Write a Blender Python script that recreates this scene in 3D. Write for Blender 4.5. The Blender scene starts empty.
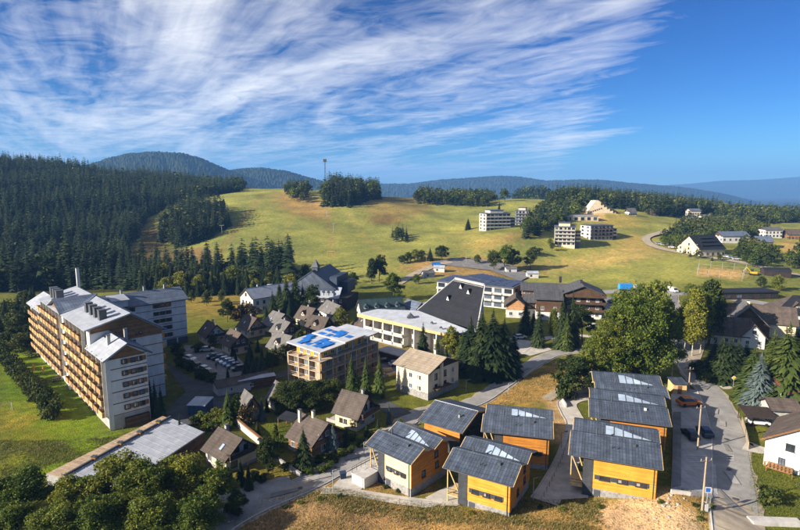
import bpy, math, random
import numpy as np
from mathutils import Vector
random.seed(7); rng = np.random.default_rng(7)
S = bpy.context.scene; COL = S.collection
R = math.radians

# ------------------------------------------------------------------ camera
F, CX, CY, CAMH = 533.0, 400.0, 265.0, 48.0          # focal length in photo pixels, photo centre, drone height
PITCH = math.atan((CY - 190.0) / F); CP, SP = math.cos(PITCH), math.sin(PITCH)
cam = bpy.data.cameras.new('camera'); cam.sensor_width = 36; cam.lens = 36 * F / 800
cam.clip_start = 1; cam.clip_end = 60000
camo = bpy.data.objects.new('camera', cam); COL.objects.link(camo)
camo.location = (0, 0, CAMH); camo.rotation_euler = (R(90) - PITCH, 0, 0); S.camera = camo

# ------------------------------------------------------------------ sky, sun, exposure
SUN_EL = R(24); SUN_DIR = Vector((-0.915, -0.40, 0)).normalized()   # horizontal direction towards the sun
W = bpy.data.worlds.new('World'); S.world = W; W.use_nodes = True
def sky_world():
    nt = W.node_tree; N = nt.nodes; L = nt.links; N.clear()
    def n(t, **k):
        a = N.new(t)
        for q, v in k.items(): setattr(a, q, v)
        return a
    def m(op, a, b=None, c=None, clamp=False):
        x = n('ShaderNodeMath', operation=op); x.use_clamp = clamp
        for i, v in enumerate((a, b, c)):
            if v is None: continue
            if isinstance(v, (int, float)): x.inputs[i].default_value = v
            else: L.new(v, x.inputs[i])
        return x.outputs[0]
    sky = n('ShaderNodeTexSky', sky_type='NISHITA', sun_disc=False)
    sky.sun_elevation = SUN_EL; sky.sun_rotation = math.atan2(SUN_DIR.x, SUN_DIR.y)
    sky.altitude = 1000; sky.air_density = 1.0; sky.dust_density = 0.3; sky.ozone_density = 2.0
    hs = n('ShaderNodeHueSaturation'); hs.inputs['Saturation'].default_value = 1.3; hs.inputs['Value'].default_value = 1.0
    L.new(sky.outputs[0], hs.inputs['Color'])
    gm = n('ShaderNodeMix', data_type='RGBA', blend_type='MULTIPLY'); gm.inputs[0].default_value = 1.0
    gm.inputs[7].default_value = SKY_TINT
    s1 = n('ShaderNodeVectorMath', operation='SCALE'); s1.inputs['Scale'].default_value = SKY_G[0]; L.new(hs.outputs[0], s1.inputs[0])
    ga = n('ShaderNodeGamma'); ga.inputs['Gamma'].default_value = SKY_G[1]; L.new(s1.outputs[0], ga.inputs['Color'])
    s2 = n('ShaderNodeVectorMath', operation='SCALE'); s2.inputs['Scale'].default_value = 1 / SKY_G[0]; L.new(ga.outputs[0], s2.inputs[0]); L.new(s2.outputs[0], gm.inputs[6])
    tc = n('ShaderNodeTexCoord'); sx = n('ShaderNodeSeparateXYZ'); L.new(tc.outputs['Generated'], sx.inputs[0])
    x, y, z = sx.outputs
    zz = m('ADD', m('MAXIMUM', z, 0.0), 0.035)
    u = m('DIVIDE', x, zz); v = m('DIVIDE', y, zz)                # a cloud sheet overhead, seen in perspective
    def noise(su, sv, rot, scale, det, rough, dist, off):
        cb = n('ShaderNodeCombineXYZ')
        c, s = math.cos(R(rot)), math.sin(R(rot))
        L.new(m('MULTIPLY', m('ADD', m('MULTIPLY', u, c), m('MULTIPLY', v, s)), su), cb.inputs[0])
        L.new(m('MULTIPLY', m('SUBTRACT', m('MULTIPLY', v, c), m('MULTIPLY', u, s)), sv), cb.inputs[1])
        cb.inputs[2].default_value = off
        t = n('ShaderNodeTexNoise'); t.inputs['Scale'].default_value = scale; t.inputs['Detail'].default_value = det
        t.inputs['Roughness'].default_value = rough; t.inputs['Distortion'].default_value = dist
        L.new(cb.outputs[0], t.inputs['Vector']); return t.outputs[0]
    big = noise(0.16, 0.40, 122, 0.6, 3, 0.5, 0.8, 3.1)
    band = noise(0.13, 0.62, 122, 1.25, 6, 0.58, 0.9, 4.4)
    rip = noise(1.0, 1.5, 140, 2.3, 6, 0.62, 1.0, 1.3)
    # the sheet thins out along an edge running away to the east
    edge = m('ADD', m('MULTIPLY', u, -1.0), m('MULTIPLY', v, EDGE[0])); edge = m('MULTIPLY_ADD', edge, EDGE[1], EDGE[2])
    edge = m('MINIMUM', m('MAXIMUM', edge, -0.75), 0.16)
    d = m('ADD', m('ADD', m('MULTIPLY', big, 0.55), m('MULTIPLY', band, 0.85)), m('MULTIPLY', rip, 0.34))
    d = m('ADD', d, edge)
    d = m('MULTIPLY', m('SUBTRACT', d, CLOUD[0]), CLOUD[1], clamp=True)
    d = m('SMOOTH_MIN', d, 0.92, 0.2)
    lowfade = m('MULTIPLY', m('ADD', z, 0.0), 24.0, clamp=True)
    d = m('MULTIPLY', d, lowfade, clamp=True)
    mix = n('ShaderNodeMix', data_type='RGBA'); L.new(d, mix.inputs[0]); L.new(gm.outputs[2], mix.inputs[6])
    mix.inputs[7].default_value = CLOUD_COL
    bg = n('ShaderNodeBackground'); bg.inputs['Strength'].default_value = SKY_STR; L.new(mix.outputs[2], bg.inputs[0])
    o = n('ShaderNodeOutputWorld'); L.new(bg.outputs[0], o.inputs[0])
SKY_G = (0.13, 1.5); SKY_STR = 0.05; SKY_TINT = (0.45, 0.75, 1.05, 1); CLOUD = (0.93, 2.9); EDGE = (0.25, 0.35, 0.30); CLOUD_COL = (10.6, 10.4, 10.2, 1)
sky_world()
sl = bpy.data.lights.new('sun', 'SUN'); sl.energy = 5.0; sl.angle = R(0.5); sl.color = (1.0, 0.90, 0.75)
so = bpy.data.objects.new('sun', sl); COL.objects.link(so); so.location = (-200, -60, 200)
sd = Vector((SUN_DIR.x * math.cos(SUN_EL), SUN_DIR.y * math.cos(SUN_EL), math.sin(SUN_EL)))
so.rotation_euler = sd.to_track_quat('Z', 'Y').to_euler()
S.view_settings.view_transform = 'Standard'; S.view_settings.look = 'None'
S.view_settings.exposure = 1.25; S.view_settings.gamma = 1.0
S.cycles.use_denoising = True; S.cycles.max_bounces = 5; S.cycles.diffuse_bounces = 2; S.cycles.glossy_bounces = 2
S.cycles.transparent_max_bounces = 4; S.cycles.volume_bounces = 0; S.cycles.caustics_reflective = False; S.cycles.caustics_refractive = False

# ------------------------------------------------------------------ helpers: pictures to places
def ray(px, py):
    rx = (px - CX) / F; ry = (CY - py) / F
    return rx, CP + ry * SP, -SP + ry * CP
def P(px, py, z):                       # the place at height z seen at a photo pixel
    a, b, c = ray(px, py); t = (z - CAMH) / c
    return Vector((a * t, b * t, z))
def PD(px, py, Y):                      # the place at distance Y
    a, b, c = ray(px, py); t = Y / b
    return Vector((a * t, Y, CAMH + c * t))
def proj(X, Y, Z):
    X = np.asarray(X, float); Y = np.asarray(Y, float); Z = np.asarray(Z, float) - CAMH
    f = Y * CP - Z * SP; f = np.where(f < 1, 1, f); uu = Y * SP + Z * CP
    return CX + F * X / f, CY - F * uu / f
def inpoly(x, y, poly):
    x = np.asarray(x, float); y = np.asarray(y, float); c = np.zeros(x.shape, bool); n = len(poly)
    for i in range(n):
        x1, y1 = poly[i][:2]; x2, y2 = poly[(i + 1) % n][:2]
        if y1 == y2: continue
        k = ((y1 > y) != (y2 > y)) & (x < (x2 - x1) * (y - y1) / (y2 - y1) + x1)
        c ^= k
    return c
def sstep(a, b, x):
    t = np.clip((np.asarray(x, float) - a) / (b - a), 0, 1); return t * t * (3 - 2 * t)

# ------------------------------------------------------------------ terrain height
ctrl = [  # photo pixel of bare ground, distance
 (0,285,270),(0,228,400),(0,192,520),(0,165,650),(-90,285,270),(-90,222,400),(-90,185,520),(-90,152,650),
 (100,288,268),(100,240,400),(100,205,510),(100,180,660),(160,276,290),(150,248,390),(145,228,470),(185,243,410),(190,217,470),
 (190,196,600),(230,191,640),(235,272,290),(215,250,370),(240,230,430),(250,205,520),(262,190,610),(290,190,620),
 (312,190,610),(330,206,525),(345,193,610),(330,240,400),(290,265,320),(330,270,305),(380,262,318),(400,240,400),(380,205,540),
 (372,197,640),(420,197,650),(430,208,560),(400,217,500),(455,201,700),(490,200,640),(460,232,430),(420,258,325),(470,250,345),
 (505,233,373),(530,250,340),(540,226,430),(500,214,520),(535,200,600),(570,208,540),(600,214,480),(590,246,365),(560,262,325),
 (640,238,390),(650,218,480),(700,258,312),(735,248,350),(690,222,480),(740,220,560),(800,230,480),(800,275,286),(760,260,310),
 (620,270,295),(540,275,295),(900,230,480),(900,278,286),(800,216,750),(700,212,760),(620,205,720),(560,202,760),(900,218,750),
]
pts = [tuple(PD(*c)) for c in ctrl]
for X in range(-420, 421, 70):
    for Y in (120, 170, 210, 240): pts.append((X, Y, 0.0))
for X, Y, Z in ((-900,900,70),(-500,900,60),(-200,900,45),(0,900,30),(250,900,20),(600,900,10),(1000,900,0),(-900,500,60),(-900,200,10),(900,300,5),(900,600,15),
                (-1200,1500,20),(-400,1500,10),(300,1500,-20),(1200,1500,-30)): pts.append((X, Y, Z))
pts = np.array(pts)
SC = 300.0
def _k(r2): return np.where(r2 > 1e-12, r2 * np.log(np.maximum(r2, 1e-12)), 0.0)
def _tps():
    A = pts[:, :2] / SC; n = len(A)
    K = _k(((A[:, None] - A[None]) ** 2).sum(-1)) + np.eye(n) * 2e-3
    Pm = np.c_[np.ones(n), A]; M = np.zeros((n + 3, n + 3)); M[:n, :n] = K; M[:n, n:] = Pm; M[n:, :n] = Pm.T
    return A, np.linalg.solve(M, np.r_[pts[:, 2], np.zeros(3)])
TA, TW = _tps()
BUMPS = []                               # (x, y, height, radius)
def hz(X, Y):
    X = np.asarray(X, float); Y = np.asarray(Y, float); sh = X.shape
    x = X.ravel() / SC; y = Y.ravel() / SC; q = np.c_[x, y]
    out = np.zeros(len(x))
    for i in range(0, len(x), 20000):
        s = slice(i, i + 20000)
        out[s] = _k(((q[s, None] - TA[None]) ** 2).sum(-1)) @ TW[:-3] + TW[-3] + q[s] @ TW[-2:]
    out = out * sstep(205, 255, Y.ravel())
    far = sstep(800, 1600, np.hypot(X.ravel(), Y.ravel()))
    out = out * (1 - far) + far * (-60.0)
    for bx_, by_, bh, br in BUMPS:
        out = out + bh * np.exp(-((X.ravel() - bx_) ** 2 + (Y.ravel() - by_) ** 2) / br ** 2)
    return out.reshape(sh)
def h1(x, y): return float(hz(np.array([x]), np.array([y]))[0])
def G(px, py):                           # the place on the ground seen at a photo pixel
    a, b, c = ray(px, py)
    Y = np.r_[np.arange(40, 330, 1.0), np.arange(330, 1000, 2.0)]; t = Y / b
    d = CAMH + c * t - hz(a * t, Y)
    k = np.argmax(d < 0) if (d < 0).any() else len(Y) - 1
    k = max(k, 1); f = d[k - 1] / (d[k - 1] - d[k] + 1e-9); f = min(max(f, 0), 1)
    y = Y[k - 1] + f * (Y[k] - Y[k - 1]); x = a * y / b
    return Vector((x, y, h1(x, y)))
_m = P(655, 497, 0); BUMPS.append((_m.x, _m.y - 1, 1.7, 6.5))
_m = P(690, 510, 0); BUMPS.append((_m.x, _m.y - 2, 1.0, 5.0))
_m = P(330, 515, 0); BUMPS.append((_m.x, _m.y - 1, 1.2, 7.0))
_m = P(500, 525, 0); BUMPS.append((_m.x, _m.y - 6, 1.2, 12.0))

# ------------------------------------------------------------------ materials
MATS = {}
def mat(name, col, rough=0.85, var=0.12, scale=0.6, bump=0.0, spec=0.25, metal=0.0, kind=None, col2=None, **kw):
    if name in MATS: return MATS[name]
    M = bpy.data.materials.new(name); M.use_nodes = True; MATS[name] = M
    nt = M.node_tree; N = nt.nodes; L = nt.links; B = N['Principled BSDF']
    B.inputs['Roughness'].default_value = rough; B.inputs['Metallic'].default_value = metal
    B.inputs['Specular IOR Level'].default_value = spec
    tc = N.new('ShaderNodeTexCoord'); mp = N.new('ShaderNodeMapping'); L.new(tc.outputs['Object'], mp.inputs[0])
    st = kw.get('stretch', (1, 1, 1)); mp.inputs['Scale'].default_value = st
    t = N.new('ShaderNodeTexNoise'); t.inputs['Scale'].default_value = scale; t.inputs['Detail'].default_value = 6; t.inputs['Roughness'].default_value = 0.65
    L.new(mp.outputs[0], t.inputs['Vector'])
    oi = N.new('ShaderNodeObjectInfo')
    cr = N.new('ShaderNodeValToRGB'); e = cr.color_ramp.elements
    c = np.array(col[:3]); c2 = np.array(col2[:3]) if col2 is not None else None
    lo = c * (1 - var) if c2 is None else c; hi = np.minimum(c * (1 + var), 1) if c2 is None else c2
    e[0].position = 0.32; e[1].position = 0.68; e[0].color = (*lo, 1); e[1].color = (*hi, 1)
    L.new(t.outputs[0], cr.inputs[0]); out = cr.outputs[0]; hgt = t.outputs[0]
    if kind == 'lines':                  # fine repeating boards or seams along one axis (object space)
        ax = kw['axis']; per = kw['per']; sep = N.new('ShaderNodeSeparateXYZ'); L.new(tc.outputs['Object'], sep.inputs[0])
        def frac(axis, per, w):
            a = N.new('ShaderNodeMath'); a.operation = 'DIVIDE'; L.new(sep.outputs[axis], a.inputs[0]); a.inputs[1].default_value = per
            b = N.new('ShaderNodeMath'); b.operation = 'FRACT'; L.new(a.outputs[0], b.inputs[0])
            g = N.new('ShaderNodeMath'); g.operation = 'LESS_THAN'; L.new(b.outputs[0], g.inputs[0]); g.inputs[1].default_value = w
            return g.outputs[0], a.outputs[0]
        g, idx = frac(ax, per, kw.get('w', 0.12))
        fl = N.new('ShaderNodeMath'); fl.operation = 'FLOOR'; L.new(idx, fl.inputs[0])
        wn = N.new('ShaderNodeTexWhiteNoise'); wn.noise_dimensions = '1D'; L.new(fl.outputs[0], wn.inputs['W'])
        mr = N.new('ShaderNodeMapRange'); L.new(wn.outputs['Value'], mr.inputs[0]); mr.inputs[3].default_value = 1 - kw.get('pv', 0.15); mr.inputs[4].default_value = 1 + kw.get('pv', 0.15)
        mm = N.new('ShaderNodeMix'); mm.data_type = 'RGBA'; mm.blend_type = 'MULTIPLY'; mm.inputs[0].default_value = 1
        L.new(out, mm.inputs[6]); cc = N.new('ShaderNodeCombineColor')
        for i in range(3): L.new(mr.outputs[0], cc.inputs[i])
        L.new(cc.outputs[0], mm.inputs[7]); out = mm.outputs[2]
        if 'axis2' in kw:
            g2, _ = frac(kw['axis2'], kw['per2'], kw.get('w2', 0.12))
            mx = N.new('ShaderNodeMath'); mx.operation = 'MAXIMUM'; L.new(g, mx.inputs[0]); L.new(g2, mx.inputs[1]); g = mx.outputs[0]
        dk = N.new('ShaderNodeMix'); dk.data_type = 'RGBA'; dk.blend_type = 'MULTIPLY'; L.new(g, dk.inputs[0]); L.new(out, dk.inputs[6])
        q = kw.get('dark', 0.5); dk.inputs[7].default_value = (q, q, q, 1); out = dk.outputs[2]
        hg = N.new('ShaderNodeMath'); hg.operation = 'SUBTRACT'; L.new(t.outputs[0], hg.inputs[0]); L.new(g, hg.inputs[1]); hgt = hg.outputs[0]
    wz = kw.get('weather', .14)
    if wz:                               # stains and fading in broad uneven patches and streaks
        mp2 = N.new('ShaderNodeMapping'); mp2.inputs['Scale'].default_value = (1, 1, .45); L.new(tc.outputs['Object'], mp2.inputs[0])
        t2 = N.new('ShaderNodeTexNoise'); t2.inputs['Scale'].default_value = .55; t2.inputs['Detail'].default_value = 8; t2.inputs['Roughness'].default_value = .72; L.new(mp2.outputs[0], t2.inputs['Vector'])
        m2 = N.new('ShaderNodeMapRange'); L.new(t2.outputs[0], m2.inputs[0]); m2.inputs[1].default_value = .3; m2.inputs[2].default_value = .7; m2.inputs[3].default_value = 1 - wz * 1.6; m2.inputs[4].default_value = 1 + wz
        v2 = N.new('ShaderNodeVectorMath'); v2.operation = 'SCALE'; L.new(out, v2.inputs[0]); L.new(m2.outputs[0], v2.inputs['Scale']); out = v2.outputs[0]
    if kw.get('rv', 0):                  # small difference from object to object
        mr = N.new('ShaderNodeMapRange'); L.new(oi.outputs['Random'], mr.inputs[0]); mr.inputs[3].default_value = 1 - kw['rv']; mr.inputs[4].default_value = 1 + kw['rv']
        mm = N.new('ShaderNodeVectorMath'); mm.operation = 'SCALE'; L.new(out, mm.inputs[0]); L.new(mr.outputs[0], mm.inputs['Scale']); out = mm.outputs[0]
    L.new(out, B.inputs['Base Color'])
    if bump:
        bp = N.new('ShaderNodeBump'); bp.inputs['Strength'].default_value = min(bump, 1); bp.inputs['Distance'].default_value = kw.get('bd', 0.05)
        L.new(hgt, bp.inputs['Height']); L.new(bp.outputs[0], B.inputs['Normal'])
    if kw.get('emit'): pass
    return M
def leaf_mat(name, stops, trans=0.3, rough=0.6):
    M = bpy.data.materials.new(name); M.use_nodes = True; MATS[name] = M
    nt = M.node_tree; N = nt.nodes; L = nt.links; B = N['Principled BSDF']; out = N['Material Output']
    B.inputs['Roughness'].default_value = rough; B.inputs['Specular IOR Level'].default_value = 0.15
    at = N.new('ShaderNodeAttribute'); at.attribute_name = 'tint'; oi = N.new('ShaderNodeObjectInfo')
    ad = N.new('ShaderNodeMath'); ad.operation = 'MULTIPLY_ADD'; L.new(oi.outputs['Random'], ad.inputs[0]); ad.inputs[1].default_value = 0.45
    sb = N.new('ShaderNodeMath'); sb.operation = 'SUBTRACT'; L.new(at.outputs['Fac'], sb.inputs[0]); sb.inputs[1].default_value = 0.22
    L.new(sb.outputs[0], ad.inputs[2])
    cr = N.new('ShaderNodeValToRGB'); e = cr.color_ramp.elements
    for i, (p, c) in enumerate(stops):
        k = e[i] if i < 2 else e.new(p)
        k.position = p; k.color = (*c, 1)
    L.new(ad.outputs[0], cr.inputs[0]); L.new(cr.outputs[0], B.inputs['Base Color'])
    tr = N.new('ShaderNodeBsdfTranslucent'); L.new(cr.outputs[0], tr.inputs[0])
    mx = N.new('ShaderNodeMixShader'); mx.inputs[0].default_value = trans
    L.new(B.outputs[0], mx.inputs[1]); L.new(tr.outputs[0], mx.inputs[2]); L.new(mx.outputs[0], out.inputs[0])
    return M

# ------------------------------------------------------------------ mesh building
class MB:
    def __init__(s): s.v = []; s.f = []
    def quad(s, *p):
        n = len(s.v); s.v += [tuple(q) for q in p]; s.f.append(tuple(range(n, n + len(p)))); return s
    def box(s, x0, y0, z0, x1, y1, z1):
        n = len(s.v)
        s.v += [(x0,y0,z0),(x1,y0,z0),(x1,y1,z0),(x0,y1,z0),(x0,y0,z1),(x1,y0,z1),(x1,y1,z1),(x0,y1,z1)]
        s.f += [tuple(n + i for i in q) for q in ((0,3,2,1),(4,5,6,7),(0,1,5,4),(1,2,6,5),(2,3,7,6),(3,0,4,7))]; return s
    def prism(s, poly, a, b):            # poly: points (p, q); a, b: functions giving the two end points
        n = len(s.v); k = len(poly)
        s.v += [tuple(a(*p)) for p in poly] + [tuple(b(*p)) for p in poly]
        s.f.append(tuple(n + i for i in reversed(range(k)))); s.f.append(tuple(n + k + i for i in range(k)))
        s.f += [(n + i, n + (i + 1) % k, n + k + (i + 1) % k, n + k + i) for i in range(k)]; return s
    def px(s, poly, x0, x1): return s.prism(poly, lambda p, q: (x0, p, q), lambda p, q: (x1, p, q))   # profile (y,z) along x
    def py(s, poly, y0, y1): return s.prism(poly, lambda p, q: (p, y0, q), lambda p, q: (p, y1, q))   # profile (x,z) along y
    def pz(s, poly, z0, z1): return s.prism(poly, lambda p, q: (p, q, z0), lambda p, q: (p, q, z1))
    def tube(s, p, q, r0, r1=None, n=6):
        r1 = r0 if r1 is None else r1; p = Vector(p); q = Vector(q); d = (q - p).normalized()
        a = d.orthogonal().normalized(); b = d.cross(a); k = len(s.v)
        for c, r in ((p, r0), (q, r1)):
            for i in range(n):
                t = 2 * math.pi * i / n; s.v.append(tuple(c + a * (r * math.cos(t)) + b * (r * math.sin(t))))
        s.f += [(k + i, k + (i + 1) % n, k + n + (i + 1) % n, k + n + i) for i in range(n)]
        s.f += [tuple(k + i for i in reversed(range(n))), tuple(k + n + i for i in range(n))]; return s
    def slab(s, a, b, c, d, t):          # a flat plate a-b-c-d of thickness t, downwards along its normal
        a, b, c, d = map(Vector, (a, b, c, d)); nn = (b - a).cross(d - a).normalized() * t
        n = len(s.v); s.v += [tuple(q) for q in (a, b, c, d, a - nn, b - nn, c - nn, d - nn)]
        s.f += [tuple(n + i for i in q) for q in ((0,1,2,3),(7,6,5,4),(0,4,5,1),(1,5,6,2),(2,6,7,3),(3,7,4,0))]; return s
    def mesh(s, name, m):
        me = bpy.data.meshes.new(name); me.from_pydata(s.v, [], s.f); me.validate()
        for q in (m if isinstance(m, (list, tuple)) else [m]): me.materials.append(q)
        return me
    def build(s, name, m, parent=None): return link(name, s.mesh(name, m), parent)
def link(name, me, parent=None, loc=None, rz=0.0, scale=None):
    o = bpy.data.objects.new(name, me); COL.objects.link(o)
    if parent is not None: o.parent = parent
    if loc is not None: o.location = loc
    if rz: o.rotation_euler.z = rz
    if scale is not None: o.scale = scale
    return o
def tag(o, label, cat, group=None, kind=None):
    if label: o['label'] = label
    if cat: o['category'] = cat
    if group: o['group'] = group
    if kind: o['kind'] = kind
    return o
def thing(name, label, cat, loc, rz=0.0, group=None): return tag(link(name, None, None, loc, rz), label, cat, group)
def struct(o): o['kind'] = 'structure'; return o

# ------------------------------------------------------------------ the ground, coloured patch by patch
GRASS = (0.105, 0.140, 0.030); LAWN = (0.12, 0.215, 0.016); MEADOW = (0.190, 0.240, 0.080); DRY = (0.30, 0.225, 0.085)
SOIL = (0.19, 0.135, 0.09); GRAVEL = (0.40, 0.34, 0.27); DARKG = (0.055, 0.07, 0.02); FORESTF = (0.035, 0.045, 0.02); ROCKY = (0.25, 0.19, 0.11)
def wp(poly): return [tuple(G(*p))[:2] for p in poly]
PATCH = [  # photo outline, colour, strength, softness (m)
 ([(160,262),(235,262),(290,296),(270,312),(195,318),(165,300)], (0.22,0.20,0.06), .9, 6),
 ([(0,352),(45,350),(110,432),(150,440),(60,480),(0,490)], LAWN, 1, 2),
 ([(0,405),(20,405),(40,425),(20,432),(0,430)], (0.30,0.23,0.06), .7, 4),
 ([(0,425),(60,437),(20,470),(0,470)], (0.16,0.16,0.03), .7, 3),
 ([(240,500),(330,480),(420,505),(590,500),(690,492),(712,500),(705,560),(200,560)], (0.34,0.255,0.12), .9, 1.5),
 ([(250,505),(330,490),(420,508),(430,530),(230,535)], (0.27,0.20,0.125), .9, 1.5),
 ([(596,504),(640,493),(676,497),(694,510),(706,545),(630,545),(600,522)], GRAVEL, 1, 1.0),
 ([(560,498),(600,499),(640,497),(600,506),(540,508),(440,512),(425,506)], (0.12,0.14,0.03), .8, 1.0),
 ([(470,408),(505,388),(560,360),(600,355),(598,392),(560,402)], (0.34,0.25,0.10), .9, 2.0),
 ([(545,400),(568,385),(590,378),(596,392),(570,402),(572,430),(560,450),(552,430)], (0.42,0.33,0.22), .9, 1.0),
 ([(405,440),(455,430),(500,440),(480,450),(440,446),(420,450)], (0.24,0.18,0.11), .9, 1.5),
 ([(360,480),(378,470),(415,480),(440,482),(420,497),(380,492)], (0.20,0.16,0.09), .9, 1.0),
 ([(270,192),(300,192),(330,206),(326,222),(300,216),(280,206)], (0.25,0.175,0.10), .7, 8),
 ([(360,205),(390,196),(435,200),(430,214),(400,222),(370,215)], (0.20,0.155,0.08), .55, 8),
 ([(365,218),(395,214),(400,224),(375,226)], (0.16,0.12,0.06), .8, 4),
 ([(170,252),(205,246),(214,256),(190,264),(172,262)], (0.20,0.14,0.09), .8, 4),
 ([(120,270),(145,222),(160,222),(176,256),(150,275)], (0.11,0.085,0.045), .85, 6),
 ([(520,262),(560,262),(640,246),(672,246),(668,254),(600,268),(540,274)], (0.36,0.30,0.15), .55, 8),
 ([(395,270),(425,258),(500,256),(540,272),(500,280),(430,276)], (0.30,0.21,0.12), .7, 6),
 ([(455,245),(500,238),(520,232),(520,242),(480,252)], (0.34,0.24,0.13), .6, 6),
 ([(620,236),(650,232),(652,246),(630,252),(616,246)], (0.33,0.25,0.12), .5, 8),
 ([(590,219),(618,214),(648,218),(640,226),(600,226)], (0.28,0.23,0.08), .5, 8),
 ([(570,214),(600,210),(602,220),(575,222)], (0.50,0.38,0.24), .8, 5),
 ([(700,268),(745,270),(742,280),(698,276)], (0.40,0.31,0.16), .9, 2),
 ([(260,193),(264,193),(252,212),(232,240),(214,262),(208,262),(228,238),(248,211)], (0.20,0.16,0.08), .6, 1.5),
 ([(325,206),(328,206),(332,232),(336,258),(331,258),(328,232)], (0.24,0.20,0.10), .6, 1.5),
 ([(300,200),(303,200),(290,230),(268,262),(262,262),(285,230)], (0.28,0.28,0.11), .6, 2),
 ([(345,212),(349,212),(372,240),(392,262),(386,262),(367,240)], (0.28,0.28,0.11), .6, 2),
 ([(440,235),(470,226),(500,240),(480,250),(450,250)], (0.27,0.28,0.10), .6, 8),
 ([(780,245),(800,240),(800,262),(786,258)], (0.36,0.26,0.14), .8, 5),
 ([(345,322),(390,330),(420,355),(380,372),(370,350)], (0.2,0.17,0.12), .7, 2),
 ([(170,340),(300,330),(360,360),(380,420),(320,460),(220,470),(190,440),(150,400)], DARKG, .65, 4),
 ([(740,360),(800,360),(800,400),(760,400)], (0.12,0.13,0.03), .8, 2),
 ([(750,440),(800,440),(800,520),(750,520)], (0.13,0.17,0.025), .95, 2),
 ([(225,455),(300,462),(318,470),(270,484),(235,484)], (0.17,0.16,0.04), .8, 2),
 ([(240,400),(262,404),(300,440),(270,440)], (0.11,0.16,0.02), .9, 1.5),
 ([(215,398),(240,402),(260,430),(236,428),(200,420)], (0.22,0.20,0.05), .85, 2),
 ([(660,330),(690,340),(690,352),(664,352)], (0.15,0.17,0.03), .9, 1),
]
FOREST_L = [(-120,150),(0,158),(100,168),(180,180),(262,178),(240,191),(205,197),(185,200),(160,212),(150,218),(136,236),(118,268),(165,266),(290,268),(292,290),(260,292),(235,272),(170,272),(165,300),(30,300),(20,330),(-120,330)]
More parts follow.
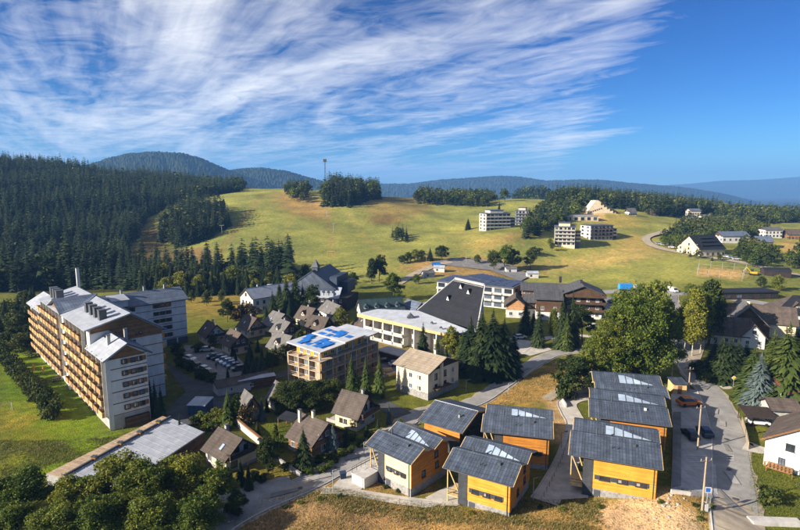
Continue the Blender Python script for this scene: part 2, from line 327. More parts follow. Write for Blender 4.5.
def ground():
    def axis(lo, a, b, step, hi, g=1.10):
        c = list(np.arange(a, b + step / 2, step)); s = step
        while c[-1] < hi: s *= g; c.append(c[-1] + s)
        s = step; d = [a]
        while d[-1] > lo: s *= g; d.append(d[-1] - s)
        return np.array(d[:0:-1] + c)
    xs = axis(-14000, -150, 150, 1.5, 14000, 1.055); ys = axis(-2500, 58, 215, 1.5, 15000, 1.045)
    X, Y = np.meshgrid(xs, ys); Z = hz(X, Y); nx, ny = len(xs), len(ys)
    wob = (np.sin(X * .031 + 1.7) * np.sin(Y * .027) + .6 * np.sin(X * .083 + Y * .061)) * 1.1
    Z = Z + wob * sstep(270, 420, Y) * (1 - sstep(700, 1100, Y))
    v = np.c_[X.ravel(), Y.ravel(), Z.ravel()]
    i = np.arange(nx * ny).reshape(ny, nx)
    f = np.c_[i[:-1, :-1].ravel(), i[:-1, 1:].ravel(), i[1:, 1:].ravel(), i[1:, :-1].ravel()]
    me = bpy.data.meshes.new('ground'); me.from_pydata(v.tolist(), [], f.tolist())
    x, y = v[:, 0], v[:, 1]
    col = np.tile(np.array(GRASS), (len(v), 1))
    a = sstep(225, 290, y)[:, None]; col = col * (1 - a) + np.array(MEADOW) * a
    a = sstep(700, 1000, y)[:, None]; col = col * (1 - a) + np.array(FORESTF) * a
    wx = 2.2 * np.sin(x * .9 + 1.3 * np.sin(y * .7)) + 1.3 * np.sin(x * 2.1 + y * 1.3); wy = 2.2 * np.sin(y * .8 + 1.7 * np.sin(x * .6)) + 1.3 * np.sin(y * 2.3 - x * 1.1)
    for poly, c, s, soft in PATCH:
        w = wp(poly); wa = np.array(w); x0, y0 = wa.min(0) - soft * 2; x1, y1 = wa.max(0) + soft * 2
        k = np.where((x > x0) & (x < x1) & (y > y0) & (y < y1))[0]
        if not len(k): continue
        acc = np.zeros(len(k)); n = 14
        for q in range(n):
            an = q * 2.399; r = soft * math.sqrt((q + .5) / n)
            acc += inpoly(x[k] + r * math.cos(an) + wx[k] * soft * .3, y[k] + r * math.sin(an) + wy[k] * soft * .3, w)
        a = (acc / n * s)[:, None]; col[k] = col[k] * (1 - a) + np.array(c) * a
    px, py = proj(x, y, v[:, 2])
    k = inpoly(px, py, FOREST_L) & (y > 250) & (y < 900); col[k] = FORESTF
    at = me.attributes.new('patch', 'FLOAT_COLOR', 'POINT'); at.data.foreach_set('color', np.c_[col, np.ones(len(col))].astype(np.float32).ravel())
    me.shade_smooth()
    M = bpy.data.materials.new('turf'); M.use_nodes = True; nt = M.node_tree; N = nt.nodes; L = nt.links; B = N['Principled BSDF']
    B.inputs['Roughness'].default_value = 0.95; B.inputs['Specular IOR Level'].default_value = 0.08
    A = N.new('ShaderNodeAttribute'); A.attribute_name = 'patch'; tc = N.new('ShaderNodeTexCoord')
    cur = A.outputs['Color']
    for sc, det, lo, hi, tint in ((0.012, 4, .80, 1.25, (1.08,.97,.85)), (0.045, 6, .66, 1.34, (1.14,.97,.82)), (0.55, 5, .68, 1.32, (1.08,.98,.85)), (3.5, 4, .62, 1.38, (1.04,1,.9))):
        t = N.new('ShaderNodeTexNoise'); t.inputs['Scale'].default_value = sc; t.inputs['Detail'].default_value = det; t.inputs['Roughness'].default_value = .6; L.new(tc.outputs['Object'], t.inputs['Vector'])
        r = N.new('ShaderNodeValToRGB'); e = r.color_ramp.elements; e[0].position = .3; e[1].position = .7
        e[0].color = (lo, lo * 1.02, lo, 1); e[1].color = (hi * tint[0], hi * tint[1], hi * tint[2], 1); L.new(t.outputs[0], r.inputs[0])
        mx = N.new('ShaderNodeMix'); mx.data_type = 'RGBA'; mx.blend_type = 'MULTIPLY'; mx.inputs[0].default_value = 1; mx.clamp_result = False
        L.new(cur, mx.inputs[6]); L.new(r.outputs[0], mx.inputs[7]); cur = mx.outputs[2]
    L.new(cur, B.inputs['Base Color'])
    bp = N.new('ShaderNodeBump'); bp.inputs['Strength'].default_value = .9; bp.inputs['Distance'].default_value = .35; L.new(t.outputs[0], bp.inputs['Height']); L.new(bp.outputs[0], B.inputs['Normal'])
    me.materials.append(M); struct(link('ground', me))
ground()

# ------------------------------------------------------------------ far mountains
def forest_cover(name, c1, c2, scale):
    return mat(name, c1, rough=1, col2=c2, scale=scale, bump=1.0, bd=1.2 / scale, spec=0.02)
def mountain(name, label, sky, dist, depth, m, bumpy, seed, dy=0.0):
    """a wooded ridge: skyline pixels give its crest at that distance; it falls away on both sides"""
    r = np.random.default_rng(seed); sky = np.array(sky, float)
    n = int(max(60, (sky[-1, 0] - sky[0, 0]) * 1.1)); pxs = np.linspace(sky[0, 0], sky[-1, 0], n); pys = np.interp(pxs, sky[:, 0], sky[:, 1])
    k = np.ones(9) / 9; pys = np.convolve(np.pad(pys, 4, mode='edge'), k, 'valid')
    na = 46; v = []
    for j in range(na):
        s = j / (na - 1) * 2 - 1
        for i in range(n):
            c = PD(pxs[i], pys[i], dist); base = -90.0
            fall = (math.cos(min(abs(s), 1) * math.pi) * .5 + .5) ** (0.85 if s < 0 else 1.1)
            ridge = 0.07 * math.sin(i * .08 + seed) * math.sin(s * 3 + i * .03) + .03 * math.sin(i * .21 + s * 5)
            hh = (c.z - base) * max(fall * (1 + ridge * (1 - fall) * 2.2), 0)
            jit = (r.random() - .35) * bumpy if fall > .03 else 0
            v.append((c.x * (1 + s * depth / dist) + (r.random() - .5) * bumpy, dist + s * depth, base + hh + jit))
    f = [(j * n + i, j * n + i + 1, (j + 1) * n + i + 1, (j + 1) * n + i) for j in range(na - 1) for i in range(n - 1)]
    me = bpy.data.meshes.new(name); me.from_pydata(v, [], f); me.materials.append(m); struct(link(name, me))
FC1 = forest_cover('wooded_slope_near', (0.020, 0.032, 0.012), (0.060, 0.068, 0.026), 0.05)
FC2 = forest_cover('wooded_slope_far', (0.030, 0.042, 0.022), (0.060, 0.070, 0.034), 0.02)
mountain('mountain', '', [(60,172),(92,164),(110,158),(130,154),(155,152),(185,154),(205,160),(222,168),(250,178),(280,188)], 2600, 800, FC1, 9, 1)
mountain('mountain', '', [(170,182),(215,173),(240,169),(262,168),(285,171),(310,178),(345,188)], 2900, 700, FC1, 9, 2)
mountain('mountain', '', [(330,192),(376,184),(410,184),(440,180),(470,178),(500,176),(520,177),(545,181),(575,180),(600,180),(640,184),(680,187),(720,193),(760,203),(800,211),(860,216),(900,220)], 4600, 1300, FC2, 10, 3)
mountain('mountain', '', [(560,190),(640,187),(690,184),(720,181),(760,180),(800,177),(850,174),(900,172),(960,176)], 9500, 2200, FC2, 10, 4)

# ------------------------------------------------------------------ haze
hm = bpy.data.materials.new('hazy_air'); hm.use_nodes = True; hn = hm.node_tree.nodes; hn.remove(hn['Principled BSDF'])
pv = hn.new('ShaderNodeVolumePrincipled'); pv.inputs['Color'].default_value = HAZE_COL if 'HAZE_COL' in globals() else (0.20, 0.48, 1.0, 1)
pv.inputs['Density'].default_value = 0.00013; pv.inputs['Anisotropy'].default_value = 0.0
hm.node_tree.links.new(pv.outputs[0], hn['Material Output'].inputs['Volume'])
hb = MB().box(-13500, -2400, -160, 13500, 14500, 560).build('haze', hm); hb['kind'] = 'stuff'

# ------------------------------------------------------------------ trees
BARK = mat('bark', (0.10, 0.07, 0.05), scale=3, var=.4); BIRCHB = mat('pale_bark', (0.42, 0.38, 0.33), scale=2, var=.4)
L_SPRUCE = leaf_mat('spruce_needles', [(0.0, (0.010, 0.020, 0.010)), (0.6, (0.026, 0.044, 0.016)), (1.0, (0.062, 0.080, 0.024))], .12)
L_SPRUCE_PALE = leaf_mat('pale_spruce_needles', [(0.0, (0.030, 0.050, 0.014)), (0.6, (0.075, 0.105, 0.024)), (1.0, (0.14, 0.16, 0.035))], .18)  # lighter green needle colour for some of the spruces
L_BLUE = leaf_mat('blue_spruce_needles', [(0.0, (0.045, 0.066, 0.058)), (0.6, (0.095, 0.13, 0.12)), (1.0, (0.17, 0.21, 0.20))], .12)
L_GREEN = leaf_mat('green_leaves', [(0.0, (0.040, 0.070, 0.010)), (0.5, (0.105, 0.145, 0.020)), (1.0, (0.24, 0.25, 0.04))], .3)
L_YELLOW = leaf_mat('turning_leaves', [(0.0, (0.065, 0.095, 0.013)), (0.5, (0.155, 0.18, 0.026)), (1.0, (0.31, 0.28, 0.042))], .35)
L_OLIVE = leaf_mat('dark_leaves', [(0.0, (0.020, 0.036, 0.010)), (0.5, (0.046, 0.066, 0.014)), (1.0, (0.11, 0.12, 0.026))], .25)
L_RED = leaf_mat('reddish_leaves', [(0.0, (0.07, 0.05, 0.02)), (0.5, (0.13, 0.09, 0.04)), (1.0, (0.20, 0.15, 0.05))], .25)
def tinted(name, v, f, tint, m):
    me = bpy.data.meshes.new(name); v = np.asarray(v, np.float32); nf = len(f); k = f.shape[1]
    me.vertices.add(len(v)); me.vertices.foreach_set('co', v.ravel())
    me.loops.add(nf * k); me.loops.foreach_set('vertex_index', f.ravel().astype(np.int32))
    me.polygons.add(nf); me.polygons.foreach_set('loop_start', (np.arange(nf) * k).astype(np.int32)); me.polygons.foreach_set('loop_total', np.full(nf, k, np.int32))
    me.update(calc_edges=True)
    at = me.attributes.new('tint', 'FLOAT', 'POINT'); at.data.foreach_set('value', np.asarray(tint, np.float32))
    me.materials.append(m); return me
def spruce_geo(h, r, seed, tiers, nb, spray, base=.06):
    """drooping whorls of boughs; every bough a fan of needle sprays"""
    g = np.random.default_rng(seed); V = []; Fc = []; T = []
    for t in range(tiers):
        q = (t + g.random() * .6) / tiers; z0 = h * (base + (1 - base) * q); rad = r * (1 - q) ** .82 * (.8 + .4 * g.random()) + .08 * r * (1 - q) + .05
        n = max(4, int(nb * (1 - .55 * q))); a0 = g.random() * 6.28
        for b in range(n):
            a = a0 + 6.283 * b / n + g.normal() * .22; L = rad * (.70 + .5 * g.random()); droop = L * (.30 + .25 * g.random()) - .10 * L * q
            ca, sa = math.cos(a), math.sin(a); tn = .25 + .5 * g.random()
            for k in range(spray):
                s = (k + .3 + .5 * g.random()) / spray; w = L * ((.30 if spray < 5 else .15) - (.12 if spray < 5 else .07) * s) * (1.0 if spray > 2 else 1.5) * (.7 + .6 * g.random())
                s0 = 0 if spray == 1 else max(s - .42, 0); s1 = 1.0 if spray == 1 else min(s + .30, 1.08)
                da = g.normal() * (.30 if spray < 5 else .42)
                c2, s2 = math.cos(a + da), math.sin(a + da)
                zj = g.normal() * .05 * L if spray > 4 else 0
                def at(u, side, dz):
                    d = L * u; return (ca * d * .5 + c2 * d * .5 - sa * side, sa * d * .5 + s2 * d * .5 + ca * side, z0 - droop * u * u + L * .12 * u + dz + zj)
                i = len(V); sag = w * (.55 + .4 * g.random())
                V += [at(s0, 0, .03 * L), at((s0 + s1) / 2, -w, -sag), at(s1, 0, -.04 * L), at((s0 + s1) / 2, w, -sag)]
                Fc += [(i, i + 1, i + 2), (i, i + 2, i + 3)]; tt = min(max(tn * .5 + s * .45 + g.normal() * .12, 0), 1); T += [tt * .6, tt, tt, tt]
    i = len(V); V += [(0, 0, h * 1.03), (.06 * r, 0, h * .93), (-.03 * r, .05 * r, h * .93), (-.03 * r, -.05 * r, h * .93)]; Fc += [(i, i + 1, i + 2), (i, i + 2, i + 3), (i, i + 3, i + 1)]; T += [.6] * 4
    if spray <= 2:
        i = len(V); q = .05 * r
        V += [(q, 0, 0), (-q * .5, q * .87, 0), (-q * .5, -q * .87, 0), (0, 0, h)]; Fc += [(i, i + 1, i + 3), (i + 1, i + 2, i + 3), (i + 2, i, i + 3)]; T += [0] * 4
    return np.array(V), np.array(Fc), np.array(T)
def leafy_geo(h, r, seed, clumps, per, leaf, z0=.22, shape='round', cf=1.0):
    """clumps of leaves set through the crown's volume"""
    g = np.random.default_rng(seed); V = []; T = []
    cs = []
    if shape == 'lobed':   # a crown of several uneven domes
        lob = []
        for k in range(11):
            a = k * 2.4 + g.normal() * .3; q = g.random(); lv = z0 + .18 + (.93 - z0 - .18) * (k / 10) ** .8; ro = r * (.62 if lv < .6 else .62 * (1.25 - lv) / .65) * (.7 + .5 * g.random()); lob.append((ro * math.cos(a), ro * math.sin(a), h * lv * (.88 + .1 * g.random()), r * (.34 + .16 * g.random())))
        for k in range(clumps):
            L_ = lob[k % 11]; u = g.normal(size=3); u[2] = abs(u[2]) * .9 - .25; u /= np.linalg.norm(u); rr = g.random() ** .3
            cs.append((L_[0] + u[0] * L_[3] * rr, L_[1] + u[1] * L_[3] * rr, L_[2] + u[2] * L_[3] * rr * .85, r * (.10 + .09 * g.random()) * cf, .2 + .55 * g.random(), rr))
    for k in range(0 if shape == 'lobed' else clumps):
        u = g.normal(size=3); u /= np.linalg.norm(u); rr = g.random() ** .42
        q = u * rr
        zc = h * (z0 + (1 - z0) * .5) + q[2] * h * (1 - z0) * .47; lvl = (zc / h - z0) / (1 - z0)
        if shape == 'round': wd = 1.0 - .42 * max(lvl - .45, 0) / .55 - .25 * max(.25 - lvl, 0) / .25
        elif shape == 'tall': wd = 1.05 - .6 * lvl
        else: wd = 1
        cs.append((q[0] * r * wd * .92, q[1] * r * wd * .92, zc, r * (.20 + .16 * g.random()) * cf, .25 + .5 * g.random(), rr))
    for (x, y, z, cr, tn, rr) in cs:
        n = per; u = g.normal(size=(n, 3)); u[:, 2] += .25; u /= np.linalg.norm(u, axis=1)[:, None]
        p = np.array([x, y, z]) + u * (cr * 1.25 * g.random((n, 1)) ** .45) * np.array([1, 1, .8])
        nn = u + g.normal(size=(n, 3)) * .8; nn /= np.linalg.norm(nn, axis=1)[:, None]
        a = np.cross(nn, g.normal(size=(n, 3))); a /= np.linalg.norm(a, axis=1)[:, None]; b = np.cross(nn, a)
        s = leaf * (.6 + .8 * g.random((n, 1)))
        V.append(np.stack([p - a * s * .9, p - b * s * .55, p + a * s * .9, p + b * s * .55], 1).reshape(-1, 3))
        tt = np.clip(tn + g.normal(size=n) * .16, 0, 1); T.append(np.repeat(tt, 4))
    V = np.concatenate(V); T = np.concatenate(T); F4 = np.arange(len(V)).reshape(-1, 4)
    return V, F4, T, cs
def trunk_mesh(name, h, r0, cs, m, seed, top=.8):
    g = random.Random(seed); b = MB(); p = Vector((0, 0, -.3)); r = r0; n = 4
    for i in range(n):
        q = Vector((g.uniform(-.03, .03) * h, g.uniform(-.03, .03) * h, h * top * (i + 1) / n)); b.tube(p, q, r, r * .72, 7)
        if cs is not None and i >= 1:
            for k in range(3):
                c = g.choice(cs); b.tube(p.lerp(q, g.random()), (c[0] * .8, c[1] * .8, max(c[2], p.z + .3)), r * .4, r * .1, 5)
        p, r = q, r * .72
    return b.mesh(name, m)
KIND = {}
def make_kind(key, crown, trunk, name, h): KIND[key] = (crown, trunk, name, h)
for i in range(3):
    V_, F_, T_ = spruce_geo(16, (3.2, 2.7, 3.7)[i], 20 + i, 46, 15, 8)
    me = tinted('crown', V_, F_, T_, L_SPRUCE); tk = trunk_mesh('trunk', 16, .24, None, BARK, i, .95)
    make_kind('spruce%d' % i, me, tk, 'spruce_tree', 16)
    if i < 2:
        me2 = me.copy(); me2.materials[0] = L_SPRUCE_PALE; make_kind('light%d' % i, me2, tk, 'spruce_tree', 16)
        me3 = me.copy(); me3.materials[0] = L_BLUE; make_kind('blue%d' % i, me3, tk, 'blue_spruce', 16)
for i, (sh, cl, lf) in enumerate((('lobed', 150, .26), ('lobed', 180, .26), ('tall', 85, .30), ('round', 60, .34))):
    V_, F_, T_, cs = leafy_geo(11, (4.6, 5.6, 3.0, 4.2)[i], 40 + i, cl, (52, 52, 70, 48)[i], lf, (.16, .14, .14, .12)[i], sh)
    tk = trunk_mesh('trunk', 11, .26, cs, BARK, 50 + i, .72)
    for key, M_ in (('green', L_GREEN), ('yellow', L_YELLOW), ('olive', L_OLIVE)):
        make_kind('%s%d' % (key, i), tinted('crown', V_, F_, T_, M_), trunk_mesh('trunk', 11, .2, cs, BIRCHB, 50 + i, .8) if (key == 'yellow' and i == 2) else tk, 'birch_tree' if (key == 'yellow' and i == 2) else 'deciduous_tree', 11)
V_, F_, T_, cs = leafy_geo(22, 8.8, 61, 440, 66, .30, .08, 'lobed', 1.15); tk = trunk_mesh('trunk', 22, .55, cs, BARK, 61, .72)
make_kind('maple', tinted('crown', V_, F_, T_, L_YELLOW), tk, 'deciduous_tree', 22); make_kind('maple_green', tinted('crown', V_, F_, T_, L_GREEN), tk, 'deciduous_tree', 22)
for i in range(2):
    V_, F_, T_, cs = leafy_geo(10, (4.6, 4.0)[i], 65 + i, 260, 60, .19, .06, ('lobed', 'lobed')[i], 1.2); tk = trunk_mesh('trunk', 10, .22, cs, BARK, 65 + i, .75)
    make_kind('fine_green%d' % i, tinted('crown', V_, F_, T_, L_GREEN), tk, 'deciduous_tree', 10); make_kind('fine_yellow%d' % i, tinted('crown', V_, F_, T_, L_YELLOW), tk, 'deciduous_tree', 10); make_kind('fine_olive%d' % i, tinted('crown', V_, F_, T_, L_OLIVE), tk, 'deciduous_tree', 10)
V_, F_, T_, cs = leafy_geo(17, 3.6, 63, 170, 62, .25, .16, 'tall'); make_kind('birch', tinted('crown', V_, F_, T_, L_YELLOW), trunk_mesh('trunk', 17, .17, cs, BIRCHB, 63, .85), 'birch_tree', 17)
V_, F_, T_, cs = leafy_geo(2, 1.5, 70, 26, 42, .17, .02, 'x')
for key, M_ in (('green', L_GREEN), ('olive', L_OLIVE), ('red', L_RED), ('yellow', L_YELLOW)):
    make_kind('shrub_' + key, tinted('foliage', V_, F_, T_, M_), None, 'shrub', 2)
# lighter meshes for trees far off
V_, F_, T_, cs = leafy_geo(10, 4.2, 81, 30, 14, .62, .10, 'round')
for key, M_ in (('green', L_GREEN), ('yellow', L_YELLOW), ('olive', L_OLIVE)): make_kind('far_' + key, tinted('crown', V_, F_, T_, M_), trunk_mesh('trunk', 10, .22, None, BARK, 5, .6), 'deciduous_tree', 10)
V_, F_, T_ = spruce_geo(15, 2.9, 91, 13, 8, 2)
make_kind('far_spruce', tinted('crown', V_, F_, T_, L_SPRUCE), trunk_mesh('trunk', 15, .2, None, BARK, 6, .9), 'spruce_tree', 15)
USED = {}
def tree(kind, at, h, label, group, wide=1.0, cat=None):
    """at: place of the foot"""
    crown, tk, name, h0 = KIND[kind]; s = h / h0; rz = random.uniform(0, 6.28)
    if tk is None:
        o = link(name, crown, None, at, rz, (s * wide, s * wide, s))
        return tag(o, label, cat or 'shrub', group)
    o = link(name, None, None, at, rz, (s * wide, s * wide, s)); tag(o, label, cat or 'tree', group)
    link('trunk', tk, o); link('crown', crown, o); return o

def gpt(px, py): return G(px, py)
# --- the wooded hillside to the west
def hillside():
    """single trees on the wooded slopes: returns foot, height, conifer?"""
    g = np.random.default_rng(5); out = []
    sp = 4.5
    xs = np.arange(-620, 60, sp); ys = np.arange(252, 800, sp)
    X, Y = np.meshgrid(xs, ys); X = X + g.uniform(-2.2, 2.2, X.shape); Y = Y + g.uniform(-2.2, 2.2, Y.shape); X = X.ravel(); Y = Y.ravel()
    Z = hz(X, Y); px, py = proj(X, Y, Z)
    k = inpoly(px, py, FOREST_L)
    k &= ~((px > 20) & (px < 172) & (py > 290) & (Y < 265))
    k &= (px > -110)
    X, Y, Z, px, py = X[k], Y[k], Z[k], px[k], py[k]
    h = (8 + 12 * g.random(len(X)) ** 1.3) * (0.95 + .22 * np.sin(X * .045 + 1) * np.sin(Y * .04)); h *= np.where(g.random(len(X)) < .03, 1.3, 1)
    dec = (g.random(len(X)) < .07 + .22 * np.clip(np.sin(X * .031 + 1) * np.sin(Y * .027 + .6) - .45, 0, 1)) 
    return X, Y, Z, h, dec, px, py
def far_tree_arrays():
    a = spruce_geo(1, .15, 3, 12, 7, 1, .03); b = spruce_geo(1, .18, 4, 12, 7, 1, .03); V, F4, T, _ = leafy_geo(1, .36, 6, 12, 8, .13, .02, 'round')
    tri = np.concatenate([F4[:, [0, 1, 2]], F4[:, [0, 2, 3]]])
    return a, b, (V, tri, T)
PROTO = far_tree_arrays()
def tree_mass(name, X, Y, Z, H, dec, label, kind='stuff'):
    g = np.random.default_rng(len(X)); vs, fs, ts = {0: [], 1: []}, {0: [], 1: []}, {0: [], 1: []}; off = {0: 0, 1: 0}
    for i in range(len(X)):
        m = 1 if dec[i] else 0; V, Fq, T = PROTO[2] if m else PROTO[g.integers(0, 2)]
        a = g.random() * 6.28; c, s = math.cos(a), math.sin(a); hh = H[i] * (.8 if m else 1); w = hh * g.uniform(.85, 1.2)
        q = np.c_[(V[:, 0] * c - V[:, 1] * s) * w + X[i], (V[:, 0] * s + V[:, 1] * c) * w + Y[i], V[:, 2] * hh + Z[i] - .3]
        vs[m].append(q); fs[m].append(Fq + off[m]); ts[m].append(np.clip(T + g.normal() * .22, 0, 1)); off[m] += len(V)
    out = []
    for m, M_ in ((0, L_SPRUCE), (1, L_OLIVE)):
        if vs[m]:
            o = link(name if not out else 'broadleaf_' + name, tinted(name, np.concatenate(vs[m]), np.concatenate(fs[m]), np.concatenate(ts[m]), M_)); out.append(o)
            o['kind'] = 'stuff'; o['label'] = label[m]; o['category'] = 'forest'
    return out
X, Y, Z, H, D, PX, PY = hillside()
order = np.argsort(-(H / Y) * ((PX > 0) & (PY < 285)))
pick = order[:290]; rest = order[290:]
_q = spruce_geo(1, .17, 8, 17, 8, 2, .03); fs_ = tinted('forest_spruce', *_q, L_SPRUCE); fd_ = tinted('forest_broadleaf', PROTO[2][0], PROTO[2][1], PROTO[2][2], L_OLIVE)
for i in pick:
    h = float(H[i]) * (.8 if D[i] else 1); w = h * random.uniform(.9, 1.2)
    o = link('forest_broadleaf' if D[i] else 'forest_spruce', fd_ if D[i] else fs_, None, (X[i], Y[i], Z[i] - .3), random.uniform(0, 6.28), (w, w, h))
    tag(o, 'olive broadleaf tree among the dark spruces of the wooded hillside' if D[i] else 'dark green spruce in the dense forest on the wooded hillside', 'tree', 'broadleaf trees in the hillside forest' if D[i] else 'spruces in the hillside forest')
tree_mass('forest', X[rest], Y[rest], Z[rest], H[rest], D[rest], ['dense dark spruce forest covering the steep western hillside', 'olive broadleaf trees scattered through the dark hillside forest'])
MASS = {}
def wood(poly, sp, hr, mix, label, group, kinds=('far_spruce', 'far_olive', 'far_green'), seed=1, keep=40, skyline=.4):
    """single trees filling a photo outline (of the ground); those that show largest are things, the rest a mass"""
    g = np.random.default_rng(seed); w = np.array([tuple(G(*p))[:2] for p in poly]); x0, y0 = w.min(0); x1, y1 = w.max(0)
    xs, ys = np.meshgrid(np.arange(x0, x1 + sp, sp), np.arange(y0, y1 + sp, sp)); X = (xs + g.uniform(-.42, .42, xs.shape) * sp).ravel(); Y = (ys + g.uniform(-.42, .42, xs.shape) * sp).ravel()
    k = inpoly(X, Y, [tuple(q) for q in w]); X, Y = X[k], Y[k]; Z = hz(X, Y); H = g.uniform(*hr, len(X)); kd = g.choice(len(kinds), p=mix, size=len(X))
    px, py = proj(X, Y, Z); front = np.array([((np.abs(px - px[i]) < 3) & (Y < Y[i])).sum() for i in range(len(X))]) if len(X) else np.array([])
    o_ = np.argsort(front + g.random(len(X)) * .5)
    for i in o_[:keep]:
        kk = kinds[kd[i]]; tree(kk, (X[i], Y[i], Z[i] - .2), H[i] * (1 if 'spruce' in kk else .85), label[kd[i]], group, g.uniform(.85, 1.2))
    r = o_[keep:]
    MASS.setdefault('a', []).append((X[r], Y[r], Z[r], H[r], kd[r] > 0))
def lab3(where): return ['dark spruce ' + where, 'dark green broadleaf tree ' + where, 'lighter green broadleaf tree ' + where]
W3 = [.7, .2, .1]
wood([(158,240),(166,224),(190,210),(222,212),(230,228),(205,241),(180,246)], 5.0, (15,22), [.86,.12,.02], lab3('in the clump beside the shaded ski run'), 'clump of trees beside the ski run', seed=2, keep=40)
wood([(322,207),(326,193),(345,189),(372,192),(380,200),(350,208)], 6.0, (16,25), [.75,.2,.05], lab3('in the wood on the grassy hilltop'), 'wood on the hilltop', seed=3, keep=45)
wood([(284,193),(300,189),(310,195),(302,203),(290,200)], 8, (9,16), [.5,.3,.2], lab3('west of the hilltop mast'), 'trees west of the hilltop mast', seed=4, keep=20)
wood([(415,204),(425,197),(460,194),(500,199),(490,207),(450,206)], 7.0, (12,18), [.35,.5,.15], lab3('in the low wood on the far saddle'), 'wood on the far saddle', seed=5, keep=30)
wood([(392,236),(398,233),(411,236),(408,241),(396,241)], 5.0, (7,11), [.8,.2,0], lab3('in the small clump on the open meadow'), 'small clump on the meadow', seed=6, keep=14)
wood([(530,221),(545,208),(575,206),(580,215),(558,228),(540,236),(524,238)], 5.2, (10,16), [.45,.35,.2], lab3('behind the terraced hillside hotels'), 'trees behind the hillside hotels', seed=7, keep=45)
wood([(545,206),(600,199),(660,204),(705,207),(722,214),(655,217),(640,213),(590,208)], 7.0, (15,23), [.6,.28,.12], lab3('in the belt along the far ridge'), 'tree belt along the far ridge', seed=8, keep=55)
wood([(700,213),(800,211),(860,214),(860,224),(760,224),(720,219)], 9.0, (13,20), [.4,.4,.2], lab3('in the far belt above the eastern village'), 'tree belt above the eastern village', seed=9, keep=40)
wood([(660,245),(668,232),(690,224),(715,220),(745,222),(768,230),(756,240),(736,240),(722,236),(706,242),(700,253),(680,251)], 5.4, (6,11), [.15,.40,.45], lab3('on the shrubby slope below the ridge houses'), 'young trees on the shrubby slope', seed=10, keep=60)
wood([(736,259),(742,244),(760,248),(776,258),(770,268),(745,267)], 5.0, (6,11), [.1,.5,.4], lab3('beside the eastern chalets'), 'trees beside the eastern chalets', seed=11, keep=24)
wood([(780,264),(796,250),(850,246),(850,274),(800,273)], 6.0, (6,11), [.1,.4,.5], lab3('on the bank east of the pale road'), 'trees on the eastern bank', seed=12, keep=24)
wood([(140,294),(150,280),(232,283),(290,285),(294,301),(240,296),(180,297)], 4.2, (8,14), [.72,.16,.12], lab3('in the row behind the apartment block'), 'row of trees behind the apartment block', ('spruce1', 'olive3', 'yellow3'), seed=13, keep=110)
wood([(0,330),(12,312),(36,304),(40,322),(20,345),(0,350)], 4.5, (7,12), [.6,.4,0], lab3('in the wood at the lawn corner'), 'wood at the lawn corner', ('spruce1', 'olive3', 'green3'), seed=14, keep=50)
_a = [np.concatenate([m[i] for m in MASS['a']]) for i in range(5)]
tree_mass('distant_wood', *_a, ['spruces filling the depth of the far woods on the ridges', 'broadleaf trees filling the depth of the far woods'])

# ------------------------------------------------------------------ building materials
M_YEL = mat('yellow_larch_boards', (0.66, 0.34, 0.045), kind='lines', axis=2, per=.21, w=.13, dark=.62, pv=.14, scale=.9, stretch=(.35, .35, 4), rough=.6, var=.2, bump=.3)
M_LARCH = mat('orange_larch_boards', (0.52, 0.21, 0.035), kind='lines', axis=2, per=.21, w=.13, dark=.6, pv=.16, scale=.9, stretch=(.35, .35, 4), rough=.6, var=.22, bump=.3)
M_SUNLITB = mat('sunlit_larch_boards', (0.80, 0.62, 0.36), kind='lines', axis=2, per=.21, w=.13, dark=.75, pv=.08, scale=.9, stretch=(.35, .35, 4), rough=.6, var=.12, bump=.2)  # larch overexposed by direct sun, the glare put into a paler colour
M_SLATE = mat('navy_slates', (0.050, 0.066, 0.10), kind='lines', axis=1, per=.8, w=.14, dark=.6, axis2=2, per2=.5, w2=.16, pv=.14, scale=.6, var=.2, rough=.5, bump=.4)
M_TRIM = mat('pale_timber', (0.62, 0.43, 0.2), scale=2, var=.2)
M_ANTH = mat('anthracite_render', (0.055, 0.058, 0.066), scale=1.5, var=.25)
M_STONE = mat('grey_stone', (0.20, 0.19, 0.18), col2=(0.42, 0.40, 0.37), scale=2.6, bump=.8, bd=.08)
M_ROOFB = mat('slate_blue_metal_tiles', (0.070, 0.088, 0.122), kind='lines', axis=0, per=.46, w=.16, dark=.52, axis2=1, per2=.72, w2=.14, pv=.20, scale=.9, var=.26, weather=.22, rough=.42, spec=.5, bump=.6, bd=.06, rv=.08)
M_ROOFBR = mat('brown_shingles', (0.098, 0.076, 0.063), kind='lines', axis=0, per=.55, w=.10, dark=.75, axis2=2, per2=.34, w2=.16, pv=.12, scale=.8, var=.22, rough=.8, bump=.4, rv=.14)
M_ROOFGR = mat('grey_shingles', (0.140, 0.132, 0.126), kind='lines', axis=0, per=.55, w=.10, dark=.78, axis2=2, per2=.34, w2=.16, pv=.1, scale=.8, var=.2, rough=.75, bump=.3, rv=.15)
M_ROOFTAN = mat('tan_metal_tiles', (0.36, 0.29, 0.21), kind='lines', axis=0, per=.62, w=.14, dark=.7, axis2=2, per2=.28, w2=.14, pv=.1, scale=.6, var=.12, rough=.6, bump=.5)
M_ROOFDG = mat('charcoal_shingles', (0.085, 0.084, 0.088), kind='lines', axis=0, per=.55, w=.10, dark=.75, axis2=2, per2=.34, w2=.16, pv=.12, scale=.8, var=.22, rough=.75, bump=.3, rv=.1)
M_ROOFW = mat('pale_metal_roof', (0.36, 0.38, 0.42), kind='lines', axis=0, per=.65, w=.07, dark=.86, pv=.05, scale=.4, var=.10, rough=.5)
M_ROOFWG = mat('white_roof_membrane', (0.48, 0.50, 0.54), scale=.25, var=.12, rough=.6)
M_ROOFBK = mat('black_shingles', (0.019, 0.020, 0.025), kind='lines', axis=2, per=.30, w=.14, dark=.7, pv=.14, scale=.7, var=.2, rough=.75, bump=.3)
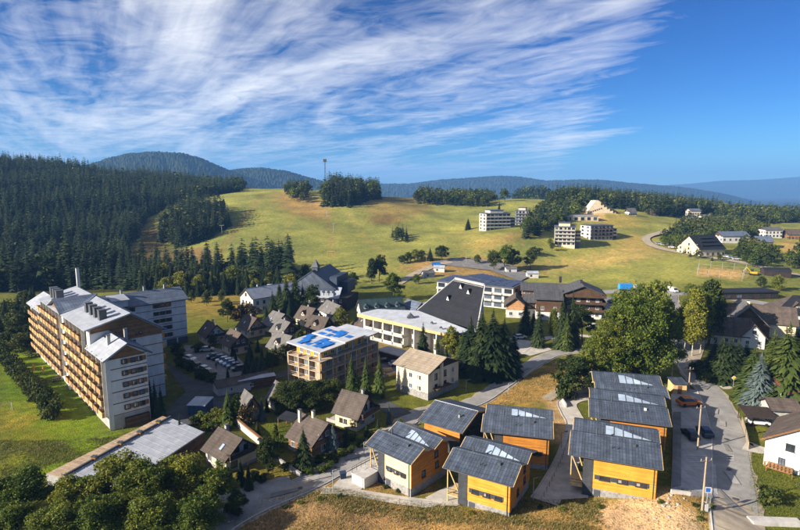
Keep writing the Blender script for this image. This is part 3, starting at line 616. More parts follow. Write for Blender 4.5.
M_ROOFGN = mat('dark_teal_metal', (0.038, 0.062, 0.066), kind='lines', axis=0, per=.6, w=.1, dark=.7, pv=.08, scale=.6, var=.15, rough=.5)
M_ROOFGB = mat('blue_grey_tiles', (0.125, 0.155, 0.21), kind='lines', axis=1, per=.8, w=.14, dark=.6, axis2=0, per2=.6, w2=.16, pv=.14, scale=.6, var=.2, rough=.5, bump=.4)
M_WHITE = mat('white_render', (0.62, 0.605, 0.575), scale=.5, var=.06, rv=.04)
M_CREAM = mat('cream_render', (0.68, 0.57, 0.40), scale=.5, var=.07, rv=.06)
M_PALE = mat('pale_grey_render', (0.45, 0.44, 0.42), scale=.6, var=.10, rv=.05)
M_SALMON = mat('salmon_boards', (0.50, 0.27, 0.13), kind='lines', axis=2, per=.25, w=.14, dark=.7, scale=1, var=.2)
M_BROWN = mat('brown_boards', (0.105, 0.060, 0.034), kind='lines', axis=2, per=.28, w=.16, dark=.6, pv=.2, scale=1, var=.25, rv=.12)
M_MIDBR = mat('russet_boards', (0.24, 0.125, 0.055), kind='lines', axis=2, per=.28, w=.16, dark=.65, pv=.2, scale=1, var=.25, rv=.1)
M_DARKBR = mat('dark_stained_timber', (0.045, 0.032, 0.026), scale=1.5, var=.3)
M_GREY = mat('grey_concrete', (0.36, 0.35, 0.33), scale=.8, var=.15)
M_DGREY = mat('dark_grey_metal', (0.085, 0.09, 0.10), scale=1, var=.15, rough=.5)
M_CONC = mat('pale_concrete', (0.52, 0.49, 0.45), scale=.7, var=.14, rv=.06)
M_OCHRE = mat('ochre_balcony_boards', (0.52, 0.26, 0.06), kind='lines', axis=0, per=.18, w=.16, dark=.6, scale=1.4, var=.2, rv=.15)
M_GLASS = mat('window_glass', (0.028, 0.034, 0.042), rough=.08, spec=.75, var=.5, scale=.35, rv=.35)
M_RGLASS = mat('rooflight_glass', (0.34, 0.42, 0.52), rough=.10, spec=.8, var=.25, scale=.4, rv=.12)
M_FRAME = mat('white_frame', (0.58, 0.57, 0.55), var=.05)
M_DFRAME = mat('dark_frame', (0.05, 0.045, 0.045), var=.1)
M_SOLAR = mat('solar_glass', (0.030, 0.040, 0.075), rough=.15, spec=.7, var=.2, rv=.2)
M_BLUE = mat('blue_membrane', (0.02, 0.16, 0.52), scale=.8, var=.25)
M_CLAY = mat('red_roof', (0.36, 0.115, 0.07), kind='lines', axis=0, per=.4, w=.15, dark=.7, scale=.7, var=.2)

M_GLASS2 = mat('sky_tinted_glass', (0.10, 0.13, 0.17), rough=.06, spec=.8, var=.4, scale=.5, rv=.3); M_CURTAIN = mat('curtained_glass', (0.36, 0.33, 0.28), rough=.12, spec=.7, var=.2, rv=.2)  # the first glass has a sky-blue reflection put into its base colour
WCACHE = {}
def window(parent, x, y, z, rz, w=1.1, h=1.3, frame=None, name='window', bars=1):
    """frame standing proud of the wall and a pane set back in it; the wall faces -y before turning by rz"""
    frame = frame or M_FRAME; k = (round(w, 2), round(h, 2), frame.name, bars)
    if k not in WCACHE:
        f = MB(); t = .09; d = .10
        f.box(-w/2, -d, -h/2, -w/2 + t, .02, h/2).box(w/2 - t, -d, -h/2, w/2, .02, h/2).box(-w/2 + t, -d, -h/2, w/2 - t, .02, -h/2 + t).box(-w/2 + t, -d, h/2 - t, w/2 - t, .02, h/2)
        for b in range(bars):
            xx = -w/2 + w * (b + 1) / (bars + 1); f.box(xx - .035, -d * .8, -h/2 + t, xx + .035, .02, h/2 - t)
        f.box(-w/2 - .08, -d - .08, -h/2 - .07, w/2 + .08, .02, -h/2 - .002)
        g = MB().box(-w/2 + t, -.035, -h/2 + t, w/2 - t, .0, h/2 - t)
        c = MB().box(-w/2 + t, -.035, -h/2 + t, -w/2 + w * .42, .0, h/2 - t).box(-w/2 + w * .42 + .005, -.034, -h/2 + t, w/2 - t, -.001, h/2 - t); me_ = c.mesh('pane', [M_GLASS, M_CURTAIN])
        for q_ in me_.polygons: q_.material_index = 1 if q_.index < 6 else 0
        WCACHE[k] = (f.mesh('window', frame), (g.mesh('pane', M_GLASS), g.mesh('pane', M_GLASS2), me_))
    a, b = WCACHE[k]; o = link(name, a, parent, (x, y, z), rz); link('pane', b[random.choice((0, 0, 0, 1, 2))], o); return o
def frame_of(A, B, ze, C=None, zr=None):
    a = P(*A, ze); b = P(*B, ze); d = (b - a).to_2d(); L = d.length; ang = math.atan2(d.y, d.x)
    if C is None: return a, ang, L
    o = (P(*C, zr) - a).to_2d(); per = Vector((-math.sin(ang), math.cos(ang))); return a, ang, L, o.dot(per)
def chimney(parent, x, y, z0, z1, s=.55, m=None):
    m = m or M_GREY; o = MB().box(x - s/2, y - s/2, z0, x + s/2, y + s/2, z1).build('chimney', m, parent)
    MB().box(x - s/2 - .08, y - s/2 - .08, z1 + .002, x + s/2 + .08, y + s/2 + .08, z1 + .12).build('cap', M_DGREY, o); return o
def gable(name, label, cat, loc, rz, L, W, ze, zr, wall, roof, ov=.5, og=.5, gab=None, wins=(), plinth=None, chim=(), group=None, th=.18, bal=None, base=0.0, dorm=(), sky=(), door=None, trim=None, ry=None):
    """house with its ridge along local x; front eave at y=0. wins: (side, pos, z, w, h); side f/b/l/r"""
    o = thing(name, label, cat, loc, rz, group); x0, x1, y0, y1 = og, L - og, ov, W - ov
    r = W / 2 if ry is None else ry; sl = (zr - ze) / r; sb = (zr - ze) / (W - r); zt = ze + sl * ov - th * 1.15; ztb = ze + sb * ov - th * 1.15; pk = zr - th * 1.25
    if gab: # boarded gable above the eaves
        MB().box(x0, y0, base, x1, y1, min(zt, ztb) - .01).build('wall', wall, o)
        for xa, xb in ((x0 - .03, x0 + .12), (x1 - .12, x1 + .03)): MB().px([(y0, zt), (y1, ztb), (r, pk)], xa, xb).build('gable', gab, o)
    else: MB().px([(y0, base), (y1, base), (y1, ztb), (r, pk), (y0, zt)], x0, x1).build('wall', wall, o)
    if plinth: MB().box(x0 - .06, y0 - .06, base - .5, x1 + .06, y1 + .06, plinth[1]).build('plinth', plinth[0], o)
    MB().slab((0, 0, ze), (L, 0, ze), (L, r, zr), (0, r, zr), th).build('roof_slope', roof, o)
    MB().slab((L, W, ze), (0, W, ze), (0, r, zr + .004), (L, r, zr + .004), th).build('roof_slope', roof, o)
    MB().tube((0, r, zr + .02), (L, r, zr + .02), .09, n=5).build('ridge_cap', roof, o)
    b = MB()
    for xx in (-.05, L): b.slab((xx, -.02, ze + .02), (xx + .05, -.02, ze + .02), (xx + .05, r, zr + .02), (xx, r, zr + .02), th + .12).slab((xx + .05, W + .02, ze + .02), (xx, W + .02, ze + .02), (xx, r, zr + .025), (xx + .05, r, zr + .025), th + .12)
    b.build('bargeboard', trim or M_DARKBR, o)
    MB().tube((0, -.08, ze - .06), (L, -.08, ze - .06), .07, n=6).build('gutter', M_DGREY, o)
    for w in wins:
        s, u, z, ww, hh = w[:5]; fr = w[5] if len(w) > 5 else None
        if s == 'f': window(o, x0 + u, y0, z, 0, ww, hh, fr)
        elif s == 'b': window(o, x1 - u, y1, z, math.pi, ww, hh, fr)
        elif s == 'r': window(o, x1 + (.03 if gab and z > zt else 0), y0 + u, z, math.pi / 2, ww, hh, fr)
        else: window(o, x0 - (.03 if gab and z > zt else 0), y1 - u, z, -math.pi / 2, ww, hh, fr)
    if door: s, u = door; d = MB().box(-.5, -.07, 0, .5, .02, 2.1).build('door', M_MIDBR, o); d.location = (x1, y0 + u, base + .05) if s == 'r' else (x0 + u, y0, base + .05); d.rotation_euler.z = math.pi / 2 if s == 'r' else 0; MB().box(.32, -.12, .95, .4, -.07, 1.1).build('handle', M_DGREY, d)
    for c in chim: chimney(o, c[0], c[1], c[2], c[3], *(c[4:] or (.55,)))
    for (u, v, ww, hh) in sky: # roof windows on the front slope: at x=u, fraction v up the slope
        a = Vector((u, r * v, ze + (zr - ze) * v)); n = Vector((0, -(zr - ze), r)).normalized(); t = Vector((0, r, zr - ze)).normalized(); ex = Vector((1, 0, 0))
        c = a + n * .09; f = MB().slab(c - ex * ww/2 - t * hh/2, c + ex * ww/2 - t * hh/2, c + ex * ww/2 + t * hh/2, c - ex * ww/2 + t * hh/2, .10).build('roof_window', M_DGREY, o)
        c = c + n * .012; MB().slab(c - ex * (ww/2 - .1) - t * (hh/2 - .1), c + ex * (ww/2 - .1) - t * (hh/2 - .1), c + ex * (ww/2 - .1) + t * (hh/2 - .1), c - ex * (ww/2 - .1) + t * (hh/2 - .1), .01).build('pane', M_RGLASS, f)
    for (u, v, ww, hh) in dorm: # gabled dormers on the front slope
        yb = r * v; zb = ze + (zr - ze) * v; top = zb + hh; yt = min(r, yb + hh / sl)
        d = MB().prism([(u - ww/2, zb - .2), (u + ww/2, zb - .2), (u + ww/2, zb + hh * .45), (u, top - .15), (u - ww/2, zb + hh * .45)], lambda p, q: (p, yb, q), lambda p, q: (p, min(r, yb + max(q - zb, .3) / sl + .1), q)).build('dormer', wall, o)
        e = MB(); q = ww/2 + .25; zl = zb + hh * .45 - .12; y2 = yb + (zl - zb) / sl + .2
        e.slab((u - q, yb - .3, zl), (u, yb - .3, top), (u, yt + .3, top), (u - q, y2, zl), .1).slab((u, yb - .3, top + .003), (u + q, yb - .3, zl), (u + q, y2, zl), (u, yt + .3, top + .003), .1)
        e.build('roof', roof, d); window(d, u, yb, zb + hh * .32, 0, ww * .55, hh * .42)
    if bal: # balcony on the right gable: (z, y from, y to, depth, material)
        z, a, c, dp, bm = bal; d = MB().box(x1, y0 + a, z - .15, x1 + dp, y0 + c, z).build('balcony', M_GREY, o)
        MB().box(x1 + dp - .06, y0 + a, z + .002, x1 + dp, y0 + c, z + .95).box(x1, y0 + a, z + .002, x1 + dp - .062, y0 + a + .06, z + .95).box(x1, y0 + c - .06, z + .002, x1 + dp - .062, y0 + c, z + .95).build('railing', bm, d)
    return o

# ------------------------------------------------------------------ the timber-clad twin-gable houses
def twin(label, A, B, C1, C2, ze, zr, setl=2.2, stone=1.6, front=M_YEL, group='twin-gable timber houses', d3=3.6):
    a, rz, L, y1 = frame_of(A, B, ze, C1, zr); y2 = frame_of(A, B, ze, C2, zr)[3]
    y1 = min(max(y1, 3.2), 6.0); y2 = max(min(y2, y1 + 7.5), y1 + 4.0); W = y2 + d3
    yv = (y1 + y2) / 2; sl = (zr - ze) / y1; zv = zr - sl * (y2 - y1) / 2; th = .2
    o = thing('timber_house', label, 'house', (a.x, a.y, 0), rz, group)
    ov, og = .85, .7; x0, x1 = setl, L - og; ybk = W - ov
    def rz_(y): # underside of the roof
        return (ze + sl * y if y < y1 else zr - sl * (y - y1) if y < yv else zr - sl * (y2 - y) if y < y2 else zr - sl * (y - y2)) - th * 1.2
    prof = [(ov, stone), (ybk, stone), (ybk, rz_(ybk)), (y2, rz_(y2)), (yv, rz_(yv)), (y1, rz_(y1)), (ov, rz_(ov))]
    MB().px(prof, x0 + 1.5, x1).build('wall', front, o)
    MB().px([(ov - .04, -1.5), (ybk + .04, -1.5), (ybk + .04, rz_(ybk)), (y2, rz_(y2) - .02), (yv, rz_(yv) - .02), (y1, rz_(y1) - .02), (ov - .04, rz_(ov) - .02)], x0, x0 + 1.498).build('render_panel', M_ANTH, o)
    MB().box(x0 + 1.5, ov + .05, -1.5, x1 - .05, ybk - .05, stone - .002).build('plinth', M_STONE, o)
    # larch boarding on the long gable end, dark bands under the gables
    MB().px([(ov + .02, stone + .003), (ybk - .02, stone + .003), (ybk - .02, rz_(ybk) - .5), (y2, rz_(y2) - .55), (yv, rz_(yv) - .5), (y1, rz_(y1) - .55), (ov + .02, rz_(ov) - .5)], x1 + .001, x1 + .07).build('gable_boarding', M_LARCH, o)
    # window band with windows along the front
    zb = stone + (rz_(ov) - stone) * .36; bl, br = x0 + 1.75, x1 - .9
    bd = MB().box(bl, ov - .05, zb - .36, br, ov - .002, zb + .36).build('window_band', M_ANTH, o)
    nw = 3; gw = (br - bl) / nw
    for i in range(nw): window(o, bl + gw * (i + .55), ov - .05, zb, 0, gw * .55, .66, M_DFRAME, bars=0)
    for yy, zz in ((yv - 1.6, stone + 1.3), (yv + 1.9, stone + 1.5), (yv + 1.7, stone + 3.4)):
        if zz < rz_(yy) - 1 and ov + .6 < yy < ybk - .6: window(o, x1 + .07, yy, zz, math.pi / 2, .9, 1.1, M_DFRAME, bars=0)
    d = MB().box(-.45, -.08, 0, .45, .02, 2.0).build('door', M_DGREY, o); d.location = (x0 + 2.2, ov + .05, -.6 if stone > 1 else .1)
    MB().box(.28, -.13, .95, .36, -.08, 1.08).build('handle', M_FRAME, d)
    # four roof slopes
    xl2 = .25; s = MB().slab((0, 0, ze), (L, 0, ze), (L, y1, zr), (0, y1, zr), th).build('roof_slope', M_ROOFB, o)
    s = MB().slab((L, yv, zv), (0, yv, zv), (0, y1, zr + .004), (L, y1, zr + .004), th).build('roof_slope', M_ROOFB, o)
    s2 = MB().slab((xl2, yv, zv + .004), (L + xl2, yv, zv + .004), (L + xl2, y2, zr), (xl2, y2, zr), th).build('roof_slope', M_ROOFB, o)
    s = MB().slab((L + xl2, W, zr - sl * (W - y2)), (xl2, W, zr - sl * (W - y2)), (xl2, y2, zr + .004), (L + xl2, y2, zr + .004), th).build('roof_slope', M_ROOFB, o)
    for yy, xo in ((y1, 0), (y2, xl2)): MB().tube((xo, yy, zr + .03), (L + xo, yy, zr + .03), .11, n=6).build('ridge_cap', M_ROOFB, o)
    # triangular run of glass panes rising off the valley, over the front ridge line
    n = 5; xs = [L * (.40 + .105 * i) for i in range(n + 1)]; nrm = Vector((0, -sl, 1)).normalized()
    dy = y2 - yv
    def top(x): return max(.06, 1 - abs(x - L * .46) / (L * .48) if x > L * .46 else 1 - (L * .46 - x) / (L * .9)) * .86
    fr = MB().slab(Vector((xs[0], yv + .02, zv + sl * .02)) + nrm * .07, Vector((xs[-1], yv + .02, zv + sl * .02)) + nrm * .07, Vector((xs[-1], yv + dy * top(xs[-1]), zv + sl * dy * top(xs[-1]))) + nrm * .07, Vector((xs[0], yv + dy * top(xs[0]), zv + sl * dy * top(xs[0]))) + nrm * .07, .06).build('rooflight', M_DGREY, o)
    for i in range(n):
        xa, xb = xs[i] + .1, xs[i + 1] - .1; ta, tb = top(xa), top(xb); q = .03
        pa = [Vector((x, yv + dy * t, zv + sl * dy * t)) + nrm * .095 for x, t in ((xa, q), (xb, q), (xb, tb - .03), (xa, ta - .03))]
        MB().slab(*pa, .02).build('pane', M_RGLASS, fr)
    # bargeboards, braces, pipes
    b = MB()
    for xx in (-.06, L):
        for (ya, za, yb, zb2) in ((0, ze, y1, zr), (yv, zv, y1, zr)): b.tube((xx + .03, ya, za - .1), (xx + .03, yb, zb2 - .1), .10, n=4)
    for xx in (xl2 - .06, L + xl2):
        for (ya, za, yb, zb2) in ((yv, zv, y2, zr), (W, zr - sl * (W - y2), y2, zr)): b.tube((xx + .03, ya, za - .1), (xx + .03, yb, zb2 - .1), .10, n=4)
    b.build('bargeboard', M_TRIM, o)
    for yy in (ov + .15, y1, y2):
        MB().tube((x0 - .02, yy, stone + .8), (.25, yy, rz_(max(yy, .3)) - .1), .11, n=4).build('brace', M_TRIM, o)
    MB().box(.3, ov, stone - .18, x0 - .002, y1 + .5, stone).build('terrace', M_TRIM, o)
    MB().tube((.4, ov + .1, -1), (.4, ov + .1, rz_(ov) - .02), .10, n=4).build('post', M_TRIM, o)
    MB().box(.3, ov, stone + .9, x0 - .002, ov + .05, stone + .98).box(.3, ov, stone + .45, x0 - .002, ov + .05, stone + .5).build('railing', M_DGREY, o)
    for (u, v, hh) in ((.30, 1.06, 1.0),): MB().tube((L * u, y1 * v, zr - .3), (L * u, y1 * v, zr + hh), .13, n=8).build('flue', M_DGREY, o)
    MB().box(L * .70, y1 * .72, ze + sl * y1 * .72, L * .70 + .45, y1 * .72 + .4, ze + sl * y1 * .72 + .42).build('roof_vent', M_FRAME if len(label) % 2 else M_DGREY, o)
    MB().tube((L * .47, y1 * .52, ze + sl * y1 * .5), (L * .47, y1 * .52, ze + sl * y1 * .5 + .5), .07, n=6).build('vent_pipe', M_DGREY, o)
    MB().tube((L * .53, y1 * .52, ze + sl * y1 * .5), (L * .53, y1 * .52, ze + sl * y1 * .5 + .45), .07, n=6).build('vent_pipe', M_DGREY, o)
    MB().tube((0, -.09, ze - .07), (L, -.09, ze - .07), .08, n=6).build('gutter', M_DGREY, o)
    MB().tube((x1 - .35, ov - .08, -.5), (x1 - .35, ov - .08, rz_(ov)), .06, n=6).build('downpipe', M_DGREY, o)
    return o
twin('yellow timber house with stone plinth beside the pale dirt mound', (568.7,454), (663,469.6), (573.9,431.6), (582.2,420), 7.0, 8.6)
twin('yellow timber house on the bend of the curved footpath, its stone plinth showing', (442.9,467), (513,486.4), (455,448), (470.5,437.6), 6.3, 7.7)
twin('cream-fronted timber house with orange gable, beside the white concrete ramp', (364.9,444), (410.8,464.3), (380,430), (401.3,423), 6.3, 7.7, front=M_SUNLITB)
twin('orange timber house between the dark rendered house and the straight concrete path', (481.3,431), (553.4,438.6), (485,414), (487.5,405), 6.3, 7.7, stone=1.0, front=M_LARCH)
twin('timber house in the middle of the row of three along the street', (589.2,416.2), (671.7,426.4), (592.7,400), (596.5,390), 6.2, 7.4, stone=1.0, front=M_LARCH)
twin('timber house at the wooden booth end of the row of three', (596.0,393), (670,399), (596.8,381.6), (597.7,371.5), 6.2, 7.5, stone=1.0, front=M_LARCH)
# the dark rendered house with the low gable
a, rz, L = frame_of((417.6,420), (447,432), 5.0)
o = gable('rendered_house', 'dark grey rendered house with low blue-grey gable roof and timber side', 'house', (a.x, a.y, 0), R(-35), 9.5, 12.5, 5.0, 6.9, M_ANTH, M_ROOFB, ov=.9, og=.9, gab=None,
      wins=[('r', 3.0, 3.3, 1.3, .9, M_DFRAME), ('r', 5.2, 3.3, 1.3, .9, M_DFRAME), ('r', 8, 3.3, 1.3, .9, M_DFRAME), ('r', 4.2, 1.2, 1.0, 1.6, M_FRAME), ('f', 2, 1.4, .6, .9, M_DFRAME)], chim=[(7.0, 3.5, 5.5, 6.6, .3)], trim=M_TRIM)
MB().box(.95, .84, 2.6, 8.55, .898, 4.9).build('boarding', M_LARCH, o)

# ------------------------------------------------------------------ gabled cottages
def cottage(label, A, B, C, ze, zr=None, W=None, L=None, name='cottage', cat='cottage', **k):
    a, rz, L0 = frame_of(A, B, ze)
    if zr is None:
        zr = min(np.arange(ze + 1.2, ze + 5, .05), key=lambda z: abs((P(*C, z) - a).to_2d().dot(Vector((math.cos(rz), math.sin(rz))))))
    hf = frame_of(A, B, ze, C, zr)[3]; L = L or L0
    return gable(name, label, cat, (a.x, a.y, 0), rz, L, W or 2 * hf, ze, zr, **k)
rw = lambda W, z1=1.4, z2=3.7: [('r', W * .30, z2, .9, 1.1), ('r', W * .55, z2, .9, 1.1), ('r', W * .2, z1, .9, 1.2), ('r', W * .7, z1, .9, 1.2)]
cottage('white cottage with brown roof and roof window, beside the low metal-roofed hall', (200.6,449), (224.7,462.4), (218.3,426.7), 2.6, wall=M_CREAM, roof=M_ROOFBR, gab=M_PALE, wins=[('f', 1.2, 1.4, 1.2, 1.2), ('f', 4.0, 1.4, 1.2, 1.2), ('r', 2.2, 3.5, .9, 1.0, M_DFRAME), ('r', 4.0, 3.5, .9, 1.0, M_DFRAME), ('r', 1.6, 1.3, 1.2, 1.3, M_DFRAME)], chim=[(1.5, 4.4, 4.2, 6.0)], sky=[(4.4, .42, .8, 1.3)], plinth=(M_STONE, .5), bal=(2.6, .2, 5.6, 1.1, M_DARKBR), ov=.6, og=.6)
cottage('russet timber cottage with brown roof and two chimneys on the corner plot', (284.4,436), (311.5,447.8), (298.9,411.7), 2.5, zr=5.6, wall=M_MIDBR, roof=M_ROOFBR, gab=M_BROWN, wins=[('f', 1.4, 1.3, 1, 1.1), ('r', 2.0, 3.6, .9, 1.0), ('r', 3.8, 3.6, .9, 1.0), ('r', 2.8, 1.2, 1.2, 1.2)], chim=[(1.0, 3.0, 4.4, 6.9, .5, M_CREAM), (3.2, 4.4, 4.6, 6.8, .5, M_CREAM)], plinth=(M_STONE, .5), door=('r', 1.2), og=.5)
cottage('cream cottage with wide brown roof between two tall spruces and a patio', (331,412.3), (358,420), (347.2,390.5), 2.8, zr=6.6, wall=M_CREAM, roof=M_ROOFBR, gab=M_CREAM, wins=[('f', 1.5, 1.5, .8, .9, M_DFRAME), ('f', 2.6, 1.5, .8, .9, M_DFRAME), ('r', 3.0, 4.1, .9, 1.1, M_DFRAME), ('r', 4.8, 4.1, .9, 1.1, M_DFRAME), ('r', 2, 1.3, 1.2, 1.2), ('r', 5.4, 1.3, 1.2, 1.2)], chim=[(4.6, 4.8, 5.6, 7.1, .5)], bal=(2.7, .4, 6.4, 1.3, M_BROWN), og=.7)
cottage('steep grey-roofed cottage with cream walls beside the long brown shed', (235.3,407.5), (244.0,415.6), (244.5,389), 1.7, zr=5.4, wall=M_CREAM, roof=M_ROOFGR, gab=M_SALMON, wins=[('r', 1.4, 3.6, .8, 1.0, M_DFRAME), ('r', 1.0, 1.2, .8, 1.1), ('f', 1.4, 1.0, .7, .8)], ov=.4, og=.4)
cottage('steep grey-roofed cottage with white walls beside the dense dark hedge', (264.3,397.6), (274,404.7), (275.6,380.2), 1.7, zr=5.2, wall=M_WHITE, roof=M_ROOFGR, gab=M_WHITE, wins=[('r', 1.6, 3.5, .8, 1.0, M_DFRAME), ('f', 2, 1.0, .8, .8)], sky=[(3.2, .4, .5, .7)], ov=.4, og=.4)
# the cottages round the parking lot: alike, with their own boards and dormers
cl = [('cream-walled cottage with dark roof at the edge of the yellow meadow', (196.4,333), (205,338), (207.7,320), M_CREAM, M_ROOFBR, M_CREAM, 0),
 ('brown-roofed cottage with a dormer beside the parked cars', (219,342.4), (228.5,347.6), (230.3,330), M_CREAM, M_ROOFBR, M_BROWN, 1),
 ('cream cottage with a pale triangular gable and dark eaves, behind the parking lot', (235.3,327), (246,331), (246,316), M_CREAM, M_ROOFBR, M_SALMON, 0),
 ('wide hip-eaved cottage with grey roof below the white guest house', (260.8,323.3), (270.7,326.8), (276.4,311.2), M_CREAM, M_ROOFGR, M_SALMON, 0),
 ('brown cottage with a dormer between two grey-roofed cottages', (268.6,331), (280,336), (275.6,322.6), M_BROWN, M_ROOFGR, M_BROWN, 1),
 ('grey-roofed cottage with a white-fronted dormer beside the scaffolded apartment house', (265,346.6), (276.4,350), (276.4,335.3), M_CREAM, M_ROOFGR, M_BROWN, 1),
 ('yellow-walled cottage with brown roof and dormer beneath the slate hotel', (293.4,317.3), (304.7,320), (301.9,306.7), M_CREAM, M_ROOFBR, M_BROWN, 1),
 ('low brown cottage with a dormer beside the yellow-leaved tree', (303.3,328), (315.3,330), (312.5,317.3), M_BROWN, M_ROOFBR, M_BROWN, 1),
 ('long pale grey-roofed house with a darker roof patch near the slate hotel', (317.4,309.5), (333.7,317.3), (324.5,300.3), M_WHITE, M_ROOFGR, M_BROWN, 0),
 ('brown-roofed house tucked behind the white-roofed hotel', (351.4,324.4), (366.3,330), (357.8,314.5), M_BROWN, M_ROOFBR, M_BROWN, 0)]
for i, (lb, A, B, C, wl, rf, gb, dm) in enumerate(cl):
    a, rz, L0 = frame_of(A, B, 2.5); zr = 6.3 if i not in (8, 9) else 6.0; W_ = max(2 * frame_of(A, B, 2.5, C, zr)[3], 7.4); W_ = min(W_, 9.5); L_ = max(L0, 8.0) if i != 8 else 13
    gable('cottage', lb, 'cottage', (a.x, a.y, 0), rz, L_, W_, 2.5, zr, wl, rf, ov=.6, og=.6, gab=gb, group='cottages round the parking lot', wins=[('r', W_ * .28, 3.8, .9, 1.1), ('r', W_ * .52, 3.8, .9, 1.1), ('r', W_ * .2, 1.3, 1.2, 1.3), ('r', W_ * .62, 1.3, 1.2, 1.3), ('f', 1.2, 1.3, 1, 1.2), ('f', L_ - 2.6, 1.3, 1, 1.2)],
          chim=[(L_ * .45, W_ * .56, 5.2, 6.9, .5)], bal=(2.5, .2, W_ - 1.4, 1.1, M_DARKBR), dorm=[(L_ * .5, .28, 1.6, 1.9)] if dm else (), sky=() if dm else [(L_ * .4, .5, .7, 1.0)])
# beige house with tan roof
a, rz, L = frame_of((392.2,363.5), (429.2,374.4), 6.6)
bw = []
for z in (2.0, 4.6):
    bw += [('f', 4.6, z + .3, 1.0, 1.2), ('f', 7.2, z + .3, 1.2, 1.2), ('r', 2.9, z + .4, .9, 1.5, M_DFRAME), ('r', 6.4, z + .4, .9, 1.5, M_DFRAME), ('r', 9.4, z + .4, .9, 1.2)]
o = gable('guest_house', 'beige guest house with tan metal roof and stone ground floor', 'house', (a.x, a.y, 0), rz, L, 13.0, 6.6, 9.0, M_CREAM, M_ROOFTAN, ov=.6, og=.8, gab=M_DARKBR, wins=bw, plinth=(M_STONE, 1.7), chim=[(6.8, 8.2, 8, 9.6, .6, M_CREAM)], trim=M_DARKBR)
MB().box(L - .8, 4.9, 1.75, L - .2, 5.5, 8.2).build('pilaster', M_CREAM, o)
d = MB().box(L - .798, 2.4, 2.2, L + .6, 8.0, 2.4).build('canopy', M_BROWN, o)
# white-gabled inn with dark green roof and four dormers
a, rz, L = frame_of((361,313.5), (405,306), 4.0)
gable('inn', 'white inn with dark teal roof and a row of roof dormers', 'inn', (a.x, a.y, 0), R(18), 17, 9, 4.0, 8.2, M_WHITE, M_ROOFGN, gab=M_WHITE, wins=[('f', 2 + 2.6 * i, 2, 1, 1.3) for i in range(6)] + [('l', 2.5, 5.4, .9, 1.1), ('l', 4.6, 5.4, .9, 1.1), ('l', 3, 2.2, 1, 1.3), ('l', 5.4, 2.2, 1, 1.3)], dorm=[(2.4 + 4 * i, .30, 1.7, 1.7) for i in range(4)])
for i, (A, lb) in enumerate((((399,309), 'brown gabled chalet with slate roof beside the teal-roofed inn'), ((417,310.5), 'small brown gabled chalet with a white base beside the black roof'))):
    a = P(*A, 3.2); gable('chalet', lb, 'chalet', (a.x, a.y, 0), R(38 - 90), 8.5 - i, 8.0 - i, 3.2, 6.6 - .5 * i, M_BROWN if i == 0 else M_WHITE, M_ROOFGB, gab=M_BROWN, wins=[('r', 2.2, 4.6, .9, 1.1), ('r', 4.2, 4.6, .9, 1.1), ('r', 2.6, 1.6, 1.4, 1.6), ('f', 3, 1.6, 1, 1.2)], trim=M_GREY)
# white guest house at the wood's edge
a = P(252.5, 299.5, 6.2)
gable('guest_house', 'white guest house with half-timbered gable at the edge of the dark trees', 'house', (a.x, a.y, 0), R(-42 + 90), 22, 10, 6.2, 9.8, M_WHITE, M_ROOFW, gab=M_PALE, wins=[('l', 2 + 2.4 * i, z, .9, 1.2, M_DFRAME) for i in range(3) for z in (1.9, 4.4)] + [('l', 4.2, 7.4, .9, 1.2, M_DFRAME)] + [('f', 2 + 3 * i, z, 1, 1.2, M_DFRAME) for i in range(6) for z in (1.9, 4.4)], chim=[(6, 5.5, 9, 10.6)])
# white house with brown roof at the right edge of the street
c = P(761.5, 463.8, 0); q = R(44); W_ = 13.0
o = gable('detached_house', 'white house with brown roof and wooden porch beside the street lawn', 'house', (c.x - W_ * -math.sin(q) - .7, c.y - W_ * math.cos(q), 0), q, 13, W_, 4.7, 9.2, M_WHITE, M_ROOFBR, ov=.7, og=.6, wins=[('l', 3.6, 4.4, 1.3, 1.3, M_DFRAME), ('l', 5.9, 1.6, 1.4, 1.4, M_DFRAME), ('l', 8.5, 4.4, 1.3, 1.3, M_DFRAME), ('l', 2.6, 1.3, 1.0, 1.7, M_DFRAME)], trim=M_MIDBR)
d = MB().box(-1.9, W_ - 5.0, .75, .598, W_ - 1.5, .9).build('porch', M_MIDBR, o)
f = MB()
for i in range(8): f.box(-1.9, W_ - 5.0 + i * .54, .902, -1.84, W_ - 5.3 + i * .54, 1.75)
f.box(-1.9, W_ - 5.0, 1.752, -1.83, W_ - 1.5, 1.84)
f.build('railing', M_MIDBR, d)
for yy in (W_ - 5.3, W_ - 1.6): MB().tube((-1.8, yy, 0), (-1.8, yy, .75), .08, n=4).build('post', M_MIDBR, d)

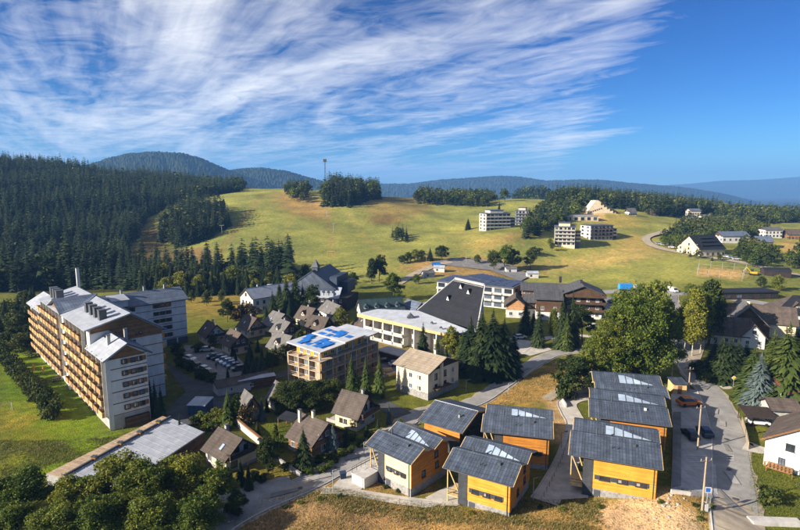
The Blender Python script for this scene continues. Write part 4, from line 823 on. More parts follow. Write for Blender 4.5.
# ------------------------------------------------------------------ the big apartment block
def apartment():
    N_ = P(111.7, 430.6, 0); o = thing('apartment_block', 'long white apartment block with rows of ochre wooden balconies and pale roofs', 'apartments', (N_.x, N_.y, 0), R(44))
    LEN = 75.0
    # walls: front wing, tall middle, end wing, cross wing
    MB().py([(0, 2.7), (7.6, 2.7), (7.6, 14.9), (3.8, 17.2), (0, 14.9)], 0, 11.5).build('wall', M_WHITE, o)
    MB().py([(.1, -.5), (15, -.5), (15, 16.3), (8.3, 20.7), (.1, 18.6)], 11.502, 56).build('wall', M_WHITE, o)
    MB().py([(0, -.5), (7.6, -.5), (7.6, 14.9), (3.8, 17.2), (0, 14.9)], 56.002, LEN).build('wall', M_WHITE, o)
    MB().box(15.002, 52, -.5, 37, 64, 14.3).build('wall', M_WHITE, o)
    MB().box(-.03, -.03, -.5, 7.63, 11.5, 2.698).build('plinth', M_GREY, o)
    # roofs: sunward slopes pale, the others darker, sunlight put into the colours
    def sl(nm, a, b, c, d, m, t=.3): return MB().slab(a, b, c, d, t).build(nm, m, o)
    sl('roof_slope', (-.9, -.8, 14.7), (3.8, -.8, 17.6), (3.8, 12, 17.6), (-.9, 12, 14.7), M_ROOFW)
    sl('roof_slope', (3.8, -.8, 17.604), (8.6, -.8, 14.7), (8.6, 12, 14.7), (3.8, 12, 17.604), M_ROOFGB)
    sl('roof_slope', (-1, 10.7, 18.75), (8.3, 10.7, 21.1), (8.3, 57, 21.1), (-1, 57, 18.75), M_ROOFW)
    sl('roof_slope', (8.3, 10.7, 21.104), (16, 10.7, 16.1), (16, 57, 16.1), (8.3, 57, 21.104), M_ROOFGB)
    sl('roof_slope', (-.9, 57.3, 14.7), (3.8, 57.3, 17.6), (3.8, LEN + .8, 17.6), (-.9, LEN + .8, 14.7), M_ROOFW)
    sl('roof_slope', (3.8, 57.3, 17.604), (8.6, 57.3, 14.7), (8.6, LEN + .8, 14.7), (3.8, LEN + .8, 17.604), M_ROOFGB)
    sl('roof_slope', (14, 51.2, 14.1), (37.8, 51.2, 14.1), (37.8, 58, 17.2), (14, 58, 17.2), M_ROOFGB)
    sl('roof_slope', (37.8, 64.8, 14.1), (14, 64.8, 14.1), (14, 58, 17.204), (37.8, 58, 17.204), M_ROOFGB)
    MB().px([(52, 14.302), (64, 14.302), (58, 16.9)], 15.01, 36.99).build('gable', M_WHITE, o)
    # cross gable over the facade
    sl('roof_slope', (-1.2, 31.4, 18.9), (4, 31.4, 20.0), (9, 38.6, 21.5), (-1.2, 38.6, 21.5), M_ROOFGB)
    sl('roof_slope', (4, 45.8, 20.0), (-1.2, 45.8, 18.9), (-1.2, 38.6, 21.504), (9, 38.6, 21.504), M_ROOFW)
    MB().px([(32.5, 18.4), (44.7, 18.4), (38.6, 21.1)], -.35, .2).build('gable', M_MIDBR, o)
    # boarded gables
    MB().py([(7.7, 15.1), (14.95, 15.1), (14.95, 16.1), (8.3, 20.6), (.3, 18.5), (.3, 17.6), (3.8, 17.9)], 11.40, 11.5).build('gable', M_MIDBR, o)
    MB().py([(.25, 14.55), (7.35, 14.55), (3.8, 16.95)], -.09, -.002).build('gable', M_MIDBR, o)
    MB().box(-.5, 31.2, -.4, .05, 32.9, 18.9).build('stair_pier', M_WHITE, o); MB().box(-.3, -.06, 0, .6, -.002, 14.5).build('corner_pier', M_WHITE, o)
    # chimney blocks
    for y in (14.5, 18, 21.5, 25): chimney(o, 3.6, y, 18.8, 21.9, 1.5, M_DGREY)
    for y in (47, 50, 53): chimney(o, 2.2, y, 18.6, 22.0, 1.7, M_DGREY)
    for x, y in ((2.0, 5), (6.2, 8), (20, 57), (27, 58.5), (33, 58)): chimney(o, x, y, 15.5, 18.4, .6, M_GREY)
    chimney(o, 11, 66, 5, 25, .8, M_FRAME)
    MB().tube((11, 66, -.5), (11, 66, 5), .5, n=10).build('stack_foot', M_GREY, o)
    # balconies: one mesh for the slab and boards, one for the dark bay behind
    w, dp = 3.3, 1.25
    bs = MB().box(-dp, .3, -.16, 0, w - .25, 0).box(-dp, .3, .001, -dp + .08, w - .25, .95).box(-dp + .081, .3, .001, 0, .37, .95).box(-dp + .081, w - .32, .001, 0, w - .25, .95)
    bm = bs.mesh('balcony', mat('tan_balcony_boards', (0.44, 0.27, 0.125), kind='lines', axis=1, per=.2, w=.14, dark=.75, scale=1.4, var=.25, rv=.3)); wm = MB().box(-.12, .5, .02, -.02, 1.0, 2.1).box(-.12, 1.9, .3, -.02, 2.6, 2.0).mesh('pane', M_GLASS)
    fm = MB().box(-.16, .4, 0, -.03, .49, 2.2).box(-.16, 1.02, 0, -.03, 1.1, 2.2).box(-.16, 1.8, .2, -.03, 1.88, 2.2).box(-.16, 2.62, .2, -.03, 2.7, 2.2).box(-.08, .0, 0, -.004, .38, 2.4).box(-.08, 1.15, 0, -.004, 1.75, 2.4).box(-.08, 2.75, 0, -.004, 3.3, 2.4).mesh('balcony_door', mat('buff_render', (0.60, 0.51, 0.38), var=.1))
    pm = MB().box(-dp * .62, -.09, 0, -.02, .06, 2.55).mesh('partition', M_PALE)
    nb = int((LEN - 1) / 3.4)
    for k in range(nb):
        y = .8 + k * 3.4
        if 30.2 < y < 33.2: continue
        tall = 11.5 < y < 56; nf = 6 if tall else 5
        for f_ in range(nf):
            z = 2.75 + f_ * 2.62 if tall else 2.75 + f_ * 2.42
            b = link('balcony', bm, o, (0, y, z)); q = link('balcony_door', fm, b); link('pane', wm, b); link('partition', pm, b)
    # floor bands and windows on the visible end walls
    for f_ in range(6):
        z = 2.9 + f_ * 2.4; MB().box(.0, -.05, z - .09, 7.62, -.002, z + .09).build('floor_band', M_MIDBR, o)
        if f_ < 5:
            MB().box(2.6, -.06, z + .75, 7.45, -.003, z + 1.75).build('window_band', M_MIDBR, o)
            for x in (3.1, 4.7, 6.0): window(o, x + .2, -.06, z + 1.25, 0, .95, .95, M_DFRAME, bars=0)
    for f_ in range(6):
        z = 2.9 + f_ * 2.5; MB().box(7.62, 11.44, z - .09, 15.02, 11.498, z + .09).build('floor_band', M_MIDBR, o)
    for f_ in range(5): window(o, 8.6, 11.5, 4.2 + 2.5 * f_, 0, 1.2, 1.1, M_DFRAME)
    for x in (9.6, 10.4): window(o, x, 11.4, 16.2, 0, .55, .5, M_DFRAME, bars=0)
    for f_ in range(6):
        z = 2.4 + f_ * 2.35; MB().box(15.0, 51.94, z - .08, 37.02, 51.998, z + .08).build('floor_band', M_MIDBR, o)
        if f_ < 5:
            for x in (19.0, 30.5): MB().box(x, 51.9, z + .6, x + (6 if x < 20 else 0) + (0 if x < 20 else 0), 51.99, z + 1.8) if False else None
            l = MB().box(27.0, 51.93, z + .65, 32.5, 51.997, z + 1.85).build('loggia', M_MIDBR, o)
            for x in (27.9, 29.7, 31.5): window(o, x, 51.93, z + 1.25, 0, 1.3, 1.0, M_DFRAME)
            MB().box(17.0, 51.93, z + .65, 22.0, 51.997, z + 1.85).build('loggia', M_MIDBR, o)
            for x in (18, 19.6, 21.1): window(o, x, 51.93, z + 1.25, 0, 1.2, 1.0, M_DFRAME)
    for x in (25.5, 30.5, 34): MB().box(x, 51.9, -.4, x + 3, 51.996, 2.1).build('garage_door', M_DGREY, o)
    for f_ in range(5): # small balconies on the shaded side
        for y in (13.2, 17.2, 21.2, 25.2): MB().box(15, y, 3.2 + f_ * 2.6, 16.2, y + 2.8, 4.2 + f_ * 2.6).build('balcony', M_OCHRE, o)
    # roof dormer strip on the cross wing
    MB().box(16, 51.4, 14.4, 20, 54.5, 16.4).build('dormer', M_WHITE, o); MB().slab((15.6, 50.9, 16.42), (20.4, 50.9, 16.42), (20.4, 56.5, 17.3), (15.6, 56.5, 17.3), .15).build('roof_slope', M_ROOFW, o)
    MB().box(2.6, -.9, 0, 7.2, -.032, 2.0).build('entrance', M_BROWN, o)
apartment()
# ------------------------------------------------------------------ the low hall with the metal roof and its terrace
def hall():
    q = [P(64, 477, 3.2), P(170.6, 417.6, 3.2), P(204.7, 432, 3.2), P(108, 497, 3.2)]
    c = q[0]; o = thing('sports_hall', 'low hall with pale sheet-metal roof below the apartment block', 'hall', (c.x, c.y, 0)); v = [p - Vector((c.x, c.y, 0)) for p in q]
    MB().pz([(p.x, p.y) for p in v], -.4, 2.95).build('wall', M_BROWN, o)
    n = 14
    for i in range(n): # roof sheets with raised seams between them
        a, b = i / n + .002, (i + 1) / n - .002
        MB().slab(v[0].lerp(v[1], a), v[3].lerp(v[2], a), v[3].lerp(v[2], b), v[0].lerp(v[1], b), -.2 if False else .2).build('roof_sheet', M_ROOFW, o)
        MB().tube(v[0].lerp(v[1], a) + Vector((0, 0, .04)), v[3].lerp(v[2], a) + Vector((0, 0, .04)), .04, n=4).build('seam', M_ROOFW, o)
    k = MB(); k.tube(v[0] + Vector((0, 0, .25)), v[1] + Vector((0, 0, .25)), .22, n=4); k.build('parapet', M_DGREY, o)
    k = MB(); k.tube(v[2] + Vector((0, 0, .0)), v[3] + Vector((0, 0, .0)), .15, n=4); k.build('fascia', M_DGREY, o)
    # brick terrace beside it
    t = [P(46, 474, 2.7), P(163, 416, 2.7), P(170, 418.3, 2.7), P(63, 478, 2.7)]; c2 = t[0]
    e = thing('terrace', 'tan paved terrace running along the low metal-roofed hall', 'terrace', (c2.x, c2.y, 0)); w = [p - Vector((c2.x, c2.y, 0)) for p in t]
    MB().pz([(p.x, p.y) for p in w], -.4, 2.698).build('base_wall', M_GREY, e)
    mt = mat('terrace_paving', (0.40, 0.29, 0.19), scale=1.5, var=.22, rv=.12)
    for i in range(24):
        a, b = i / 24 + .003, (i + 1) / 24 - .003
        MB().slab(w[0].lerp(w[1], a) + Vector((0, 0, .06)), w[3].lerp(w[2], a) + Vector((0, 0, .06)), w[3].lerp(w[2], b) + Vector((0, 0, .06)), w[0].lerp(w[1], b) + Vector((0, 0, .06)), .058).build('paving_slab', mt, e)
    for i, f_ in enumerate((.24, .47, .66, .86)): # small roof vents along the edge
        p = P(64, 477, 3.2).lerp(P(170.6, 417.6, 3.2), f_); h = thing('roof_vent', 'small ochre roof vent on the hall parapet beside the paved terrace', 'vent', tuple(p), 0, 'vents along the hall parapet')
        MB().box(-.3, -.3, 0, .3, .3, .7).build('body', M_OCHRE, h); MB().box(-.4, -.4, .702, .4, .4, .8).build('cap', M_DGREY, h)
hall()
# ------------------------------------------------------------------ apartment house under construction (blue membrane roof)
M_BUFF = mat('tan_render', (0.46, 0.36, 0.25), var=.15, scale=.8)
def site_house():
    a = P(295.5, 388, 0); o = thing('apartment_house', 'ochre and grey apartment house with loggias and a blue and white roof membrane', 'apartments', (a.x, a.y, 0), R(0))
    # corner at (320,397) -> front runs up to the right; left face runs to (292,380)
    c = P(320.5, 393.0, 0) - a; l = P(292.5, 374, 0) - a; r = P(378, 369, 0) - a
    ux = (r - c).normalized(); Lr = (r - c).length; uy = (l - c).normalized(); Ll = (l - c).length
    o.location = P(320.5, 393.0, 0); o.rotation_euler.z = math.atan2(ux.y, ux.x)
    uy = Vector((0, 1, 0)); H3 = 2.5; W_, L_ = 11.5, 22.0
    MB().box(1.3, 1.3, -.3, L_, W_, 7.5).build('wall', M_YEL, o)
    MB().box(2.6, 2.2, 7.502, L_ - 1, W_ - .6, 9.9).build('penthouse_wall', M_YEL, o)
    for f_ in range(4):
        z = f_ * H3; MB().box(0, 0, z - .16 + .02, L_ + .1, W_ + .1, z + .02).build('floor_slab', M_BUFF, o)
    for i in range(6):
        x = i * (L_ - .4) / 5; MB().box(x, .001, .022, x + .26, 1.298, 7.38).build('pier', M_BUFF, o)
    for i in range(1, 4):
        y = i * (W_ - .4) / 3; MB().box(.001, y, .022, 1.298, y + .4, 8.08).build('pier', M_BUFF, o)
    for f_ in range(3):
        z = f_ * H3 + 1.35
        for i in range(5):
            x = .4 + (i + .5) * (L_ - .4) / 5
            window(o, x - 1.0, 1.3, z, 0, 1.0, 1.9, M_FRAME); window(o, x + 1.0, 1.3, z, 0, 1.0, 1.9, M_FRAME)
            MB().box(x - 1.9, .03, f_ * H3 + .88, x + 1.9, .09, f_ * H3 + .95).box(x - 1.9, .04, f_ * H3 + .6, x + 1.9, .08, f_ * H3 + .64).box(x - 1.9, .04, f_ * H3 + .3, x + 1.9, .08, f_ * H3 + .34).build('railing', M_GREY, o); MB().box(x - .3, 1.22, f_ * H3 + .03, x + .3, 1.298, f_ * H3 + 2.3).build('boarding', M_YEL if (i + f_) % 3 else M_LARCH, o)
        for i in range(3):
            y = .4 + (i + .5) * (W_ - .4) / 3
            window(o, 1.3, y, z, -math.pi / 2, 1.3, 1.9, M_FRAME); MB().box(1.2, y - 1.7, f_ * H3 + .03, 1.298, y - .8, f_ * H3 + 2.3).build('boarding', M_YEL, o); MB().box(.03, y - 1.4, f_ * H3 + .88, .09, y + 1.4, f_ * H3 + .95).box(.04, y - 1.4, f_ * H3 + .5, .08, y + 1.4, f_ * H3 + .54).build('railing', M_GREY, o)
    for i in range(7): window(o, 4 + i * 2.5, 2.2, 8.6, 0, 1.3, 1.6, M_FRAME)
    for y in (4, 6.6, 9): window(o, 2.6, y, 8.6, -math.pi / 2, 1.2, 1.6, M_FRAME)
    for i in range(4): MB().box(1.0 + i * 5.8, 1.0, 7.522, 1.35 + i * 5.8, 1.35, 9.75).build('column', M_PALE, o)
    # split roof: white boards with blue membrane sheets
    for k, (xa, xb, z0, z1) in enumerate(((.3, 9.6, 9.85, 10.5), (9.0, 16.5, 10.35, 10.9), (16.2, 22.4, 9.9, 10.3))):
        MB().slab((xa, .2, z0), (xb, .2, z0 + .25), (xb, W_ + .5, z1 + .25), (xa, W_ + .5, z1), .35).build('roof_slope', M_ROOFWG, o)
        MB().slab((xa, .12, z0 - .02), (xb, .12, z0 + .23), (xb, .198, z0 + .25), (xa, .198, z0), .4).build('fascia', M_TRIM, o)
    g = random.Random(3)
    for (xa, xb, z0, z1, n) in ((.5, 9.2, 9.85, 10.5, 22), (9.3, 16.2, 10.35, 10.9, 12)):
        for i in range(n):
            x = g.uniform(xa, xb - 2.4); f = g.uniform(.1, .8); w = g.uniform(1.4, 2.4); d = g.uniform(.10, .17)
            zz = lambda xx, ff: z0 + .25 * (xx - xa) / (xb - xa) + (z1 - z0) * ff + .04 + i * .012
            y0 = .2 + f * (W_ + .3); y1 = .2 + (f + d) * (W_ + .3)
            MB().slab((x, y0, zz(x, f)), (x + w, y0, zz(x + w, f)), (x + w, y1, zz(x + w, f + d)), (x, y1, zz(x, f + d)), .006).build('membrane', M_BLUE, o)
site_house()
# ------------------------------------------------------------------ white-roofed hotel and the big black roof
def wpoly(o, name, m, pts_, t=.35): # flat-ish polygon roof given in world points (convex), thickness t
    c = o.location; v = [p - Vector(c) for p in pts_]; n = len(v)
    b = MB(); b.v = [tuple(p) for p in v] + [(p.x, p.y, p.z - t) for p in v]
    b.f = [tuple(range(n)), tuple(n + i for i in reversed(range(n)))] + [(i, n + i, n + (i + 1) % n, (i + 1) % n) for i in range(n)]
    return b.build(name, m, o)
def wallbetween(o, name, m, p, q, z0, z1a, z1b, t=.3, inset=0.0):
    c = Vector(o.location); p = Vector((p.x, p.y, 0)) - Vector((c.x, c.y, 0)); q = Vector((q.x, q.y, 0)) - Vector((c.x, c.y, 0)); d = (q - p).normalized(); n = Vector((-d.y, d.x, 0)); p = p + n * inset; q = q + n * inset
    b = MB(); k = [p, q, q + n * t, p + n * t]; b.v = [(v.x, v.y, z0 - c.z) for v in k] + [(k[0].x, k[0].y, z1a - c.z), (k[1].x, k[1].y, z1b - c.z), (k[2].x, k[2].y, z1b - c.z), (k[3].x, k[3].y, z1a - c.z)]
    b.f = [(0,3,2,1),(4,5,6,7),(0,1,5,4),(1,2,6,5),(2,3,7,6),(3,0,4,7)]; return b.build(name, m, o)
def hotel():
    lt, fr = P(357.3, 313.6, 7.6), P(450, 335, 7.2); a = P(417.4, 310.3, 8); b = P(455.4, 278.7, 18); c = P(484.8, 285.3, 18); d = P(477, 329, 8)
    o = thing('hotel', 'hotel wing with wide white roof, cream piers and loggias', 'hotel', (fr.x, fr.y, 0))
    k = lt.lerp(a, .22); wpoly(o, 'roof', M_ROOFWG, [lt, fr, fr.lerp(d, .75), a.lerp(d, .02), k + Vector((2, 5, .2))], .5)
    f_ = (fr - lt).normalized(); n = Vector((-f_.y, f_.x, 0)); L_ = (fr - lt).length
    wallbetween(o, 'fascia', M_TRIM, lt - n * .1, fr - n * .1, 6.55, 7.75, 7.35, .12)
    p0 = lt + f_ * 3.2; p1 = fr - f_ * .5
    wallbetween(o, 'back_wall', M_CREAM, p0, p1, -.4, 7.0, 6.8, .4, 2.6); wallbetween(o, 'end_wall', M_CREAM, p0 + n * 14, p0, -.4, 7.0, 7.0, .4)
    for i in range(9):
        q = p0.lerp(p1, i / 8); wallbetween(o, 'pier', M_WHITE, q, q + n * 2.6, -.4, 6.9, 6.9, .35)
    for z in (.0, 3.1): wallbetween(o, 'balcony_slab', M_PALE if z else M_GREY, p0 - n * .5, p0.lerp(p1, .5) - n * .5, z, z + .3, z + .3, 3.0)
    rz = math.atan2(f_.y, f_.x); c0 = Vector(o.location)
    for i in range(8):
        q = p0.lerp(p1, (i + .5) / 8) + n * 2.6 - c0
        for z in (1.7, 4.9): window(o, q.x, q.y, z, rz, 2.0, 2.0, M_FRAME)
        if i < 4:
            for z in (.32, 3.42): e = q - n * 3.05; MB().box(-1.9, -.04, 0, 1.9, .04, .85).build('railing', M_PALE if i % 2 else M_WHITE, o).location = (e.x, e.y, z); 
    for ch in o.children:
        if ch.name.startswith('railing'): ch.rotation_euler.z = rz
    for px, py in ((410.5, 316.3), (432, 322), (441, 327)):
        p = P(px, py, 8.1) - c0; s = .5 if px > 420 else 1.2; MB().py([(-s, 0), (s, 0), (0, s * 1.1)], -s, s).build('roof_dormer', M_DGREY, o).location = p - Vector((0, 0, .3))
    # low entrance canopy in front
    p = P(395, 352, 2.8); q = MB().box(-5, -2.5, 0, 5, 2.5, .3).build('canopy', M_GREY, o); q.location = p - c0; q.rotation_euler.z = rz
    q2 = MB().box(-4.6, -2.2, -3, 4.6, 2.2, -.002).build('entrance', M_DARKBR, o); q2.location = p - c0; q2.rotation_euler.z = rz
    # the black roof
    h = thing('congress_hall', 'hall under one huge steep black roof with three small dormers', 'hall', (a.x, a.y, 0))
    wpoly(h, 'roof', M_ROOFBK, [a, d, c, b], .5); c1 = Vector(h.location)
    wallbetween(h, 'verge', M_FRAME, d + Vector((.1, 0, 0)), c + Vector((.1, 0, 0)), 0, 0, 0, .01) if False else MB().tube(d - c1 + Vector((0, 0, .1)), c - c1 + Vector((0, 0, .1)), .2, n=4).build('verge', M_FRAME, h)
    MB().tube(a - c1 + Vector((0, 0, .1)), b - c1 + Vector((0, 0, .1)), .2, n=4).build('verge', M_FRAME, h)
    MB().tube(b - c1 + Vector((0, 0, .1)), c - c1 + Vector((0, 0, .1)), .55, n=4).build('ridge_coping', M_GREY, h)
    wallbetween(h, 'end_wall', M_PALE, d, c, -.4, 7.6, 17.5, .5, .3); wallbetween(h, 'back_wall', M_PALE, c, b, -.4, 17.5, 17.5, .5, .3); wallbetween(h, 'side_wall', M_PALE, b, a, -.4, 17.5, 7.4, .5, .3)
    u = (d - a).normalized(); up = ((b + c) / 2 - (a + d) / 2).normalized(); nn = u.cross(up).normalized()
    for px, py in ((447.5, 300.5), (460.5, 288.5), (468, 294.5)):
        best = None
        for i in range(60):
            for j in range(60):
                s, t = i / 59, j / 59; p = a.lerp(d, s).lerp(b.lerp(c, s), t); x, y = proj(p.x, p.y, p.z); e = (x - px) ** 2 + (y - py) ** 2
                if best is None or e < best[0]: best = (e, p)
        p = best[1] - c1; w = 1.0
        l = MB(); l.v = [tuple(p - u * w), tuple(p + u * w), tuple(p + Vector((0, 0, 1.9))), tuple(p + up * 2.6)]; l.f = [(0, 1, 2), (1, 3, 2), (3, 0, 2)]
        dm = l.build('dormer', M_ROOFBK, h)
        q = Vector((-up.x, -up.y, 0)).normalized() * .03; l = MB(); l.v = [tuple(p - u * w * .7 + q + Vector((0, 0, .1))), tuple(p + u * w * .7 + q + Vector((0, 0, .1))), tuple(p + q * 2 + Vector((0, 0, 1.45)))]; l.f = [(0, 1, 2)]; l.build('pane', M_FRAME, dm)
hotel()
# ------------------------------------------------------------------ slate-roofed hotel with the spire
def slate_hotel():
    c = P(262, 306, 0); rz = R(-14); o = thing('slate_hotel', 'hotel with steep blue-grey slate gable, small spire and long lower wing', 'hotel', (c.x, c.y, 0), rz)
    s = c.y / F  # metres per photo pixel here
    MB().box(0, 0, -.4, 92 * s, 14, 5.2).build('wall', M_DARKBR, o)
    MB().box(28 * s, 3.1, 5.202, 76 * s, 22, 8.2).build('wall', M_SLATE, o)
    MB().slab((-1, -.8, 5.0), (84 * s, -.8, 5.0), (82 * s, 5.5, 8.4), (0, 5.5, 8.4), .3).build('roof_slope', M_ROOFW, o)
    x0, x1, xm = 26 * s, 78 * s, 52 * s
    MB().slab((x0, 3, 8.0), (xm, 3, 15.2), (xm, 24, 15.2), (x0, 24, 8.0), .4).build('roof_slope', M_SLATE, o)
    MB().slab((xm, 3, 15.204), (x1, 3, 8.0), (x1, 24, 8.0), (xm, 24, 15.204), .4).build('roof_slope', M_SLATE, o)
    MB().py([(x0 + 1, 8), (x1 - 1, 8), (xm, 14.6)], 3.2, 3.7).build('gable', M_ROOFGB, o)
    for k in range(2): # stepped roof bays on the far side
        MB().box(x1 - 4 + 3.2 * k, 6 + 4 * k, 5.21, x1 - .8 + 3.2 * k, 20, 12.5 - 2.5 * k).build('bay', M_SLATE, o)
    sp = MB().box(xm - 1.2, 6.3, 13.5, xm + 1.2, 8.7, 16.2).build('spire', M_DGREY, o)
    q = MB(); q.v = [(xm - 1.6, 5.9, 16.2), (xm + 1.6, 5.9, 16.2), (xm + 1.6, 9.1, 16.2), (xm - 1.6, 9.1, 16.2), (xm, 7.5, 19.5)]; q.f = [(3, 2, 1, 0), (0, 1, 4), (1, 2, 4), (2, 3, 4), (3, 0, 4)]; q.build('cone', M_DGREY, sp)
    n = 18
    for i in range(n):
        x = 2 + (90 * s - 4) * i / (n - 1)
        for z in (1.6, 3.9): window(o, x, 0, z, 0, 1.1, 1.2)
    for i in range(12): # row of small dormers along the lower roof
        x = 18 * s + i * 5.2 * s; MB().py([(x - .9, 5.6), (x + .9, 5.6), (x + .9, 6.6), (x, 7.3), (x - .9, 6.6)], .4, 3).build('dormer', M_ROOFW, o)
    MB().box(x0, -6, 0, x1 - 3, -.002, 2.6).build('annex', M_STONE, o)
    MB().slab((x0 - .4, -6.4, 2.604), (x1 - 2.6, -6.4, 2.604), (x1 - 2.6, -.003, 3.2), (x0 - .4, -.003, 3.2), .18).build('annex_roof', M_ROOFGR, o)
slate_hotel()
# ------------------------------------------------------------------ flat-roofed blocks
def block(name, label, cat, base, rz, L_, W_, H_, wall, roof, floors, bays, group=None, bal=None, band=None, par=.5, sink=.5, lwin=2, base_m=None):
    """storeyed block with parapet; base: place of the front left corner. bal = material of front balconies"""
    o = thing(name, label, cat, tuple(base), rz, group)
    MB().box(0, 0, -sink, L_, W_, H_).build('wall', wall, o)
    if base_m: MB().box(-.05, -.05, -sink, L_ + .05, W_ + .05, H_ / floors).build('ground_floor', base_m, o)
    MB().box(-.4, -.4, H_ + .002, L_ + .4, W_ + .4, H_ + par).build('roof', roof, o)
    fh = H_ / floors; bw_ = L_ / bays
    for f_ in range(floors):
        z = fh * (f_ + .55)
        for i in range(bays):
            x = bw_ * (i + .5); window(o, x, -.05 if base_m and f_ == 0 else 0, z, 0, bw_ * (.74 if bal else .5), fh * (.66 if bal else .5), M_DFRAME)
            if bal and f_: b = MB().box(x - bw_ * .46, -1.2, fh * f_ - .12, x + bw_ * .46, -.002, fh * f_).build('balcony', M_GREY, o); MB().box(x - bw_ * .46, -1.2, fh * f_ + .002, x + bw_ * .46, -1.12, fh * f_ + .9).build('railing', bal, b)
        for i in range(lwin):
            y = W_ * (i + .5) / lwin; window(o, 0, y, z, -math.pi / 2, W_ / lwin * .4, fh * .5, M_DFRAME); window(o, L_, y, z, math.pi / 2, W_ / lwin * .4, fh * .5, M_DFRAME)
        if band: MB().box(-.04, -.06, fh * f_ - .15, L_ + .04, -.003, fh * f_ + .1).build('floor_band', band, o)
    return o
def solar(o, x0, y0, x1, y1, z, nx, ny, tilt=.12):
    me = MB().slab((0, 0, 0), ((x1 - x0) / nx * .94, 0, 0), ((x1 - x0) / nx * .94, (y1 - y0) / ny * .9, tilt * (y1 - y0) / ny), (0, (y1 - y0) / ny * .9, tilt * (y1 - y0) / ny), .06).mesh('solar_panel', M_SOLAR)
    for i in range(nx):
        for j in range(ny): link('solar_panel', me, o, (x0 + (x1 - x0) * i / nx, y0 + (y1 - y0) * j / ny, z + .1))
b = P(437, 301, 0); o = block('hotel_block', 'white hotel block topped with dark solar panels behind the black roof', 'hotel', b, R(-30), 34, 16, 8.6, M_WHITE, M_DGREY, 3, 8, bal=M_PALE); solar(o, .5, .5, 33.5, 15.5, 9.1, 9, 5)
b = P(490, 303.5, 0); o = block('hotel_annex', 'bright white hotel annex with few windows beside the brown hotel', 'hotel', b, R(28), 10, 18, 9.0, M_WHITE, M_DGREY, 3, 2); solar(o, .5, .5, 9.5, 17.5, 9.5, 3, 6)
# ------------------------------------------------------------------ brown hotel
def brown_hotel():
    # its wings stand together: one thing
    b = P(552, 319, 0); rz = R(-12); o = thing('brown_hotel', 'brown timber hotel with white ground floor, balconies and several grey roofs', 'hotel', (b.x, b.y, 0), rz); s = b.y / F
    def gb(x0, y0, L_, W_, ze, zr, low, wall=M_BROWN, axis='x', roof=M_ROOFDG, nw=4, zl=3.0):
        MB().box(x0, y0, -.4, x0 + L_, y0 + W_, zl).build('ground_floor', low, o)
        if axis == 'x':
            MB().px([(y0, zl + .002), (y0 + W_, zl + .002), (y0 + W_, ze - .3), (y0 + W_/2, zr - .35), (y0, ze - .3)], x0 + .02, x0 + L_ - .02).build('wall', wall, o)
            MB().slab((x0 - .8, y0 - .9, ze - .3), (x0 + L_ + .8, y0 - .9, ze - .3), (x0 + L_ + .8, y0 + W_/2, zr), (x0 - .8, y0 + W_/2, zr), .25).build('roof_slope', roof, o)
            MB().slab((x0 + L_ + .8, y0 + W_ + .9, ze - .3), (x0 - .8, y0 + W_ + .9, ze - .3), (x0 - .8, y0 + W_/2, zr + .004), (x0 + L_ + .8, y0 + W_/2, zr + .004), .25).build('roof_slope', roof, o)
        else:
            MB().py([(x0, zl + .002), (x0 + L_, zl + .002), (x0 + L_, ze - .3), (x0 + L_/2, zr - .35), (x0, ze - .3)], y0 + .02, y0 + W_ - .02).build('wall', wall, o)
            MB().slab((x0 - .9, y0 - .8, ze - .3), (x0 + L_/2, y0 - .8, zr), (x0 + L_/2, y0 + W_, zr), (x0 - .9, y0 + W_, ze - .3), .25).build('roof_slope', roof, o)
            MB().slab((x0 + L_/2, y0 - .8, zr + .004), (x0 + L_ + .9, y0 - .8, ze - .3), (x0 + L_ + .9, y0 + W_, ze - .3), (x0 + L_/2, y0 + W_, zr + .004), .25).build('roof_slope', roof, o)
        for z in np.arange(1.6, ze - 1.2, 2.8):
            for i in range(nw): window(o, x0 + L_ * (i + .5) / nw, y0 + (.02 if z > zl else 0), z, 0, 1.2, 1.3)
        for z in np.arange(1.6, ze - 1.2, 2.8):
            for i in range(2): window(o, x0 + (.02 if z > zl else 0), y0 + W_ * (i + .5) / 2, z, -math.pi / 2, 1.2, 1.3)
    gb(-11, 12, 24, 12, 8.8, 10.6, M_BROWN, M_MIDBR, nw=10)           # long back wing
    gb(-6, -2, 9, 15, 8.2, 10.4, M_WHITE, M_BROWN, 'x', M_ROOFDG, 2)    # middle wing
    gb(4.5, 3, 13.5, 14, 9.8, 12.6, M_WHITE, M_BROWN, 'y', M_ROOFDG, 4)   # east wing
    gb(-17, -1, 7, 10, 5.0, 8.0, M_WHITE, M_SALMON, 'y', M_ROOFBR, 2)  # west gable
    gb(-10, 2, 6, 9, 6.0, 8.0, M_WHITE, M_BROWN, 'x', M_ROOFDG, 2)
    for z in (3.0, 5.8, 8.4): # balconies round the east wing
        d = MB().box(4.5, 1.4, z - .15, 19.2, 2.998, z).build('balcony', M_DARKBR, o); MB().box(4.5, 1.4, z + .002, 19.2, 1.48, z + .95).build('railing', M_BROWN, d)
        d = MB().box(18.002, 3, z - .15, 19.4, 17, z).build('balcony', M_DARKBR, o); MB().box(19.32, 3, z + .002, 19.4, 17, z + .95).build('railing', M_BROWN, d)
    chimney(o, 4, 18, 11, 13.4, 1.0, M_DARKBR); chimney(o, 11, 9, 11.5, 13.8, .8, M_DARKBR)
brown_hotel()
